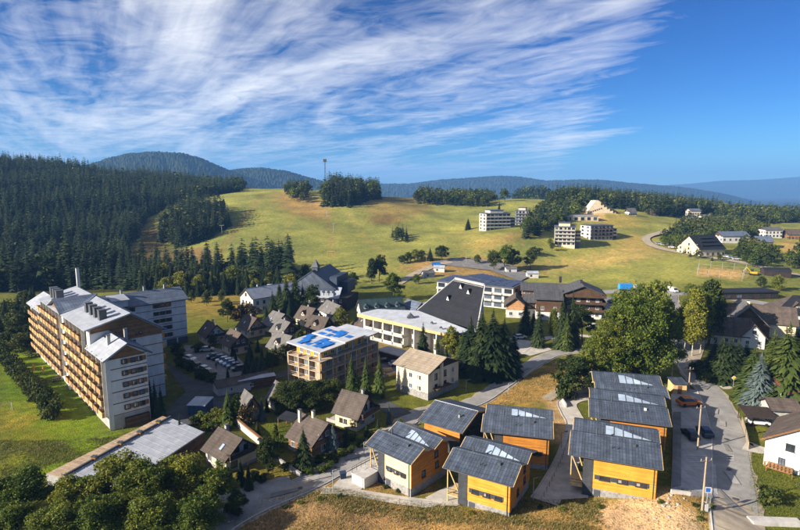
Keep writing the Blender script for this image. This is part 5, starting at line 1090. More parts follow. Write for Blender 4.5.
# ------------------------------------------------------------------ the inn complex on the east side of the street
def east_inn():
    a = P(724, 345, 0); o = thing('inn_complex', 'inn with several steep brown roofs and a dark boarded gable behind the big spruces', 'inn', (a.x, a.y, 0), R(-24)); 
    def gab(x0, y0, L_, W_, ze, zr, axis, wall, roof, gm=None, zl=-.4):
        if axis == 'y':
            MB().py([(x0, zl), (x0 + L_, zl), (x0 + L_, ze), (x0 + L_/2, zr - .3), (x0, ze)], y0, y0 + W_).build('wall', wall, o)
            MB().slab((x0 - .7, y0 - .7, ze - .4), (x0 + L_/2, y0 - .7, zr), (x0 + L_/2, y0 + W_, zr), (x0 - .7, y0 + W_, ze - .4), .22).build('roof_slope', roof, o)
            MB().slab((x0 + L_/2, y0 - .7, zr + .004), (x0 + L_ + .7, y0 - .7, ze - .4), (x0 + L_ + .7, y0 + W_, ze - .4), (x0 + L_/2, y0 + W_, zr + .004), .22).build('roof_slope', roof, o)
        else:
            MB().px([(y0, zl), (y0 + W_, zl), (y0 + W_, ze), (y0 + W_/2, zr - .3), (y0, ze)], x0, x0 + L_).build('wall', wall, o)
            MB().slab((x0 - .7, y0 - .7, ze - .4), (x0 + L_ + .7, y0 - .7, ze - .4), (x0 + L_ + .7, y0 + W_/2, zr), (x0 - .7, y0 + W_/2, zr), .22).build('roof_slope', roof, o)
            MB().slab((x0 + L_ + .7, y0 + W_ + .7, ze - .4), (x0 - .7, y0 + W_ + .7, ze - .4), (x0 - .7, y0 + W_/2, zr + .004), (x0 + L_ + .7, y0 + W_/2, zr + .004), .22).build('roof_slope', roof, o)
    gab(1.5, 10, 12, 16, 4.6, 11.0, 'y', M_BROWN, M_ROOFGR)      # dark gable to the street
    gab(-4, 17, 26, 9.5, 4.8, 9.6, 'x', M_CREAM, M_ROOFBR)       # long back roof
    gab(-5, 0, 11, 9, 3.6, 8.2, 'x', M_CREAM, M_ROOFBR)           # low front house
    MB().py([(4.4, 3.7), (10.5, 3.7), (7.5, 7.2)], -.5, 7.5).build('gable', M_WHITE, o); MB().box(4.4, -.5, -.4, 10.5, 7.5, 3.698).build('wall', M_WHITE, o)
    MB().slab((3.8, -1.2, 3.3), (7.5, -1.2, 7.7), (7.5, 7.5, 7.7), (3.8, 7.5, 3.3), .2).build('roof_slope', M_ROOFBR, o); MB().slab((7.5, -1.2, 7.704), (11.2, -1.2, 3.3), (11.2, 7.5, 3.3), (7.5, 7.5, 7.704), .2).build('roof_slope', M_ROOFBR, o)
    for x in (-2.4, .6, 3.0): window(o, x, 0, 1.7, 0, 1.0, 1.2)
    for z, x in ((1.7, 6), (1.7, 9), (5.0, 7.5)): window(o, x, -.5, z, 0, 1.0, 1.2)
    for x in (4, 7, 10): window(o, x, 10, 6.0 if x == 7 else 3.6, 0, 1.2, 1.2)
    chimney(o, 2, 5, 6.5, 8.6, .7, M_CREAM); chimney(o, 9, 21, 8.5, 10.8, .8, M_CREAM)
    # big eastern wing with a hipped roof, dormers, pale walls and balconies
    b = P(775, 327, 0); e = thing('restaurant_wing', 'white restaurant wing with dark hipped roof and three dormers', 'restaurant', (b.x, b.y, 0), R(-22))
    MB().box(0, 0, -.4, 26, 13, 5.6).build('wall', M_WHITE, e)
    MB().slab((-.9, -1.2, 5.3), (27, -1.2, 5.3), (27, 6.5, 10.8), (6, 6.5, 10.8), .25).build('roof_slope', M_ROOFBK, e)
    q = MB(); q.v = [(-.9, 14.2, 5.3), (-.9, -1.2, 5.306), (6, 6.5, 10.806)]; q.f = [(0, 1, 2)]; q.build('roof_hip', M_ROOFBR, e)
    MB().slab((27, 14.2, 5.3), (-.9, 14.2, 5.3), (6, 6.5, 10.8), (27, 6.5, 10.8), .25).build('roof_slope', M_ROOFBR, e)
    for x in (6.5, 10.8, 15.1, 19.4):
        d = MB().py([(x - 1.4, 6.2), (x + 1.4, 6.2), (x + 1.4, 7.6), (x, 8.8), (x - 1.4, 7.6)], 1.4, 5.4).build('dormer', M_DARKBR, e); window(d, x, 1.4, 7.1, 0, 1.2, 1.0)
        MB().slab((x - 1.7, 1.0, 7.4), (x, 1.0, 9.1), (x, 5.8, 9.1), (x - 1.7, 5.8, 7.4), .1).slab((x, 1.0, 9.103), (x + 1.7, 1.0, 7.4), (x + 1.7, 5.8, 7.4), (x, 5.8, 9.103), .1).build('roof', M_ROOFBR, d)
    for z in (1.4, 4.1):
        for i in range(8): window(e, 1.8 + i * 3.1, 0, z, 0, 1.3, 1.3, M_DFRAME)
    d = MB().box(-.4, -1.6, 2.6, 26, -.002, 2.8).build('balcony', M_WHITE, e); MB().box(-.4, -1.6, 2.802, 26, -1.5, 3.7).build('railing', M_CREAM, d)
    # the long low dark roof behind
    b = P(722, 300, 0); block('long_shed', 'long low shed with a flat black roof behind the inn complex', 'shed', b, R(4), 26, 9, 3.0, M_DARKBR, M_ROOFBK, 1, 5)
east_inn()
# ------------------------------------------------------------------ buildings on the meadow and beyond
def at_ground(px, py, dz=0): g_ = G(px, py); return Vector((g_.x, g_.y, g_.z - dz))
def far_hotel(label, px, py, wpx, hpx, rz, W_, floors, bays, wall, bal, roof=M_DGREY, pent=True):
    b = at_ground(px, py); s = b.y / F; L_ = wpx * s / max(math.cos(rz), .5); H_ = hpx * s
    o = block('meadow_hotel', label, 'hotel', b, rz, L_, W_, H_, wall, roof, floors, bays, bal=bal, sink=4)
    if pent: MB().box(L_ * .2, 2, H_ + .502, L_ * .75, W_ - 2, H_ + 2.6).build('penthouse', wall, o); MB().box(L_ * .17, 1.6, H_ + 2.602, L_ * .78, W_ - 1.6, H_ + 2.9).build('penthouse_roof', roof, o)
    # a lower side wing set back, and a stair tower
    MB().box(L_ + .42, 3, -4, L_ + L_ * .28, W_ - 1, H_ * .72).build('side_wing', M_DGREY if floors > 4 else M_BROWN, o); MB().box(L_ + .40, 2.7, H_ * .72 + .002, L_ + L_ * .30, W_ - .7, H_ * .72 + .4).build('side_roof', roof, o)
    for f_ in range(1, floors - 1): MB().box(L_ + .8, 2.2, H_ / floors * f_, L_ + L_ * .27, 2.98, H_ / floors * f_ + 1.0).build('balcony', wall, o)
    return o
far_hotel('grey balconied hotel block standing alone among trees on the upper meadow', 486, 231, 25, 17, R(12), 15, 5, 6, M_PALE, M_GREY)
far_hotel('narrow white apartment tower tucked behind the grey balconied hotel block', 515, 226, 12, 15, R(-20), 12, 5, 4, M_PALE, M_DGREY)
far_hotel('pale balconied apartment block with stepped balconies on the lower meadow', 554, 245, 19, 18, R(-16), 15, 5, 5, M_CREAM, M_GREY)
far_hotel('white and brown apartment block with a flat dark roof on the lower meadow', 590, 240, 25, 14, R(14), 13, 4, 6, M_WHITE, M_BROWN, pent=False)
def pyramid():
    b = at_ground(588, 214); o = thing('terraced_building', 'long terraced building stepping down the hill like a half pyramid', 'building', tuple(b), R(0)); s = b.y / F; n = 7; Lp = 30 * s
    for i in range(n): MB().box(i * Lp / n * .55, i * .02, -3 + i * 1.9 + (.0 if i == 0 else 1.102), Lp - i * Lp / n * .42 - (i > 0) * .1, 10, i * 1.9).build('terrace', M_WHITE if i % 2 == 0 else M_PALE, o) if False else None
    prof = [(0, -3), (30 * s, -3), (30 * s, 1.0), (10 * s, 12), (7 * s, 12), (0, 3)]
    MB().py(prof, 0, 12).build('wall', M_CREAM, o)
    MB().slab((9.6 * s, -.5, 12.4), (31 * s, -.5, 1.2), (31 * s, 12.5, 1.2), (9.6 * s, 12.5, 12.4), .4).build('roof_slope', M_ROOFGR, o)
    for i in range(6):
        x = 12 * s + i * 3.1 * s; z = 10.2 - i * 1.75; MB().box(x, -1.2, z - .9, x + 2.4 * s, -.502, z).build('balcony', M_DARKBR, o); window(o, x + 1.2 * s, 0, z - 1.6 if z > 3 else z - .4, 0, 1.5, 1.2, M_DFRAME)
        window(o, 3 * s + i * 2.0 * s, 0, 2 + .6 * i, 0, 1.2, 1.2, M_DFRAME)
    b = at_ground(560, 222); block('retaining_hall', 'long low sand-coloured hall cut into the slope above the meadow hotels', 'hall', b, R(2), 36 * s, 10, 5.0, M_CREAM, M_ROOFW, 1, 6, sink=3)
pyramid()
def far_chalet(label, px, py, wpx, ze, zr, rz, W_, wall=M_WHITE, roof=M_ROOFGR, gab=M_BROWN, axis_turn=0, name='far_chalet', floors=2, cat='chalet'):
    b = at_ground(px, py); L_ = wpx * b.y / F
    wn = [('f', L_ * (i + .5) / 5 - .5, 1.6 + 2.6 * k, 1.2, 1.3, M_DFRAME) for i in range(5) for k in range(floors) if 1.6 + 2.6 * k < ze - .6] + [('l', W_ * (i + .5) / 3 - .4, 1.6 + 2.6 * k, 1.2, 1.3, M_DFRAME) for i in range(3) for k in range(floors)]
    return gable(name, label, cat, (b.x, b.y, b.z), rz, L_, W_, ze, zr, wall, roof, gab=gab, wins=wn, base=-3)
far_chalet('large cream chalet hotel with stepped dark roofs beside the pale road', 700, 257, 33, 4.2, 12.0, R(16), 19, M_CREAM, M_ROOFBK, M_CREAM, floors=3, cat='hotel')
_c = bpy.data.objects[[o_.name for o_ in bpy.data.objects if o_.get('label', '').startswith('large cream chalet hotel')][0]]
for k_ in range(3): # long shed dormers stepping up the dark roof
    MB().box(3 + 1.5 * k_, 2.2 + 2.4 * k_, 5.4 + 1.9 * k_, 17 - 1.0 * k_, 6 + 2 * k_, 6.7 + 1.9 * k_).build('shed_dormer', M_DARKBR, _c)
    MB().slab((2.6 + 1.5 * k_, 1.6 + 2.4 * k_, 6.75 + 1.9 * k_), (17.4 - 1.0 * k_, 1.6 + 2.4 * k_, 6.75 + 1.9 * k_), (17.4 - 1.0 * k_, 7 + 2 * k_, 7.6 + 1.9 * k_), (2.6 + 1.5 * k_, 7 + 2 * k_, 7.6 + 1.9 * k_), .15).build('dormer_roof', M_ROOFBK, _c)
far_chalet('long low chalet with a blue-grey roof behind the cream chalet hotel', 722, 242, 30, 4, 7, R(4), 11, M_WHITE, M_ROOFGB)
far_chalet('white cube house with grey roof near the eastern edge of the village', 765, 238, 18, 6, 8, R(0), 10, M_WHITE, M_ROOFGR)
far_chalet('small house with a pale blue roof below the white cube house', 757, 247, 16, 3.4, 7, R(-8), 10, M_MIDBR, M_ROOFGB)
far_chalet('ochre house with a blue roof on the ridge among trees', 690, 218, 12, 7, 9, R(5), 9, M_CREAM, M_ROOFGB, M_CREAM, floors=3)
far_chalet('long white hut with flat-pitched roof on the ridge beside the ochre house', 702, 220, 12, 3.4, 5, R(3), 8, M_WHITE, M_ROOFGR, M_WHITE)
far_chalet('grey-roofed hut at the forest edge of the ridge', 720, 216, 18, 3.4, 6, R(3), 9, M_PALE, M_ROOFGR)
far_chalet('small white house in the trees on the ridge crest', 629, 216, 9, 3.4, 7, R(10), 8, M_WHITE, M_ROOFGR)
far_chalet('dark cottage beside the small white house on the ridge crest', 651, 216, 8, 3.2, 6.5, R(-10), 8, M_BROWN, M_ROOFBR)
far_chalet('small pale house high up in the clearing behind the hotels', 571, 203, 9, 3.6, 7.5, R(6), 8, M_PALE, M_ROOFGR)
far_chalet('brown house with dark roof at the far eastern bank', 788, 240, 16, 4, 8, R(-6), 10, M_MIDBR, M_ROOFBR)
for i, (px, py, w) in enumerate(((147, 181, 5), (154, 183, 4), (160, 180, 6), (172, 183, 5))):
    far_chalet(['white house with a pale roof in the forest clearing', 'narrow grey house in the forest clearing', 'longest white house in the forest clearing', 'small white house at the end of the forest clearing'][i], px, py, w, 5.5, 8, R(8 * i - 10), 8, M_WHITE if i != 1 else M_PALE, M_ROOFGR if i else M_ROOFW, M_WHITE)

# ------------------------------------------------------------------ roads and paving
M_ASPH = mat('worn_asphalt', (0.24, 0.232, 0.222), col2=(0.34, 0.325, 0.305), scale=.22, rough=.9, bump=.2, spec=.15)
M_ASPHD = mat('dark_asphalt', (0.060, 0.062, 0.066), col2=(0.095, 0.095, 0.098), scale=.3, rough=.9, spec=.15)
M_LOT = mat('lot_asphalt', (0.16, 0.155, 0.15), col2=(0.25, 0.24, 0.23), scale=.25, rough=.9, spec=.15)
M_PATH = mat('concrete_paving', (0.42, 0.385, 0.335), col2=(0.56, 0.52, 0.46), scale=.5, rough=.9, spec=.15)
M_SETT = mat('concrete_pavers', (0.42, 0.405, 0.385), kind='lines', axis=0, per=1.1, w=.06, dark=.8, axis2=1, per2=1.1, w2=.06, pv=.08, scale=.5, var=.1, rough=.9)
M_DIRT = mat('dusty_track', (0.30, 0.245, 0.18), col2=(0.44, 0.37, 0.28), scale=.4, rough=.95, bump=.3)
M_LINE = mat('road_paint', (0.70, 0.69, 0.66), scale=2, var=.15, rough=.8)
LAYER = [0.05]
def smooth(pts_, n=6):
    p = [Vector(q) for q in pts_]; out = []
    for i in range(len(p) - 1):
        a, b, c, d = p[max(i - 1, 0)], p[i], p[i + 1], p[min(i + 2, len(p) - 1)]
        for k in range(n):
            t = k / n; out.append(.5 * ((2 * b) + (c - a) * t + (2 * a - 5 * b + 4 * c - d) * t * t + (3 * b - a - 3 * c + d) * t ** 3))
    return out + [p[-1]]
def road(name, pix, width, m, kerb=None, sub=6, raise_=None):
    """strip draped on the ground along photo points"""
    LAYER[0] += .004; dz = LAYER[0] if raise_ is None else raise_
    p = smooth([G(*q[:2]).to_2d().to_3d() for q in pix], sub); ws = [width] * len(p) if not isinstance(width, (list, tuple)) else list(np.interp(np.linspace(0, 1, len(p)), np.linspace(0, 1, len(width)), width))
    rows = []; k = 4
    for i in range(len(p)):
        d = (p[min(i + 1, len(p) - 1)] - p[max(i - 1, 0)]).normalized(); n = Vector((-d.y, d.x, 0)); rows.append([p[i] + n * (ws[i] * (j / k - .5)) for j in range(k + 1)])
    X_ = np.array([[q.x for q in r] for r in rows]); Y_ = np.array([[q.y for q in r] for r in rows]); Z_ = hz(X_, Y_)
    far = sstep(240, 300, Y_) * .35
    v = np.c_[X_.ravel(), Y_.ravel(), (Z_ + dz + far).ravel()]; f = [(i * (k + 1) + j, i * (k + 1) + j + 1, (i + 1) * (k + 1) + j + 1, (i + 1) * (k + 1) + j) for i in range(len(p) - 1) for j in range(k)]
    me = bpy.data.meshes.new(name); me.from_pydata(v.tolist(), [], f); me.materials.append(m); o = struct(link(name, me))
    if m is M_ASPH and Y_.max() < 320: # dusty worn verge, uneven in width
        g = random.Random(len(p)); vv = []
        for i in range(len(p)):
            d = (p[min(i + 1, len(p) - 1)] - p[max(i - 1, 0)]).normalized(); n = Vector((-d.y, d.x, 0))
            for sd in (-1, 1): q = p[i] + n * sd * (ws[i] / 2 + .25 + .7 * g.random()); vv.append((q.x, q.y, h1(q.x, q.y) + .045))
        me2 = bpy.data.meshes.new('verge'); me2.from_pydata(vv, [], [(2 * i, 2 * i + 1, 2 * i + 3, 2 * i + 2) for i in range(len(p) - 1)]); me2.materials.append(M_DIRT); struct(link('verge', me2))
    if kerb:
        for side in kerb:
            j = 0 if side < 0 else k; b = MB(); 
            for i in range(len(p) - 1):
                a, c = Vector(v[i * (k + 1) + j]), Vector(v[(i + 1) * (k + 1) + j]); b.tube(a + Vector((0, 0, .05)), c + Vector((0, 0, .05)), .11, n=4)
            b.build('kerb', M_CONC, o)
    return o
def sheet(name, pix, m, dz=None, world=None):
    LAYER[0] += .004; dz = LAYER[0] if dz is None else dz
    w = world or [G(*q) for q in pix]; b = MB(); b.v = [(q.x, q.y, (h1(q.x, q.y) if abs(h1(q.x, q.y)) < .4 else q.z) + dz) for q in w]; b.f = [tuple(range(len(w)))]
    # wind upwards
    ar = sum(w[i].x * w[(i + 1) % len(w)].y - w[(i + 1) % len(w)].x * w[i].y for i in range(len(w)))
    if ar < 0: b.f = [tuple(reversed(range(len(w))))]
    return struct(b.build(name, m))
sheet('car_park', [(184,345),(200,346),(232,351),(252,372),(238,381),(220,386),(205,374),(184,361)], M_LOT)
sheet('yard', [(166,362),(193,379),(222,386),(218,402),(200,424),(164,430),(168,408),(186,392),(176,380)], M_ASPHD)
sheet('car_park', [(596,297),(678,295),(676,309),(650,316),(600,318)], M_LOT)
sheet('forecourt', [(385,352),(420,358),(430,366),(400,372),(378,380),(372,368)], M_LOT)
sheet('car_park', [(671,394),(686,388),(698,391),(709,409),(714.5,432),(715,462),(718,496),(671,491),(673,440)], M_SETT)
sheet('driveway', [(673,412),(681,412),(681,489),(672,489)], M_LOT)
sheet('forecourt', [(331,488),(350,468),(371,456),(383,478),(360,490)], M_PATH)
sheet('forecourt', [(425,498),(446,487),(462,494),(458,506),(440,506)], M_PATH)
sheet('forecourt', [(548,492),(566,470),(590,484),(588,498),(560,500)], M_PATH)
sheet('terrace_paving', [(508,338),(538,342),(552,350),(530,356),(512,352)], M_PATH)
road('road', [(745,560),(735,520),(734,492),(731,462),(728,436),(720,411),(709,391),(694,374),(684,357),(678,340),(674,322),(672,305),(671,294)], [6.6,6.4,6.0,5.8,5.8,5.8,5.6,5.4,5.2,5,5,5,5], M_ASPH, kerb=(1,))
road('road', [(530,294),(580,292.5),(625,291.5),(676,293),(740,300),(800,309),(870,318)], 7, M_ASPH)
road('road', [(190,545),(228,519),(262,502),(301,486.5),(343,464),(372,449),(394,434),(410,419),(437,409),(474,402.5),(508,381),(540,360),(562,352.5),(600,349),(640,346),(676,344)], [5.4,5.4,5.2,5.2,5,5,4.6,4.4,4.2,4,4,4,4.2,4.4,4.4,4.4], M_ASPH, kerb=(-1,))
road('lane', [(190,503),(222,494),(262,490),(292,484)], 4.4, M_ASPH)
road('lane', [(206,424),(222,398),(240,388),(275,377),(292,372)], 3.6, M_ASPHD)
road('lane', [(378,402),(404,416)], 4.5, M_ASPHD)
road('footpath', [(322,491),(345,492),(370,495.5),(411.5,502),(431,503),(446,494),(460,487)], 2.4, M_PATH)
road('footpath', [(592,397),(576,399),(567,404),(571,414),(577,428),(568,459),(552,490),(544,502)], [3.4,3.6,4.2,4.2,4.2,4.2,4.2,4.2], M_PATH, kerb=(-1,))
road('lane', [(718,386),(735,386),(752,384),(775,380)], 4.6, M_PATH)
road('driveway', [(744,446),(756,449),(762,447)], 4.0, M_PATH)
road('lane', [(688,372),(697,352),(700,340)], 3.2, M_DIRT)
road('road', [(690,226),(676,229),(660.7,233),(649,236.5),(646,240),(651.7,245.5),(665,250),(687,254),(710.5,258),(744.5,263.6),(778.5,271.5),(800,276),(850,284)], 5.5, M_DIRT)
road('lane', [(398,284),(412,276),(430,268),(450,262)], 5, M_DIRT)
sheet('gravel_lot', [(430,264),(452,258.5),(500,262),(532,276),(520,282),(490,271)], M_LOT, dz=.5)
road('footpath', [(520,352),(540,340),(575,336),(600,338)], 3, M_PATH)
road('lane', [(546,400),(566,388),(592,380)], 2.6, M_DIRT)
# parking bay lines and road lettering on the paved lot
for i in range(6):
    a, b = G(684, 456 + i * 6.2), G(706, 456.5 + i * 6.4); d = (b - a).normalized(); n = Vector((-d.y, d.x, 0)) * .07
    sheet('bay_line', None, M_LINE, dz=.20, world=[a - n, b - n, b + n, a + n])
for k in range(3):
    a, b = G(726.5, 456.5 + k * 2.2), G(734, 457 + k * 2.2); n = Vector((0, .10, 0)); sheet('road_marking', None, M_LINE, dz=.24, world=[a - n, b - n, b + n, a + n])
# repaired patches and manhole covers in the asphalt
M_PATCHA = mat('fresh_asphalt', (0.20, 0.195, 0.19), scale=.8, var=.2, rough=.9); M_PATCHB = mat('bleached_asphalt', (0.335, 0.32, 0.30), scale=.8, var=.15, rough=.9)
for i, (px, py, w, l, rz_) in enumerate(((732,478,1.1,4.5,80), (727,448,.8,3.0,70), (735,508,1.4,5.0,95), (722,424,1.0,2.6,60), (705,388,1.2,3.0,45), (690,368,1.2,4.0,40), (320,478,1.2,4.0,25), (352,458,1.0,3.2,25), (285,493,1.3,4.4,20), (500,386,1.0,5.0,35), (524,370,1.0,4.0,35), (728,500,.7,6.0,85), (716,412,.7,3.0,60))):
    c = G(px, py); a = Vector((math.cos(R(rz_)), math.sin(R(rz_)), 0)) * l / 2; b = Vector((-a.y, a.x, 0)).normalized() * w / 2; j = lambda: Vector((random.uniform(-.2, .2), random.uniform(-.2, .2), 0))
    sheet('asphalt_patch', None, M_PATCHA if i % 3 else M_PATCHB, dz=.215 + .002 * i, world=[c - a - b + j(), c + a - b + j(), c + a + b + j(), c - a + b + j()])
for i, (px, py) in enumerate(((729,470), (726,440), (735,500), (300,489), (336,468))):
    c = G(px, py); sheet('manhole_cover', None, M_DGREY, dz=.25, world=[c + Vector((.42 * math.cos(k * .785), .42 * math.sin(k * .785), 0)) for k in range(8)])
# ------------------------------------------------------------------ vehicles
def car_parts():
    prof = [(-2.15, .35), (2.1, .35), (2.2, .7), (1.95, .86), (1.1, .98), (-1.85, 1.0), (-2.2, .9)]
    body = MB().py(prof, -.88, .88)
    cab = MB(); lo = [(1.15, .985), (-1.8, .995)]; 
    cab.v = [(1.15, -.84, .985), (-1.85, -.84, 1.0), (-1.85, .84, 1.0), (1.15, .84, .985), (.35, -.68, 1.48), (-1.35, -.68, 1.48), (-1.35, .68, 1.48), (.35, .68, 1.48)]
    cab.f = [(0,1,2,3)[::-1], (4,7,6,5)[::-1], (0,4,5,1), (1,5,6,2), (2,6,7,3), (3,7,4,0)]
    roof = MB().box(-1.38, -.7, 1.482, .38, .7, 1.53)
    wh = MB()
    n = 12; 
    wh.prism([(.33 * math.cos(2 * math.pi * i / n), .33 * math.sin(2 * math.pi * i / n)) for i in range(n)], lambda p, q: (p, -.11, q), lambda p, q: (p, .11, q))
    lt = MB().box(2.16, -.2, .62, 2.22, .2, .78)
    return body, cab, roof, wh, lt
_b, _c, _r, _w, _l = car_parts(); M_TYRE = mat('tyre', (0.02, 0.02, 0.02)); M_LAMP = mat('headlamp', (0.6, 0.6, 0.58), rough=.2)
CARC = {}
def car_paint(n, c): return mat('car_paint_' + n, c, rough=.25, spec=.6, var=.05)
CME = (_c.mesh('cabin', M_GLASS), _w.mesh('wheel', M_TYRE), _l.mesh('headlight', M_LAMP))
def car(px, py, rz, cname, col_, label, group=None, s=1.0, at=None, tall=1.0):
    p = at or G(px, py); z = h1(p.x, p.y) + .2
    if cname not in CARC: m = car_paint(cname, col_); CARC[cname] = (_b.mesh('body', m), _r.mesh('roof', m))
    o = thing('parked_car', label, 'car', (p.x, p.y, z - .02), rz, group); o.scale = (s, s, s * tall)
    link('body', CARC[cname][0], o); link('cabin', CME[0], o); link('roof', CARC[cname][1], o)
    for x in (1.35, -1.35):
        for y in (-.82, .82): link('wheel', CME[1], o, (x, y, .33))
    for y in (-.6, .6): link('headlight', CME[2], o, (0, y, 0))
    return o
gl = 'cars parked in the shaded car park'
cs_ = [(213,358.5,'dark blue','darkest blue car, at the end of the long row in the shaded car park',(.03,.045,.08)), (218.5,359.8,'black','black car next to the dark blue one in the shaded car park',(.02,.02,.022)), (223,362,'silver','silver car parked in the long row of the shaded car park',(.45,.46,.48)), (226.6,363.8,'white','white car parked in the long row of the shaded car park',(.7,.7,.7)), (230.2,365.8,'light blue','light blue car parked in the long row of the shaded car park',(.25,.36,.5)), (234,368,'grey','grey car parked in the long row of the shaded car park',(.16,.17,.18)), (238.5,370.5,'graphite','graphite car closing the long row of the shaded car park',(.06,.065,.07))]
for x, y, n, lb, c in cs_: car(x, y, R(-150), n, c, lb, gl, .92)
car(205.5, 371.5, R(-35), 'silver', (.45,.46,.48), 'silver car opposite the long row in the shaded car park', gl, .92); car(210, 374.5, R(-35), 'grey', (.16,.17,.18), 'grey car opposite the long row in the shaded car park', gl, .92)
car(190, 360.5, R(-30), 'white', (.7,.7,.7), 'white car beside the shrubs of the shaded car park', gl, .92); car(194.5, 365, R(-30), 'black', (.02,.02,.022), 'black car beside the shrubs of the shaded car park', gl, .92)
car(207, 351.5, R(15), 'cream', (.55,.5,.42), 'cream car crossing the top of the shaded car park', gl, .95)
car(688.5, 406, R(4), 'orange', (.60,.17,.02), 'orange car parked behind the wooden booth', None, 1.15, tall=1.1)
car(690, 437.5, R(88), 'black', (.02,.02,.022), 'black car parked beside the utility pole', None, 1.0); car(704.5, 435, R(84), 'dark blue', (.03,.045,.08), 'dark car parked at the kerb of the paved lot', None, 1.0)
car(757.5, 425, R(-12), 'white', (.7,.7,.7), 'white car under the dark flat carport', None, .95)
for i, (x, y) in enumerate(((727,258.5),(732,259.5),(736.5,260.8),(672,249),(659,245.5),(664,246.5))):
    n, c = [('white', (.7,.7,.7)), ('light blue', (.25,.36,.5)), ('silver', (.45,.46,.48))][i % 3]
    car(x, y - .8, R(-15), n, c, n + ' car parked along the pale road ' + ('below the cream chalet hotel' if i < 3 else 'at its bend'), 'cars along the pale road', 1.0)
for x, y, n, c, lb in ((520,339,'white',(.7,.7,.7),'white car in front of the brown hotel'), (594,328,'white',(.7,.7,.7),'white car at the corner of the brown hotel'), (384,362,'dark blue',(.03,.045,.08),'blue car in the hotel forecourt'), (396,366,'silver',(.45,.46,.48),'silver car in the hotel forecourt'), (612,303,'graphite',(.06,.065,.07),'graphite car on the big asphalt lot'), (645,305,'red',(.35,.03,.02),'red car on the big asphalt lot')):
    car(x, y, R(20), n, c, lb, None, .95)
# lorry with a blue load and a white van on the main road
p = G(627, 291); o = thing('lorry', 'white lorry with a bright blue tarpaulin on the main road', 'lorry', (p.x, p.y, .25), R(2))
MB().box(-4, -1.2, .9, 2.0, 1.2, 3.4).build('load', mat('blue_tarpaulin', (0.03, 0.28, 0.72), scale=1, var=.1), o); MB().box(-4.2, -1.15, .55, 4.2, 1.15, .898).build('chassis', M_DGREY, o); MB().box(2.2, -1.15, .9, 4.2, 1.15, 3.0).build('cab', M_FRAME, o); MB().box(4.0, -1.0, 1.9, 4.22, 1.0, 2.8).build('windscreen', M_GLASS, o)
for x in (-3, -1.6, 3.1):
    for y in (-1.1, 1.1): link('wheel', CME[1], o, (x, y, .45), 0, (1.35, 1.6, 1.35))
p = G(673, 292); o = thing('van', 'white delivery van at the junction with the main road', 'van', (p.x, p.y, .25), R(-80))
MB().py([(-2.6, .4), (2.6, .4), (2.7, 1.0), (1.9, 1.3), (1.3, 2.3), (-2.6, 2.35)], -.95, .95).build('body', M_FRAME, o); MB().py([(1.95, 1.32), (1.38, 2.2), (1.30, 2.2), (1.86, 1.3)], -.85, .85).build('windscreen', M_GLASS, o)
for x in (-1.7, 1.8):
    for y in (-.9, .9): link('wheel', CME[1], o, (x, y, .36))
p = G(640, 294.5); block('kiosk', 'low brown kiosk at the roadside beside the lorry', 'kiosk', p, R(2), 9, 3, 2.6, M_MIDBR, M_ROOFBR, 1, 4, par=.2, lwin=1)
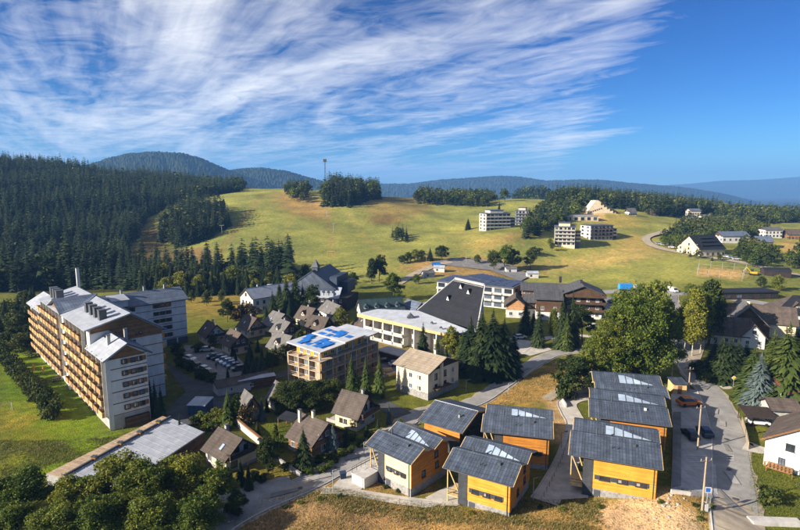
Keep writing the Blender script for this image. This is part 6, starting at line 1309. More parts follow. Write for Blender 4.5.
# ------------------------------------------------------------------ small buildings and street furniture
def shed():
    a = P(217, 388.5, 2.2); b = P(271, 377, 2.2); d = (b - a); rz = math.atan2(d.y, d.x)
    gable('long_shed', 'long brown-roofed shed along the shaded yard', 'shed', (a.x, a.y, 0), rz, d.length, 4.6, 2.2, 3.3, M_PALE, M_ROOFBR, ov=.3, og=.3, wins=[('f', 3, 1.2, .9, .9), ('f', 8, 1.2, .9, .9)])
    a = P(238, 381.5, 2.6); b = P(276, 375.5, 2.6); d = (b - a); rz = math.atan2(d.y, d.x)
    o = thing('lean_to', 'narrow lean-to with pale sheet roof behind the long brown shed', 'shed', (a.x, a.y, 0), rz)
    for i in range(4): MB().slab((i * d.length / 4 + .02, 0, 2.6), ((i + 1) * d.length / 4 - .02, 0, 2.6), ((i + 1) * d.length / 4 - .02, 1.8, 2.9), (i * d.length / 4 + .02, 1.8, 2.9), .08).build('roof_sheet', M_ROOFW, o)
    MB().box(.1, .15, 0, d.length - .1, 1.7, 2.45).build('wall', M_BROWN, o)
    p = P(188, 415.5, 0); o = thing('container', 'dark blue container with a pale flat lid in the yard', 'container', (p.x, p.y, 0), R(-4))
    MB().box(0, 0, 0, 3.8, 4.2, 2.3).build('wall', mat('blue_metal', (0.03, 0.06, 0.12), scale=1, kind='lines', axis=0, per=.3, w=.3, dark=.7), o); MB().slab((-.15, -.15, 2.42), (3.95, -.15, 2.42), (3.95, 4.35, 2.62), (-.15, 4.35, 2.62), .12).build('lid', M_ROOFW, o)
    p = P(673, 394, 0); o = thing('wooden_booth', 'small wooden booth with a blue roof at the street end of the row', 'booth', (p.x, p.y, 0), R(-6))
    MB().box(0, 0, 0, 3.0, 3.4, 2.5).build('wall', M_TRIM, o); MB().slab((-.25, -.3, 2.56), (3.25, -.3, 2.56), (3.25, 3.7, 3.0), (-.25, 3.7, 3.0), .1).build('roof', M_ROOFB, o); MB().box(1.0, -.05, .1, 1.9, -.002, 2.1).build('door', M_MIDBR, o)
    p = P(746, 428, 0); o = thing('carport', 'carport with a dark flat roof beside the white house', 'carport', (p.x, p.y, 0), R(-14))
    MB().slab((0, 0, 2.5), (5.6, 0, 2.5), (5.6, 5.2, 2.9), (0, 5.2, 2.9), .15).build('roof', M_DARKBR, o)
    for x in (.2, 5.4):
        for y in (.2, 5.0): MB().tube((x, y, 0), (x, y, 2.34), .09, n=4).build('post', M_DARKBR, o)
    p = P(770, 424, 0); gable('outbuilding', 'brown outbuilding with a tiled roof behind the white house', 'shed', (p.x, p.y, 0), R(-10), 6, 6, 3.0, 4.6, M_PALE, M_ROOFBR); p = P(785, 415, 0); gable('outbuilding', 'red-roofed outbuilding behind the white house', 'shed', (p.x, p.y, 0), R(20), 9, 7, 4.6, 7.0, M_WHITE, M_CLAY)
    # white concrete ramp box beside the sunny-fronted house
    p = P(352, 484, 0); o = thing('ramp_building', 'white concrete garage box sunk beside the sunny-fronted house', 'garage', (p.x, p.y, 0), R(-40))
    MB().box(0, 0, -.3, 2.8, 5.4, 1.9).build('wall', M_WHITE, o); MB().box(-.1, -.1, 1.902, 2.9, 5.5, 2.02).build('roof', M_CONC, o)
    r_ = MB()
    for i in range(6): r_.box(.02, i * 1.05, 2.022, .07, i * 1.05 + .05, 2.95)
    r_.box(.02, 0, 2.952, .07, 5.3, 3.0); r_.build('railing', M_DGREY, o)
    for nm, px, py, c, lb in (('waste_bin', 343, 479.5, (.03, .05, .10), 'dark blue waste bin at the roadside by the white garage box'), ('waste_bin', 379.5, 476, (.02, .02, .022), 'black waste bin by the sunny-fronted house wall')):
        p = P(px, py, 0); o = thing(nm, lb, 'bin', (p.x, p.y, .1), R(20)); m = mat('bin_' + lb[:5], c, rough=.5)
        MB().prism([(-.5, -.4), (.5, -.4), (.5, .4), (-.5, .4)], lambda p_, q_: (p_ * .85, q_ * .85, .1), lambda p_, q_: (p_, q_, 1.15)).build('body', m, o); MB().slab((-.55, -.45, 1.2), (.55, -.45, 1.2), (.55, .45, 1.3), (-.55, .45, 1.3), .05).build('lid', m, o)
        for x in (-.4, .4): link('wheel', CME[1], o, (x, .4, .12), math.pi / 2, (.35, .5, .35))
    # patio shelter and awning of the russet cottage; yellow-house patio
    p = P(277, 428, 0); o = thing('shelter', 'small dark-roofed garden shelter beside the russet cottage', 'shelter', (p.x, p.y, 0), R(-30))
    MB().slab((0, 0, 2.2), (4, 0, 2.2), (4, 2.8, 2.7), (0, 2.8, 2.7), .12).build('roof', M_ROOFBK, o)
    for x in (.2, 3.8):
        for y in (.2, 2.6): MB().tube((x, y, 0), (x, y, 2.05), .09, n=4).build('post', M_MIDBR, o)
    p = P(327, 421, 0); o = thing('patio', 'paved patio with a low wall beside the cream cottage', 'patio', (p.x, p.y, .08), R(-32)); MB().box(0, 0, 0, 5, 3.2, .25).build('slab', M_GREY, o); MB().box(0, -.2, 0, 5, -.002, .7).build('low_wall', M_GREY, o)
    # construction clutter and small huts on the upper lot
    for i, (px, py, rz, lb, m) in enumerate(((424, 278, 20, 'grey tent-roofed site hut on the gravel lot', M_ROOFW), (433, 272, -10, 'white site cabin at the gravel lot edge', M_WHITE), (506, 273, 5, 'white cabin beside the gravel lot', M_WHITE), (527, 278, 0, 'small white kiosk at the lower end of the gravel lot', M_WHITE))):
        p = G(px, py); gable('site_hut', lb, 'hut', (p.x, p.y, p.z), R(rz), 6.5, 4, 2.4, 3.6, m, M_ROOFW if i % 2 else M_ROOFGR, ov=.2, og=.2, wins=[('f', 2, 1.3, 1, .9, M_DFRAME)], base=-1)
    p = G(436, 266); o = tag(MB().pz([(-2.5, -1.5), (2.6, -1.2), (2.2, 1.5), (-2, 1.6)], 0, 1.6).build('tarpaulin_heap', M_BLUE), 'blue tarpaulin heap on the gravel lot', 'tarpaulin'); o.location = (p.x, p.y, p.z + .5)
shed()
def wall_run(name, label, cat, pix, hgt, t, m, cap=None, posts=0, hs=None):
    p = [G(*q) for q in pix]; o = thing(name, label, cat, (p[0].x, p[0].y, p[0].z)); c = p[0]
    for i in range(len(p) - 1):
        a, b = p[i] - c, p[i + 1] - c; d = (b - a); n = Vector((-d.y, d.x, 0)).normalized() * t / 2
        MB().slab(a - n + Vector((0, 0, hgt)), b - n + Vector((0, 0, hgt)), b + n + Vector((0, 0, hgt)), a + n + Vector((0, 0, hgt)), hgt + .3).build('panel', m, o)
        if cap: MB().slab(a - n * 1.3 + Vector((0, 0, hgt + .3)), b - n * 1.3 + Vector((0, 0, hgt + .3)), b + n * 1.3 + Vector((0, 0, hgt + .3)), a + n * 1.3 + Vector((0, 0, hgt + .3)), .298).build('board_top', cap, o)
    return o
wall_run('garden_wall', 'pale garden wall topped with russet boards behind the white cottage', 'wall', [(237.4,426),(249,436),(262.5,447)], 1.4, .3, M_CONC, M_MIDBR)
wall_run('garden_wall', 'low grey stone wall along the lawn of the white cottage', 'wall', [(277,461),(290,470),(301,477)], .8, .35, M_STONE)
wall_run('board_fence', 'weathered board fence along the street opposite the paved lot', 'fence', [(741.5,424),(745.5,437),(748,450)], 1.6, .12, mat('weathered_boards', (0.42, 0.34, 0.24), kind='lines', axis=1, per=.25, w=.15, dark=.6, scale=1))
wall_run('retaining_wall', 'pale retaining wall curving round the head of the concrete path', 'wall', [(566,408),(562,402),(566,397),(578,394),(590,392)], 1.0, .3, M_CONC)
wall_run('retaining_wall', 'low concrete wall along the edge of the paved lot', 'wall', [(671,493),(690,495.5),(712,498.5)], .6, .3, M_CONC)
wall_run('retaining_wall', 'concrete slab wall at the foot of the grass lawn by the street', 'wall', [(750,522),(775,523),(800,524)], .5, 1.6, M_CONC)
def rail_fence(label, pix, step, hgt, m, rails=2, name='post_fence', r=.05):
    p = [G(*q) for q in pix]; o = thing(name, label, 'fence', tuple(p[0])); c = p[0]; pm = MB().tube((0, 0, -.2), (0, 0, hgt), r, n=4).mesh('post', m)
    for i in range(len(p) - 1):
        a, b = p[i] - c, p[i + 1] - c; n = max(1, int((b - a).length / step))
        for k in range(n + (i == len(p) - 2)): link('post', pm, o, a.lerp(b, k / n))
        for q in range(rails): z = Vector((0, 0, hgt * (q + 1) / rails - .08)); MB().tube(a + z, b + z, r * .55, n=4).build('rail', m, o)
M_POST = mat('weathered_posts', (0.22, 0.16, 0.11), scale=2, var=.2)
rail_fence('weathered post and rail fence crossing the bright lawn', [(0,458),(40,452),(80,444),(123,433)], 2.2, 1.2, M_POST)
rail_fence('thin grey railing along the curved footpath', [(366,499.5),(411,506),(432,507)], 1.5, 1.0, M_DGREY, 1, 'railing', .03)
rail_fence('thin grey railing beside the straight concrete path', [(541,503),(552,482),(562,460),(570,436)], 1.5, 1.0, M_DGREY, 1, 'railing', .035)
rail_fence('tall mesh fence posts round the sandy sports court', [(699,267.5),(746,271.5),(742,281),(697,276),(699,267.5)], 5, 4.0, M_GREY, 2, 'court_fence', .08)
def pole(px, py, top, label, kind='pole'):
    p = G(px, py); h = PD(px, top, p.y).z - p.z; o = thing('utility_pole' if kind == 'pole' else 'street_lamp', label, 'pole' if kind == 'pole' else 'street lamp', tuple(p), R(8))
    if kind == 'pole':
        MB().tube((0, 0, -.4), (0, 0, h), .17, .11, 8).build('shaft', mat('pole_timber', (0.40, 0.31, 0.21), scale=2, var=.2), o); MB().box(-.9, -.06, h - .6, .9, .06, h - .48).build('crossarm', M_POST, o)
        for x in (-.8, 0, .8): MB().tube((x, 0, h - .479), (x, 0, h - .2), .05, n=6).build('insulator', M_GREY, o)
    else:
        MB().tube((0, 0, -.2), (0, 0, h), .07, .05, 6).build('shaft', M_GREY, o); MB().tube((0, 0, h - .05), (.9, 0, h + .1), .04, n=5).build('arm', M_GREY, o); MB().box(.6, -.12, h + .02, 1.2, .12, h + .14).build('lamp_head', M_DGREY, o)
    return o
pole(671.5, 383, 356, 'timber utility pole beside the wooden booth'); pole(688.5, 391, 367, 'timber utility pole at the street side of the wooden booth'); pole(697.5, 450, 405, 'timber utility pole in the middle of the paved lot'); pole(702, 511, 457, 'tall timber utility pole with crossarm and meter box at the dirt mound')
p = G(705.5, 511); o = tag(MB().box(-.25, -.2, 0, .25, .2, 1.1).build('meter_box', M_FRAME), 'pale grey meter box at the foot of the tall utility pole', 'box'); o.location = p
pole(333, 493, 470, 'street lamp at the junction beside the curved footpath', 'lamp'); pole(364, 456, 442, 'street lamp opposite the sunny-fronted house', 'lamp'); pole(561, 448, 432, 'street lamp beside the straight concrete path', 'lamp'); pole(533, 500, 478, 'street lamp at the foot of the straight concrete path', 'lamp'); pole(240, 402, 392, 'street lamp in the shaded yard', 'lamp'); pole(508, 395, 383, 'street lamp beside the road along the dry slope', 'lamp'); pole(466, 392, 380, 'street lamp by the beige guest house', 'lamp')
pole(466, 264, 252, 'slim floodlight post on the gravel lot', 'lamp'); pole(426.5, 264, 253, 'slim floodlight post at the gravel lot edge', 'lamp')
# hilltop mast and ski lift pylons
p = G(325.5, 193); h = PD(325.5, 162, p.y).z - p.z; o = thing('lift_mast', 'slim lattice mast on the grassy hilltop', 'mast', tuple(p))
for x in (-.7, .7):
    for y in (-.7, .7): MB().tube((x, y, -.5), (x * .5, y * .5, h), .14, n=4).build('leg', M_DGREY, o)
MB().box(-1.6, -1.6, h, 1.6, 1.6, h + 3).build('cabin', M_DGREY, o)
for k in range(1, 8): z = h * k / 8; MB().tube((-.6, -.6, z), (.6, -.6, z + h / 10), .08, n=4).tube((-.6, .6, z), (.6, .6, z + h / 10), .08, n=4).build('brace', M_DGREY, o)
for i, (px, py, lb) in enumerate(((333.5, 233, 'lower'), (327, 216, 'middle'), (222, 235, 'western'), (205, 263, 'lowest western'), (251, 198, 'uppermost western'))):
    p = G(px, py); o = thing('lift_pylon', lb + ' T-shaped ski lift pylon on the open slope', 'pylon', tuple(p), R(10), 'ski lift pylons'); MB().tube((0, 0, -.5), (0, 0, 7.5), .2, .15, 6).build('shaft', M_GREY, o); MB().box(-1.8, -.15, 7.5, 1.8, .15, 7.8).build('crossarm', M_GREY, o)
    for x in (-1.6, 1.6): MB().box(x - .12, -.5, 7.1, x + .12, .5, 7.498).build('pulley', M_DGREY, o)
p = G(331, 256); o = thing('start_gate', 'yellow frame of the beginners lift on the lower slope', 'gate', tuple(p)); 
for x in (-2.4, 2.4): MB().tube((x, 0, -.3), (x, 0, 3), .12, n=4).build('post', M_YEL, o)
MB().box(-2.5, -.1, 3.0, 2.5, .1, 3.25).build('beam', M_YEL, o)
p = G(4.5, 413); o = thing('football_goal', 'white football goal on the bright lawn', 'goal', tuple(p), R(55))
for x in (-1.5, 1.5): MB().tube((x, 0, 0), (x, 0, 2), .06, n=5).build('post', M_FRAME, o)
MB().tube((-1.5, 0, 2), (1.5, 0, 2), .06, n=5).build('crossbar', M_FRAME, o); MB().tube((-1.5, 0, 2), (-1.5, 1, 0), .03, n=4).tube((1.5, 0, 2), (1.5, 1, 0), .03, n=4).build('net_stay', M_FRAME, o)
for i, (px, py, c) in enumerate(((34, 374, 'orange'), (43.5, 375, 'ochre'), (51, 369, 'tan'))):
    p = G(px, py); o = thing('parasol', c + ' closed parasol on the lawn beside the apartment block', 'parasol', tuple(p)); m = mat('parasol_' + c, ((.6,.2,.05),(.55,.3,.06),(.45,.33,.2))[i])
    MB().tube((0, 0, 0), (0, 0, 1), .04, n=5).build('pole', M_GREY, o); MB().tube((0, 0, 1), (0, 0, 2.6), .32, .05, 7).build('canopy', m, o)
for i, (px, py) in enumerate(((38, 381), (43, 383), (57, 381), (60, 379), (28, 355), (33, 357), (39, 356))):
    p = G(px, py); o = thing('picnic_table', 'dark picnic table on the lawn ' + ('near the shrub row' if i < 4 else 'at the far corner of the apartment block'), 'table', tuple(p), R(20 * i), 'picnic tables on the lawn'); MB().box(-1, -.45, .7, 1, .45, .78).build('top', M_DARKBR, o)
    for y in (-.8, .8): MB().box(-1, y - .15, .4, 1, y + .15, .46).build('bench', M_DARKBR, o)
    for x in (-.7, .7): MB().box(x - .05, -.9, 0, x + .05, .9, .08).box(x - .05, -.06, .082, x + .05, .06, .698).build('leg', M_DARKBR, o)
p = G(753, 275); o = thing('excavator', 'small yellow excavator beside the sandy sports court', 'excavator', (p.x, p.y, p.z), R(160)); m = mat('machine_yellow', (0.6, 0.36, 0.02))
for y in (-.9, .9): MB().py([(-1.6, 0), (1.6, 0), (1.9, .4), (1.6, .8), (-1.6, .8), (-1.9, .4)], y - .3, y + .3).build('track', M_TYRE, o)
MB().box(-1.7, -1.1, .81, 1.1, 1.1, 1.8).build('body', m, o); MB().box(-.2, -1.0, 1.802, 1.1, .1, 3.0).build('cab', M_GLASS, o); MB().tube((1.0, .5, 1.6), (3.2, .5, 4.0), .22, n=4).build('boom', m, o); MB().tube((3.2, .5, 4.0), (4.8, .5, 2.0), .18, n=4).build('arm', m, o); MB().box(4.4, .1, 1.2, 5.2, .9, 2.0).build('bucket', M_DGREY, o)
p = G(764, 275.5); gable('field_shed', 'long dark field shed beside the excavator', 'shed', (p.x, p.y, p.z), R(-12), 13, 6, 2.6, 4.0, M_DARKBR, M_ROOFBK, ov=.2, og=.2, base=-1)

# ------------------------------------------------------------------ single trees, shrubs and hedges in the village
def T(px, foot, top, kind, label, group=None, wide=1.0, cat=None, Y=None):
    p = G(px, foot) if Y is None else Vector((0, 0, 0))
    if Y is not None: q = PD(px, top, Y); p = Vector((q.x, Y, h1(q.x, Y)))
    h = PD(px, top, p.y).z - p.z
    return tree(kind, (p.x, p.y, p.z - .05), max(h, .6), label, group, wide, cat)
# foreground crowns below the low hall
for x, t, Y, k, lb, w in ((-32,478,70,'fine_yellow0','broad yellow-green tree at the end of the row below the low hall',1.2), (22,472,72,'fine_green0','green tree with yellowing top on the lawn below the low hall',1.15), (72,478,71,'fine_yellow0','yellow-green tree hiding the near corner of the low hall',1.1), (112,458,74,'fine_yellow1','tallest green tree in front of the low hall',1.15), (140,464,72,'fine_yellow0','dense green tree beside the tallest one in front of the low hall',1.15), (180,457,75,'fine_yellow0','green and yellow tree between the low hall and the white cottage',1.2), (214,468,74,'fine_green1','dark green tree in front of the white cottage',1.1), (236,492,73,'fine_olive0','small dark tree at the road bend before the white cottage',1.0)):
    T(x, 0, t, k, lb, 'trees below the low hall', w, None, Y)
for x, t, Y in ((10,505,66), (52,508,65), (95,500,66), (150,498,67), (195,500,67), (-20,510,65)): T(x, 0, t, 'fine_green0', 'bushy green tree in the thicket under the trees below the low hall', 'thicket below the low hall', 1.25, None, Y)
# bare larch beside the hall
T(180.5, 440, 412, 'spruce1', 'thin grey-brown conifer beside the low hall', None, .55)
T(196, 447, 432, 'spruce1', 'small dark conifer at the low hall corner', None, .9)
# around the white cottage and its neighbours
for x, f, t, k, lb, w in ((268,474,438,'olive0','dark round tree beside the white cottage lawn',.75), (241,486,457,'spruce0','dark spruce at the white cottage gable',.85), (249,490,461,'spruce1','second dark spruce before the white cottage gable',.8), (231,484,462,'spruce1','narrow spruce against the white cottage wall',.8),
    (304,468,428,'spruce2','spreading dark pine in front of the russet cottage',1.15), (333,452,424,'blue0','blue spruce at the roadside between the two cottages',1.3), (347,446,426,'spruce1','dark spruce next to the roadside blue spruce',1.1), (355,430,414,'olive3','round dark bush-tree at the cream cottage corner',.9), (367,436,422,'spruce1','small spruce below the cream cottage',1.2), (378,435,418,'spruce1','small dark spruce beside the cream cottage road',1.0), (389,424,402,'blue1','slim blue spruce next to the twin-gable houses',.8), (400,428,418,'green3','small leafy tree at the lane corner',.9),
    (351.7,393,353,'light0','tall narrow spruce in front of the ochre apartment house, nearest its corner',.72), (366,396,355,'light1','tall spruce between two others in front of the ochre apartment house',.85), (379.6,397,354,'light0','tall spruce beside the beige guest house',.8), (357,393,370,'light1','lighter young spruce among the tall ones by the ochre apartment house',1.0),
    (229,426,388,'light1','full light green spruce beside the steep grey-roofed cottage',1.15), (237,424,394,'green2','leafy green tree against the steep grey-roofed cottage',.8), (247,424,404,'shrub_red','reddish bush-tree by the cream wall of the steep cottage',.7), (262,420,397,'blue1','blue spruce between the two steep cottages',1.0), (277,414,399,'spruce1','small spruce beside the white steep cottage',.9), (257.5,436,421,'spruce1','young spruce on the small lawn behind the garden wall',1.1), (275,442,424,'green2','slim green tree beside the garden shelter',.9), (279,447,435,'shrub_green','light shrub at the foot of the garden shelter',.8), (267,412,396,'spruce1','spruce hidden between the two steep cottages',.9),
    (228,382,366,'spruce1','dark spruce at the car park exit',1.0), (245,382,362,'spruce0','dark spruce at the upper edge of the car park',1.1), (254,380,356,'spruce0','tall dark spruce above the long shed',1.0), (262,377,352,'spruce2','broad dark spruce above the long shed',1.0), (272,374,350,'olive0','dark tree beside the grey-roofed cottage',.8), (240,352,337,'spruce1','dark spruce before the brown-roofed cottage',1.0), (233,356,341,'spruce1','dark young spruce at the car park edge',1.0), (250,360,340,'spruce0','dark spruce between car park and cottages',1.0), (262,362,345,'spruce1','dark spruce behind the car park row',1.0), (258,372,356,'olive3','dark bush-tree by the car park',.9),
    (342,332,309,'yellow0','yellow-leaved tree among the brown cottages',.9), (295,338,324,'yellow3','small yellowing tree beside the grey-roofed cottage',.8), (300,345,330,'olive3','small dark tree before the ochre apartment house',.9),
    (151,414,374,'spruce1','slim dark spruce against the apartment block end wall',.6), (156,416,378,'spruce1','second slim dark spruce beside the apartment block end wall',.6), (162,420,385,'spruce0','dark spruce at the apartment block entrance',.7),
    (227.5,322,300,'olive0','round olive tree in the yellow meadow',.9), (207,306,290,'olive3','round tree on the far side of the yellow meadow',.8), (221.5,303,290,'olive3','smaller round tree on the far side of the yellow meadow',.7), (241,320,304,'shrub_red','brownish bush-tree beside the white guest house meadow',1.0), (249,320,305,'shrub_red','russet bush-tree beside the white guest house',1.0), (192,303,290,'olive3','shrubby tree beside the apartment cross wing',.8),
    (280,314,280,'spruce0','tall dark spruce before the slate hotel wing',1.0), (287,315,276,'spruce2','broad dark spruce before the slate hotel wing',1.0), (296,314,272,'light0','tall yellow-green spruce before the slate hotel',1.0), (303,313,283,'spruce0','dark spruce beside the slate hotel entrance',1.1), (311,314,286,'olive0','dark leafy tree before the slate hotel annex',.9), (273,318,290,'spruce0','dark spruce beside the white guest house',1.1), (290,322,300,'spruce1','lower dark spruce in front of the slate hotel trees',1.2), (316,306,288,'olive3','olive tree at the slate hotel annex',.9), (266,322,303,'spruce1','small dark spruce below the white guest house',1.0),
    (304.7,279,264,'olive3','round tree alone on the meadow above the slate hotel',1.1), (372,284,258,'olive2','tall slim tree on the meadow edge, one of a pair',.9), (379,282,256,'olive0','rounder tree of the pair on the meadow edge',.8), (353,289,272,'olive3','round tree beside the slate hotel',1.0), (394,300,274,'green0','round green tree behind the teal-roofed inn',1.0), (416,284,274,'green3','small light tree on the strip below the gravel lot',1.1),
    (402,264,255,'olive3','low tree at the start of the row above the gravel lot',1.3), (408,263,252,'olive3','olive tree in the row above the gravel lot',1.2), (415,261,249,'yellow3','yellowing tree in the row above the gravel lot',1.2), (422,261,250,'olive3','green tree in the row above the gravel lot',1.2), (430,261,247,'spruce2','dark conical tree in the row above the gravel lot',1.2), (441.5,261,246,'olive1','dark round tree ending the row above the gravel lot',1.0),
    (477.5,264,254.5,'olive3','round bush-tree alone on the meadow above the gravel lot',1.1), (494,270,251,'olive0','left-leaning dark tree of the three on the meadow',1.0), (504,271,246,'green0','tallest of the three dark trees on the meadow',.9), (513,270,250,'olive1','broadest of the three dark trees on the meadow',.9), (530,270,249,'olive0','dark round tree standing apart on the meadow with a long shadow',.8), (468,230,217.5,'spruce2','lone spruce on the upper meadow beside the grey hotel block',1.2), (505,202,189,'green0','round tree alone on the far crest',1.1), (499,212,201,'spruce1','small spruce below the lone crest tree',1.0), (536,255,247,'shrub_olive','shrub on the meadow below the pale apartment block',1.2), (552,250,242,'olive3','tree at the corner of the pale apartment block',1.0), (550,246,238,'yellow3','yellowing tree beside the pale apartment block',1.0)):
    T(x, f, t, k, lb, None, w, 'tree')
for i, (x, f, t, k) in enumerate(((520,199,189,'olive3'), (526,198,187,'green3'), (532,197,186,'olive3'), (538,197,184,'spruce1'), (543,199,186,'olive3'))): T(x, f, t, k, ['olive', 'light green', 'rounded', 'conical', 'last'][i] + ' tree in the short row on the far crest', 'row on the far crest', 1.1)
# centre conifers
for x, f, t, k, lb, w in ((423,360,322,'spruce2','spreading pine in front of the white-roofed hotel',.9), (437,360,334,'light1','light young spruce beside the hotel pine',1.0), (452,366,328,'yellow0','yellow-green birch-like tree against the black roof',.75), (462,372,330,'light0','light spruce at the near edge of the central conifers',1.0), (470,374,316,'spruce0','tall spruce in the central group below the black roof',1.35), (481,375,310,'spruce2','broadest spruce of the central group',1.35), (492,377,309,'spruce0','tallest spruce of the central group',1.35), (503,376,318,'spruce2','dark spruce on the road side of the central group',1.3), (513,372,330,'spruce0','lower dark spruce closing the central group',1.1), (446,372,345,'spruce1','small spruce in front of the central group',1.1), (476,381,345,'spruce1','lower spruce in front of the central group',1.2),
    (487,372,335,'spruce1','dark spruce filling the middle of the central group',1.2), (525,334,299,'spruce0','dark spruce before the west gable of the brown hotel',1.0), (533,332,310,'spruce1','small dark spruce before the brown hotel',1.2), (538,347,304,'spruce1','narrow spruce standing alone on the brown hotel lawn',.9), (553,345,307,'birch','yellow-orange tree before the brown hotel',.8), (561,348,294,'spruce1','tall slim spruce before the brown hotel',.85), (571,347,291,'spruce0','tallest spruce before the brown hotel',.8), (566,350,312,'light0','lower light spruce between the two tall ones',1.0), (582,342,307,'olive0','round dark tree beside the tallest spruce of the brown hotel',1.0),
    (575,394,358,'olive1','grey-green bushy tree at the head of the dry slope',1.1), (565,398,372,'shrub_olive','low dark bush at the dry slope edge',.75), (590,384,345,'green0','green tree between the bushy tree and the big maple',.9), (606,384,322,'maple','yellow-green tree on the west side of the big maple',.9), (633,384,294,'maple_green','big yellow-green maple behind the row of three houses',.88), (659,376,304,'maple_green','green maple on the street side of the big one',.72), (648,352,284,'green0','tall tree behind the big maple',.75), (618,386,340,'green0','low green tree in front of the big maple',1.0), (645,384,346,'green3','low leafy tree between maple and utility pole',1.0), (600,390,362,'green3','bushy tree behind the end house of the row',1.0), (664,352,300,'olive2','slim dark tree beside the street behind the maple',.9),
    (684,352,296,'birch','birch on the grass strip by the street',.95), (692,356,285,'birch','tallest birch on the grass strip by the street',.9), (700,353,290,'birch','birch beside the path to the inn',.9), (708,346,280,'olive2','darker tree behind the birches',.9), (697,344,288,'birch','birch at the back of the grass strip',1.0), (678,346,306,'birch','small birch nearest the street',1.0), (706,333,282,'yellow0','yellow-green tree beside the inn roof',.6),
    (713,379,338,'spruce0','dark spruce at the street end of the inn hedge',1.6), (720,381,336,'spruce2','dark broad spruce in the row before the inn',1.5), (728,382,337,'spruce0','dark spruce in the middle of the row before the inn',1.8), (736,382,340,'spruce2','dark spruce in the row before the inn, beside the lawn',1.5), (744,379,342,'spruce0','last dark spruce of the row before the inn',1.6),
    (757,408,352,'blue0','tall silvery blue spruce by the carport',1.25), (750,402,346,'light0','big green spruce beside the blue spruce',1.45), (768,402,330,'light1','tallest green spruce beside the carport',1.5), (782,406,322,'light0','broad green spruce behind the white house',1.6), (796,404,318,'spruce0','dark tall spruce behind the white house',1.5), (812,404,322,'light1','green spruce at the far side of the white house',1.5), (776,392,340,'spruce2','dark spruce behind the tallest green one',1.5), (790,378,345,'spruce0','lower dark spruce behind the green ones',1.5),
    (709,296,279,'green3','round tree behind the inn at the meadow edge',1.1), (761,288,276,'olive3','small round tree behind the restaurant wing',1.1), (777,291,275,'yellow3','yellowing round tree behind the restaurant wing',1.1), (640,298,284,'olive3','dark tree on the main road beside the asphalt lot',1.1), (698,298,285,'yellow3','yellow-green tree at the main road behind the birches',1.1), (690,300,283,'green3','light tree at the main road behind the birches',1.2)):
    T(x, f, t, k, lb, None, w, 'tree')
for i in range(13): # shrub row on the lawn
    f = i / 12; x = 5 + 49 * f + random.uniform(-2, 2); y = 362 + 57 * f + random.uniform(-1.5, 1.5); T(x, y, y - 14 - 5 * f, 'shrub_olive', 'dark round shrub in the row across the bright lawn', 'shrub row on the lawn', random.uniform(.65, .85), 'shrub')
for i, (x, y) in enumerate(((14,347), (25,345), (34,343), (6,352), (20,353), (30,352), (40,348))): T(x, y, y - 20, 'olive3', 'dark bushy tree in the thicket at the apartment block corner', 'thicket at the apartment corner', 1.2)
for i in range(15): T(285 + 3.4 * i, 411 - .3 * i + (i % 3), 382 - .15 * i + (i % 2) * 1.5, 'fine_olive0', 'tree of the dense dark hedge behind the cream cottage', 'dense dark hedge', .95)
for x, y in ((176,352), (180,358), (186,368), (191,371), (199,377), (204,379), (211,381), (198,352), (180,366)): T(x, y, y - 9, 'shrub_olive', 'dark shrub on the planted strip of the car park', 'car park shrubs', .9, 'shrub')
for x, y, k in ((208,424,'yellow'), (214,421,'yellow'), (220,426,'green'), (202,421,'green'), (226,430,'yellow'), (210,430,'green'), (196,424,'olive'), (218,416,'yellow')): T(x, y, y - 9, 'shrub_' + k, {'yellow': 'yellow-green', 'green': 'light green', 'olive': 'dark'}[k] + ' wild shrub on the bank between yard and white cottage', 'wild shrubs on the bank', 1.0, 'shrub')
for x, y in ((322,472), (328,468), (318,462), (310,474), (335,462), (342,456), (350,452), (296,468), (330,460), (338,450), (360,446), (352,440), (345,436), (336,440), (372,440), (322,446)): T(x, y, y - 7, random.choice(['shrub_olive', 'shrub_green', 'shrub_olive']), 'garden shrub along the road before the russet and cream cottages', 'garden shrubs by the road', 1.1, 'shrub')
for x, y in ((285,470), (262,482), (255,478), (248,488)): T(x, y, y - 8, 'shrub_olive', 'dark shrub on the lawn of the white cottage', 'shrubs of the white cottage', 1.0, 'shrub')
T(767, 503, 487, 'shrub_olive', 'single dark shrub on the grass by the street', None, 1.0, 'shrub'); T(747, 402, 392, 'shrub_yellow', 'light shrub at the lane corner opposite the booth', None, 1.0, 'shrub'); T(741, 396, 388, 'shrub_green', 'small green shrub at the lane corner', None, 1.0, 'shrub')
for x, y in ((702,380), (696,372), (708,382)): T(x, y, y - 12, 'shrub_olive', 'clipped dark shrub of the inn hedge by the street', 'inn hedge', .9, 'shrub')
for x, y in ((282,452), (700,520), (712,508), (695,506), (600,508), (562,510), (660,503), (512,512), (470,514), (540,508), (320,500), (300,504), (340,497), (286,508)): T(x, y, y - 3.5, random.choice(['shrub_green', 'shrub_yellow', 'shrub_olive']), 'low weedy shrub on the rough bank before the timber houses', 'weedy shrubs on the rough bank', 1.2, 'shrub')
for x, y in ((408,486), (420,483), (432,477), (440,470), (385,488), (398,492)): T(x, y, y - 3, 'shrub_olive', 'low planted shrub beside the sunny-fronted timber house', 'planted shrubs by the timber house', 1.1, 'shrub')
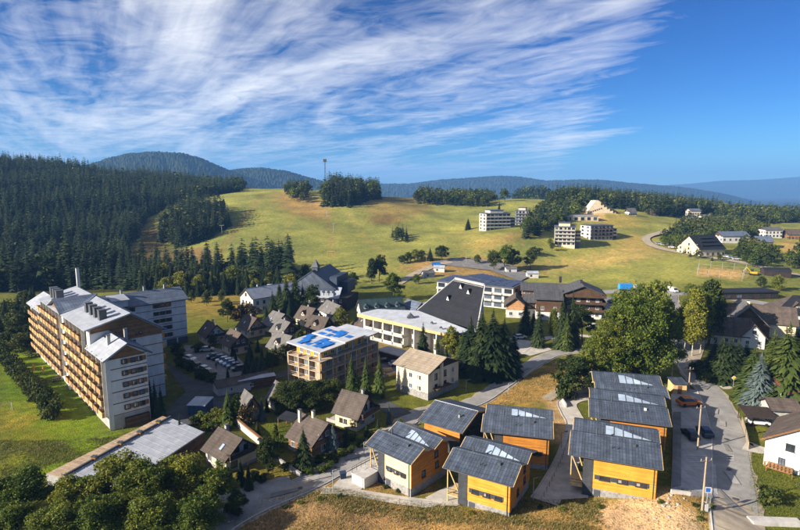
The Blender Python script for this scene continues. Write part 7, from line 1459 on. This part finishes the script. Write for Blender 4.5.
# dry grass and weeds on the rough bank: nobody could count them
def tufts():
    g = np.random.default_rng(12)
    def patch(poly, n, h, m, name, label):
        w = np.array([tuple(P(px, py, 0))[:2] for px, py in poly]); x0, y0 = w.min(0); x1, y1 = w.max(0); X = g.uniform(x0, x1, n * 3); Y = g.uniform(y0, y1, n * 3); k = inpoly(X, Y, [tuple(q) for q in w])
        k &= (np.sin(X * .55 + 1.1 * np.sin(Y * .4)) + np.sin(Y * .7 + X * .2) + g.normal(size=len(X)) * .9) > -.4; mp = [tuple(P(a_, b_, 0))[:2] for a_, b_ in ((598,506),(640,495),(676,499),(694,512),(704,545),(630,545),(602,522))]; k &= ~(inpoly(X, Y, mp) & (g.random(len(X)) < .93)); X, Y = X[k][:n], Y[k][:n]; Z = hz(X, Y); V = []; T_ = []
        for b in range(4):
            a = g.uniform(0, 6.28, len(X)); hh = h * g.uniform(.5, 1.3, len(X)); wd = h * .16; ln = hh * g.uniform(.2, .7, len(X)); ox = X + g.normal(size=len(X)) * .12; oy = Y + g.normal(size=len(X)) * .12
            V.append(np.stack([np.c_[ox - wd * np.sin(a), oy + wd * np.cos(a), Z], np.c_[ox + wd * np.sin(a), oy - wd * np.cos(a), Z], np.c_[ox + ln * np.cos(a), oy + ln * np.sin(a), Z + hh]], 1).reshape(-1, 3)); T_.append(np.repeat(g.random(len(X)), 3))
        V = np.concatenate(V); o = link(name, tinted(name, V, np.arange(len(V)).reshape(-1, 3), np.concatenate(T_), m)); o['kind'] = 'stuff'; o['label'] = label; o['category'] = 'grass'
    dry = leaf_mat('dry_grass', [(0, (.22, .16, .06)), (.5, (.38, .28, .11)), (1, (.50, .39, .18))], .3); grn = leaf_mat('weeds', [(0, (.07, .10, .02)), (.5, (.15, .17, .035)), (1, (.26, .25, .07))], .3)
    patch([(240,502),(330,488),(425,508),(590,500),(640,505),(700,500),(712,560),(210,560)], 8000, .26, dry, 'dry_grass', 'dry straw-coloured grass on the rough bank'); patch([(300,500),(330,490),(425,506),(600,500),(690,495),(716,505),(690,545),(420,525),(300,515)], 4500, .28, grn, 'weeds', 'green weeds along the edge of the rough bank')
    patch([(475,408),(505,390),(560,362),(598,356),(596,388),(560,400),(545,402)], 4000, .28, dry, 'dry_grass', 'dry grass on the slope beside the road'); patch([(0,440),(60,440),(140,436),(110,450),(40,480),(0,488)], 3500, .30, grn, 'weeds', 'rough grass along the lawn fence')
    patch([(750,440),(800,455),(800,520),(750,520)], 3500, .22, grn, 'weeds', 'longer grass on the lawn by the street')
tufts()
def rubble():
    g = random.Random(4); me = []
    for k in range(3):
        b = MB(); n = 7; b.v = [(math.cos(6.28 * i / n) * g.uniform(.6, 1), math.sin(6.28 * i / n) * g.uniform(.6, 1), g.uniform(-.3, 0)) for i in range(n)] + [(math.cos(6.28 * i / n) * g.uniform(.3, .6), math.sin(6.28 * i / n) * g.uniform(.3, .6), g.uniform(.4, .7)) for i in range(n)]
        b.f = [(i, (i + 1) % n, n + (i + 1) % n, n + i) for i in range(n)] + [tuple(n + i for i in range(n))]; me.append(b.mesh('boulder', mat('pale_rock', (0.36, 0.31, 0.25), scale=2, var=.25, rv=.2)))
    for i in range(20):
        px, py = g.gauss(660, 18), g.gauss(505, 6); p = G(px, min(py, 528)); s = g.uniform(.12, .4); o = link('boulder', me[i % 3], None, (p.x, p.y, p.z), g.uniform(0, 6), (s, s, s * .8)); tag(o, 'pale rock lying on the gravel mound beside the yellow timber house', 'rock', 'rocks on the gravel mound')
rubble()

for i, (x, f, t, k) in enumerate(((690,257,246,'far_spruce'), (697,259,249,'far_olive'), (712,261,252,'far_spruce'), (720,261,253,'far_olive'), (734,258,248,'far_olive'), (684,254,244,'far_spruce'), (678,252,243,'far_olive'))): T(x, f, t, k, ['pointed', 'rounded', 'slender', 'bushy', 'broad', 'tall', 'low'][i] + ' tree screening the cream chalet hotel from the pale road', 'trees before the chalet hotel', 1.1)

# ------------------------------------------------------------------ small finds
def person():
    p = G(216.3, 369.2); me = bpy.data.meshes.new('person')
    v = [(0,0,.95),(0,0,1.2),(0,0,1.42),(0,0,1.53),(0,0,1.66),(0,0,1.76),(.1,0,.9),(.11,.02,.48),(.12,0,.06),(.12,-.12,.03),(-.1,0,.9),(-.11,.02,.48),(-.13,0,.06),(-.13,-.12,.03),(.2,0,1.4),(.26,.02,1.12),(.27,-.04,.86),(.27,-.06,.76),(-.2,0,1.4),(-.26,.02,1.12),(-.27,-.04,.86),(-.27,-.06,.76)]
    e = [(0,1),(1,2),(2,3),(3,4),(4,5),(0,6),(6,7),(7,8),(8,9),(0,10),(10,11),(11,12),(12,13),(2,14),(14,15),(15,16),(16,17),(2,18),(18,19),(19,20),(20,21)]
    r = [.15,.16,.15,.06,.10,.08,.10,.07,.05,.04,.10,.07,.05,.04,.07,.055,.04,.04,.07,.055,.04,.04]
    me.from_pydata(v, e, []); o = link('person', me, None, (p.x, p.y, h1(p.x, p.y) + .08), R(30)); me.materials.append(mat('dark_clothes', (0.03, 0.032, 0.04), var=.2))
    o.modifiers.new('skin', 'SKIN'); 
    for i, q in enumerate(me.skin_vertices[0].data): q.radius = (r[i], r[i] * .8); q.use_root = (i == 0)
    o.modifiers.new('smooth', 'SUBSURF').levels = 1
    tag(o, 'person in dark clothes standing among the parked cars', 'person')
person()
def road_sign(px, py, label, m, shape):
    p = G(px, py); o = thing('road_sign', label, 'road sign', tuple(p), R(-8)); MB().tube((0, 0, -.2), (0, 0, 2.3), .05, n=6).build('post', M_GREY, o)
    b = MB(); k = [(0, -.62), (.62, 0), (0, .62), (-.62, 0)] if shape == 'diamond' else [(-.45, -.45), (.45, -.45), (.45, .45), (-.45, .45)]
    b.py([(x, z + 2.6) for x, z in k], -.09, -.06).build('border', M_FRAME, o); MB().py([(x * .72, z * .72 + 2.6) for x, z in k], -.10, -.092).build('face', m, o)
road_sign(733, 388, 'yellow diamond road sign at the lane corner opposite the booth', mat('sign_yellow', (0.75, 0.5, 0.02), var=.05), 'diamond')
road_sign(706.5, 506, 'blue square sign at the edge of the paved lot', mat('sign_blue', (0.03, 0.12, 0.4), var=.05), 'square')
g_ = random.Random(9)
for i, (px, py, lb) in enumerate(((386,371,'stack of pale timber in the forecourt beside the ochre apartment house'), (392,375,'lower stack of timber nearest the beige guest house'), (381,377,'short stack of boards under the tall spruces'), (405,368,'stack of planks below the hotel canopy'))):
    p = G(px, py); o = thing('timber_stack', lb, 'timber stack', (p.x, p.y, h1(p.x, p.y) + .08), R(20 + 25 * i)); pm = MB().box(-1.6, -.09, 0, 1.6, .09, .16).mesh('plank', M_TRIM)
    for k in range(4 - i % 2):
        for j in range(5): link('plank', pm, o, (g_.uniform(-.15, .15), (j - 2) * .21, k * .17))
for i, (px, py) in enumerate(((398,362), (409,372), (377,372), (416,366))):
    p = G(px, py); o = thing('site_crate', ['grey', 'blue', 'ochre', 'white'][i] + ' site crate in the forecourt of the hotel', 'crate', (p.x, p.y, h1(p.x, p.y) + .1), R(30 * i)); m = (M_GREY, M_BLUE, M_OCHRE, M_FRAME)[i]
    MB().box(-1, -.7, .12, 1, .7, 1.2).build('box', m, o); MB().box(-1.05, -.75, 1.202, 1.05, .75, 1.28).build('lid', m, o)
    for x in (-.8, .8): MB().box(x - .12, -.7, 0, x + .12, .7, .118).build('skid', M_POST, o)

for i, (x, f, t, k) in enumerate(((247,374,352,'spruce0'), (252,367,346,'spruce1'), (268,367,347,'spruce0'), (276,364,342,'spruce1'), (284,362,344,'olive3'), (236,364,350,'spruce1'), (289,352,336,'olive3'), (258,352,336,'spruce1'), (226,346,332,'spruce1'), (213,346,334,'olive3'), (299,331,318,'spruce1'), (328,336,322,'olive3'), (349,336,322,'spruce1'), (284,331,318,'olive3'))):
    T(x, f, t, k, ['dark spruce', 'narrow dark spruce', 'broad dark spruce', 'small dark spruce', 'dark bushy tree'][i % 5] + ' filling the shaded gardens between the cottages', 'garden trees between the cottages', 1.0)
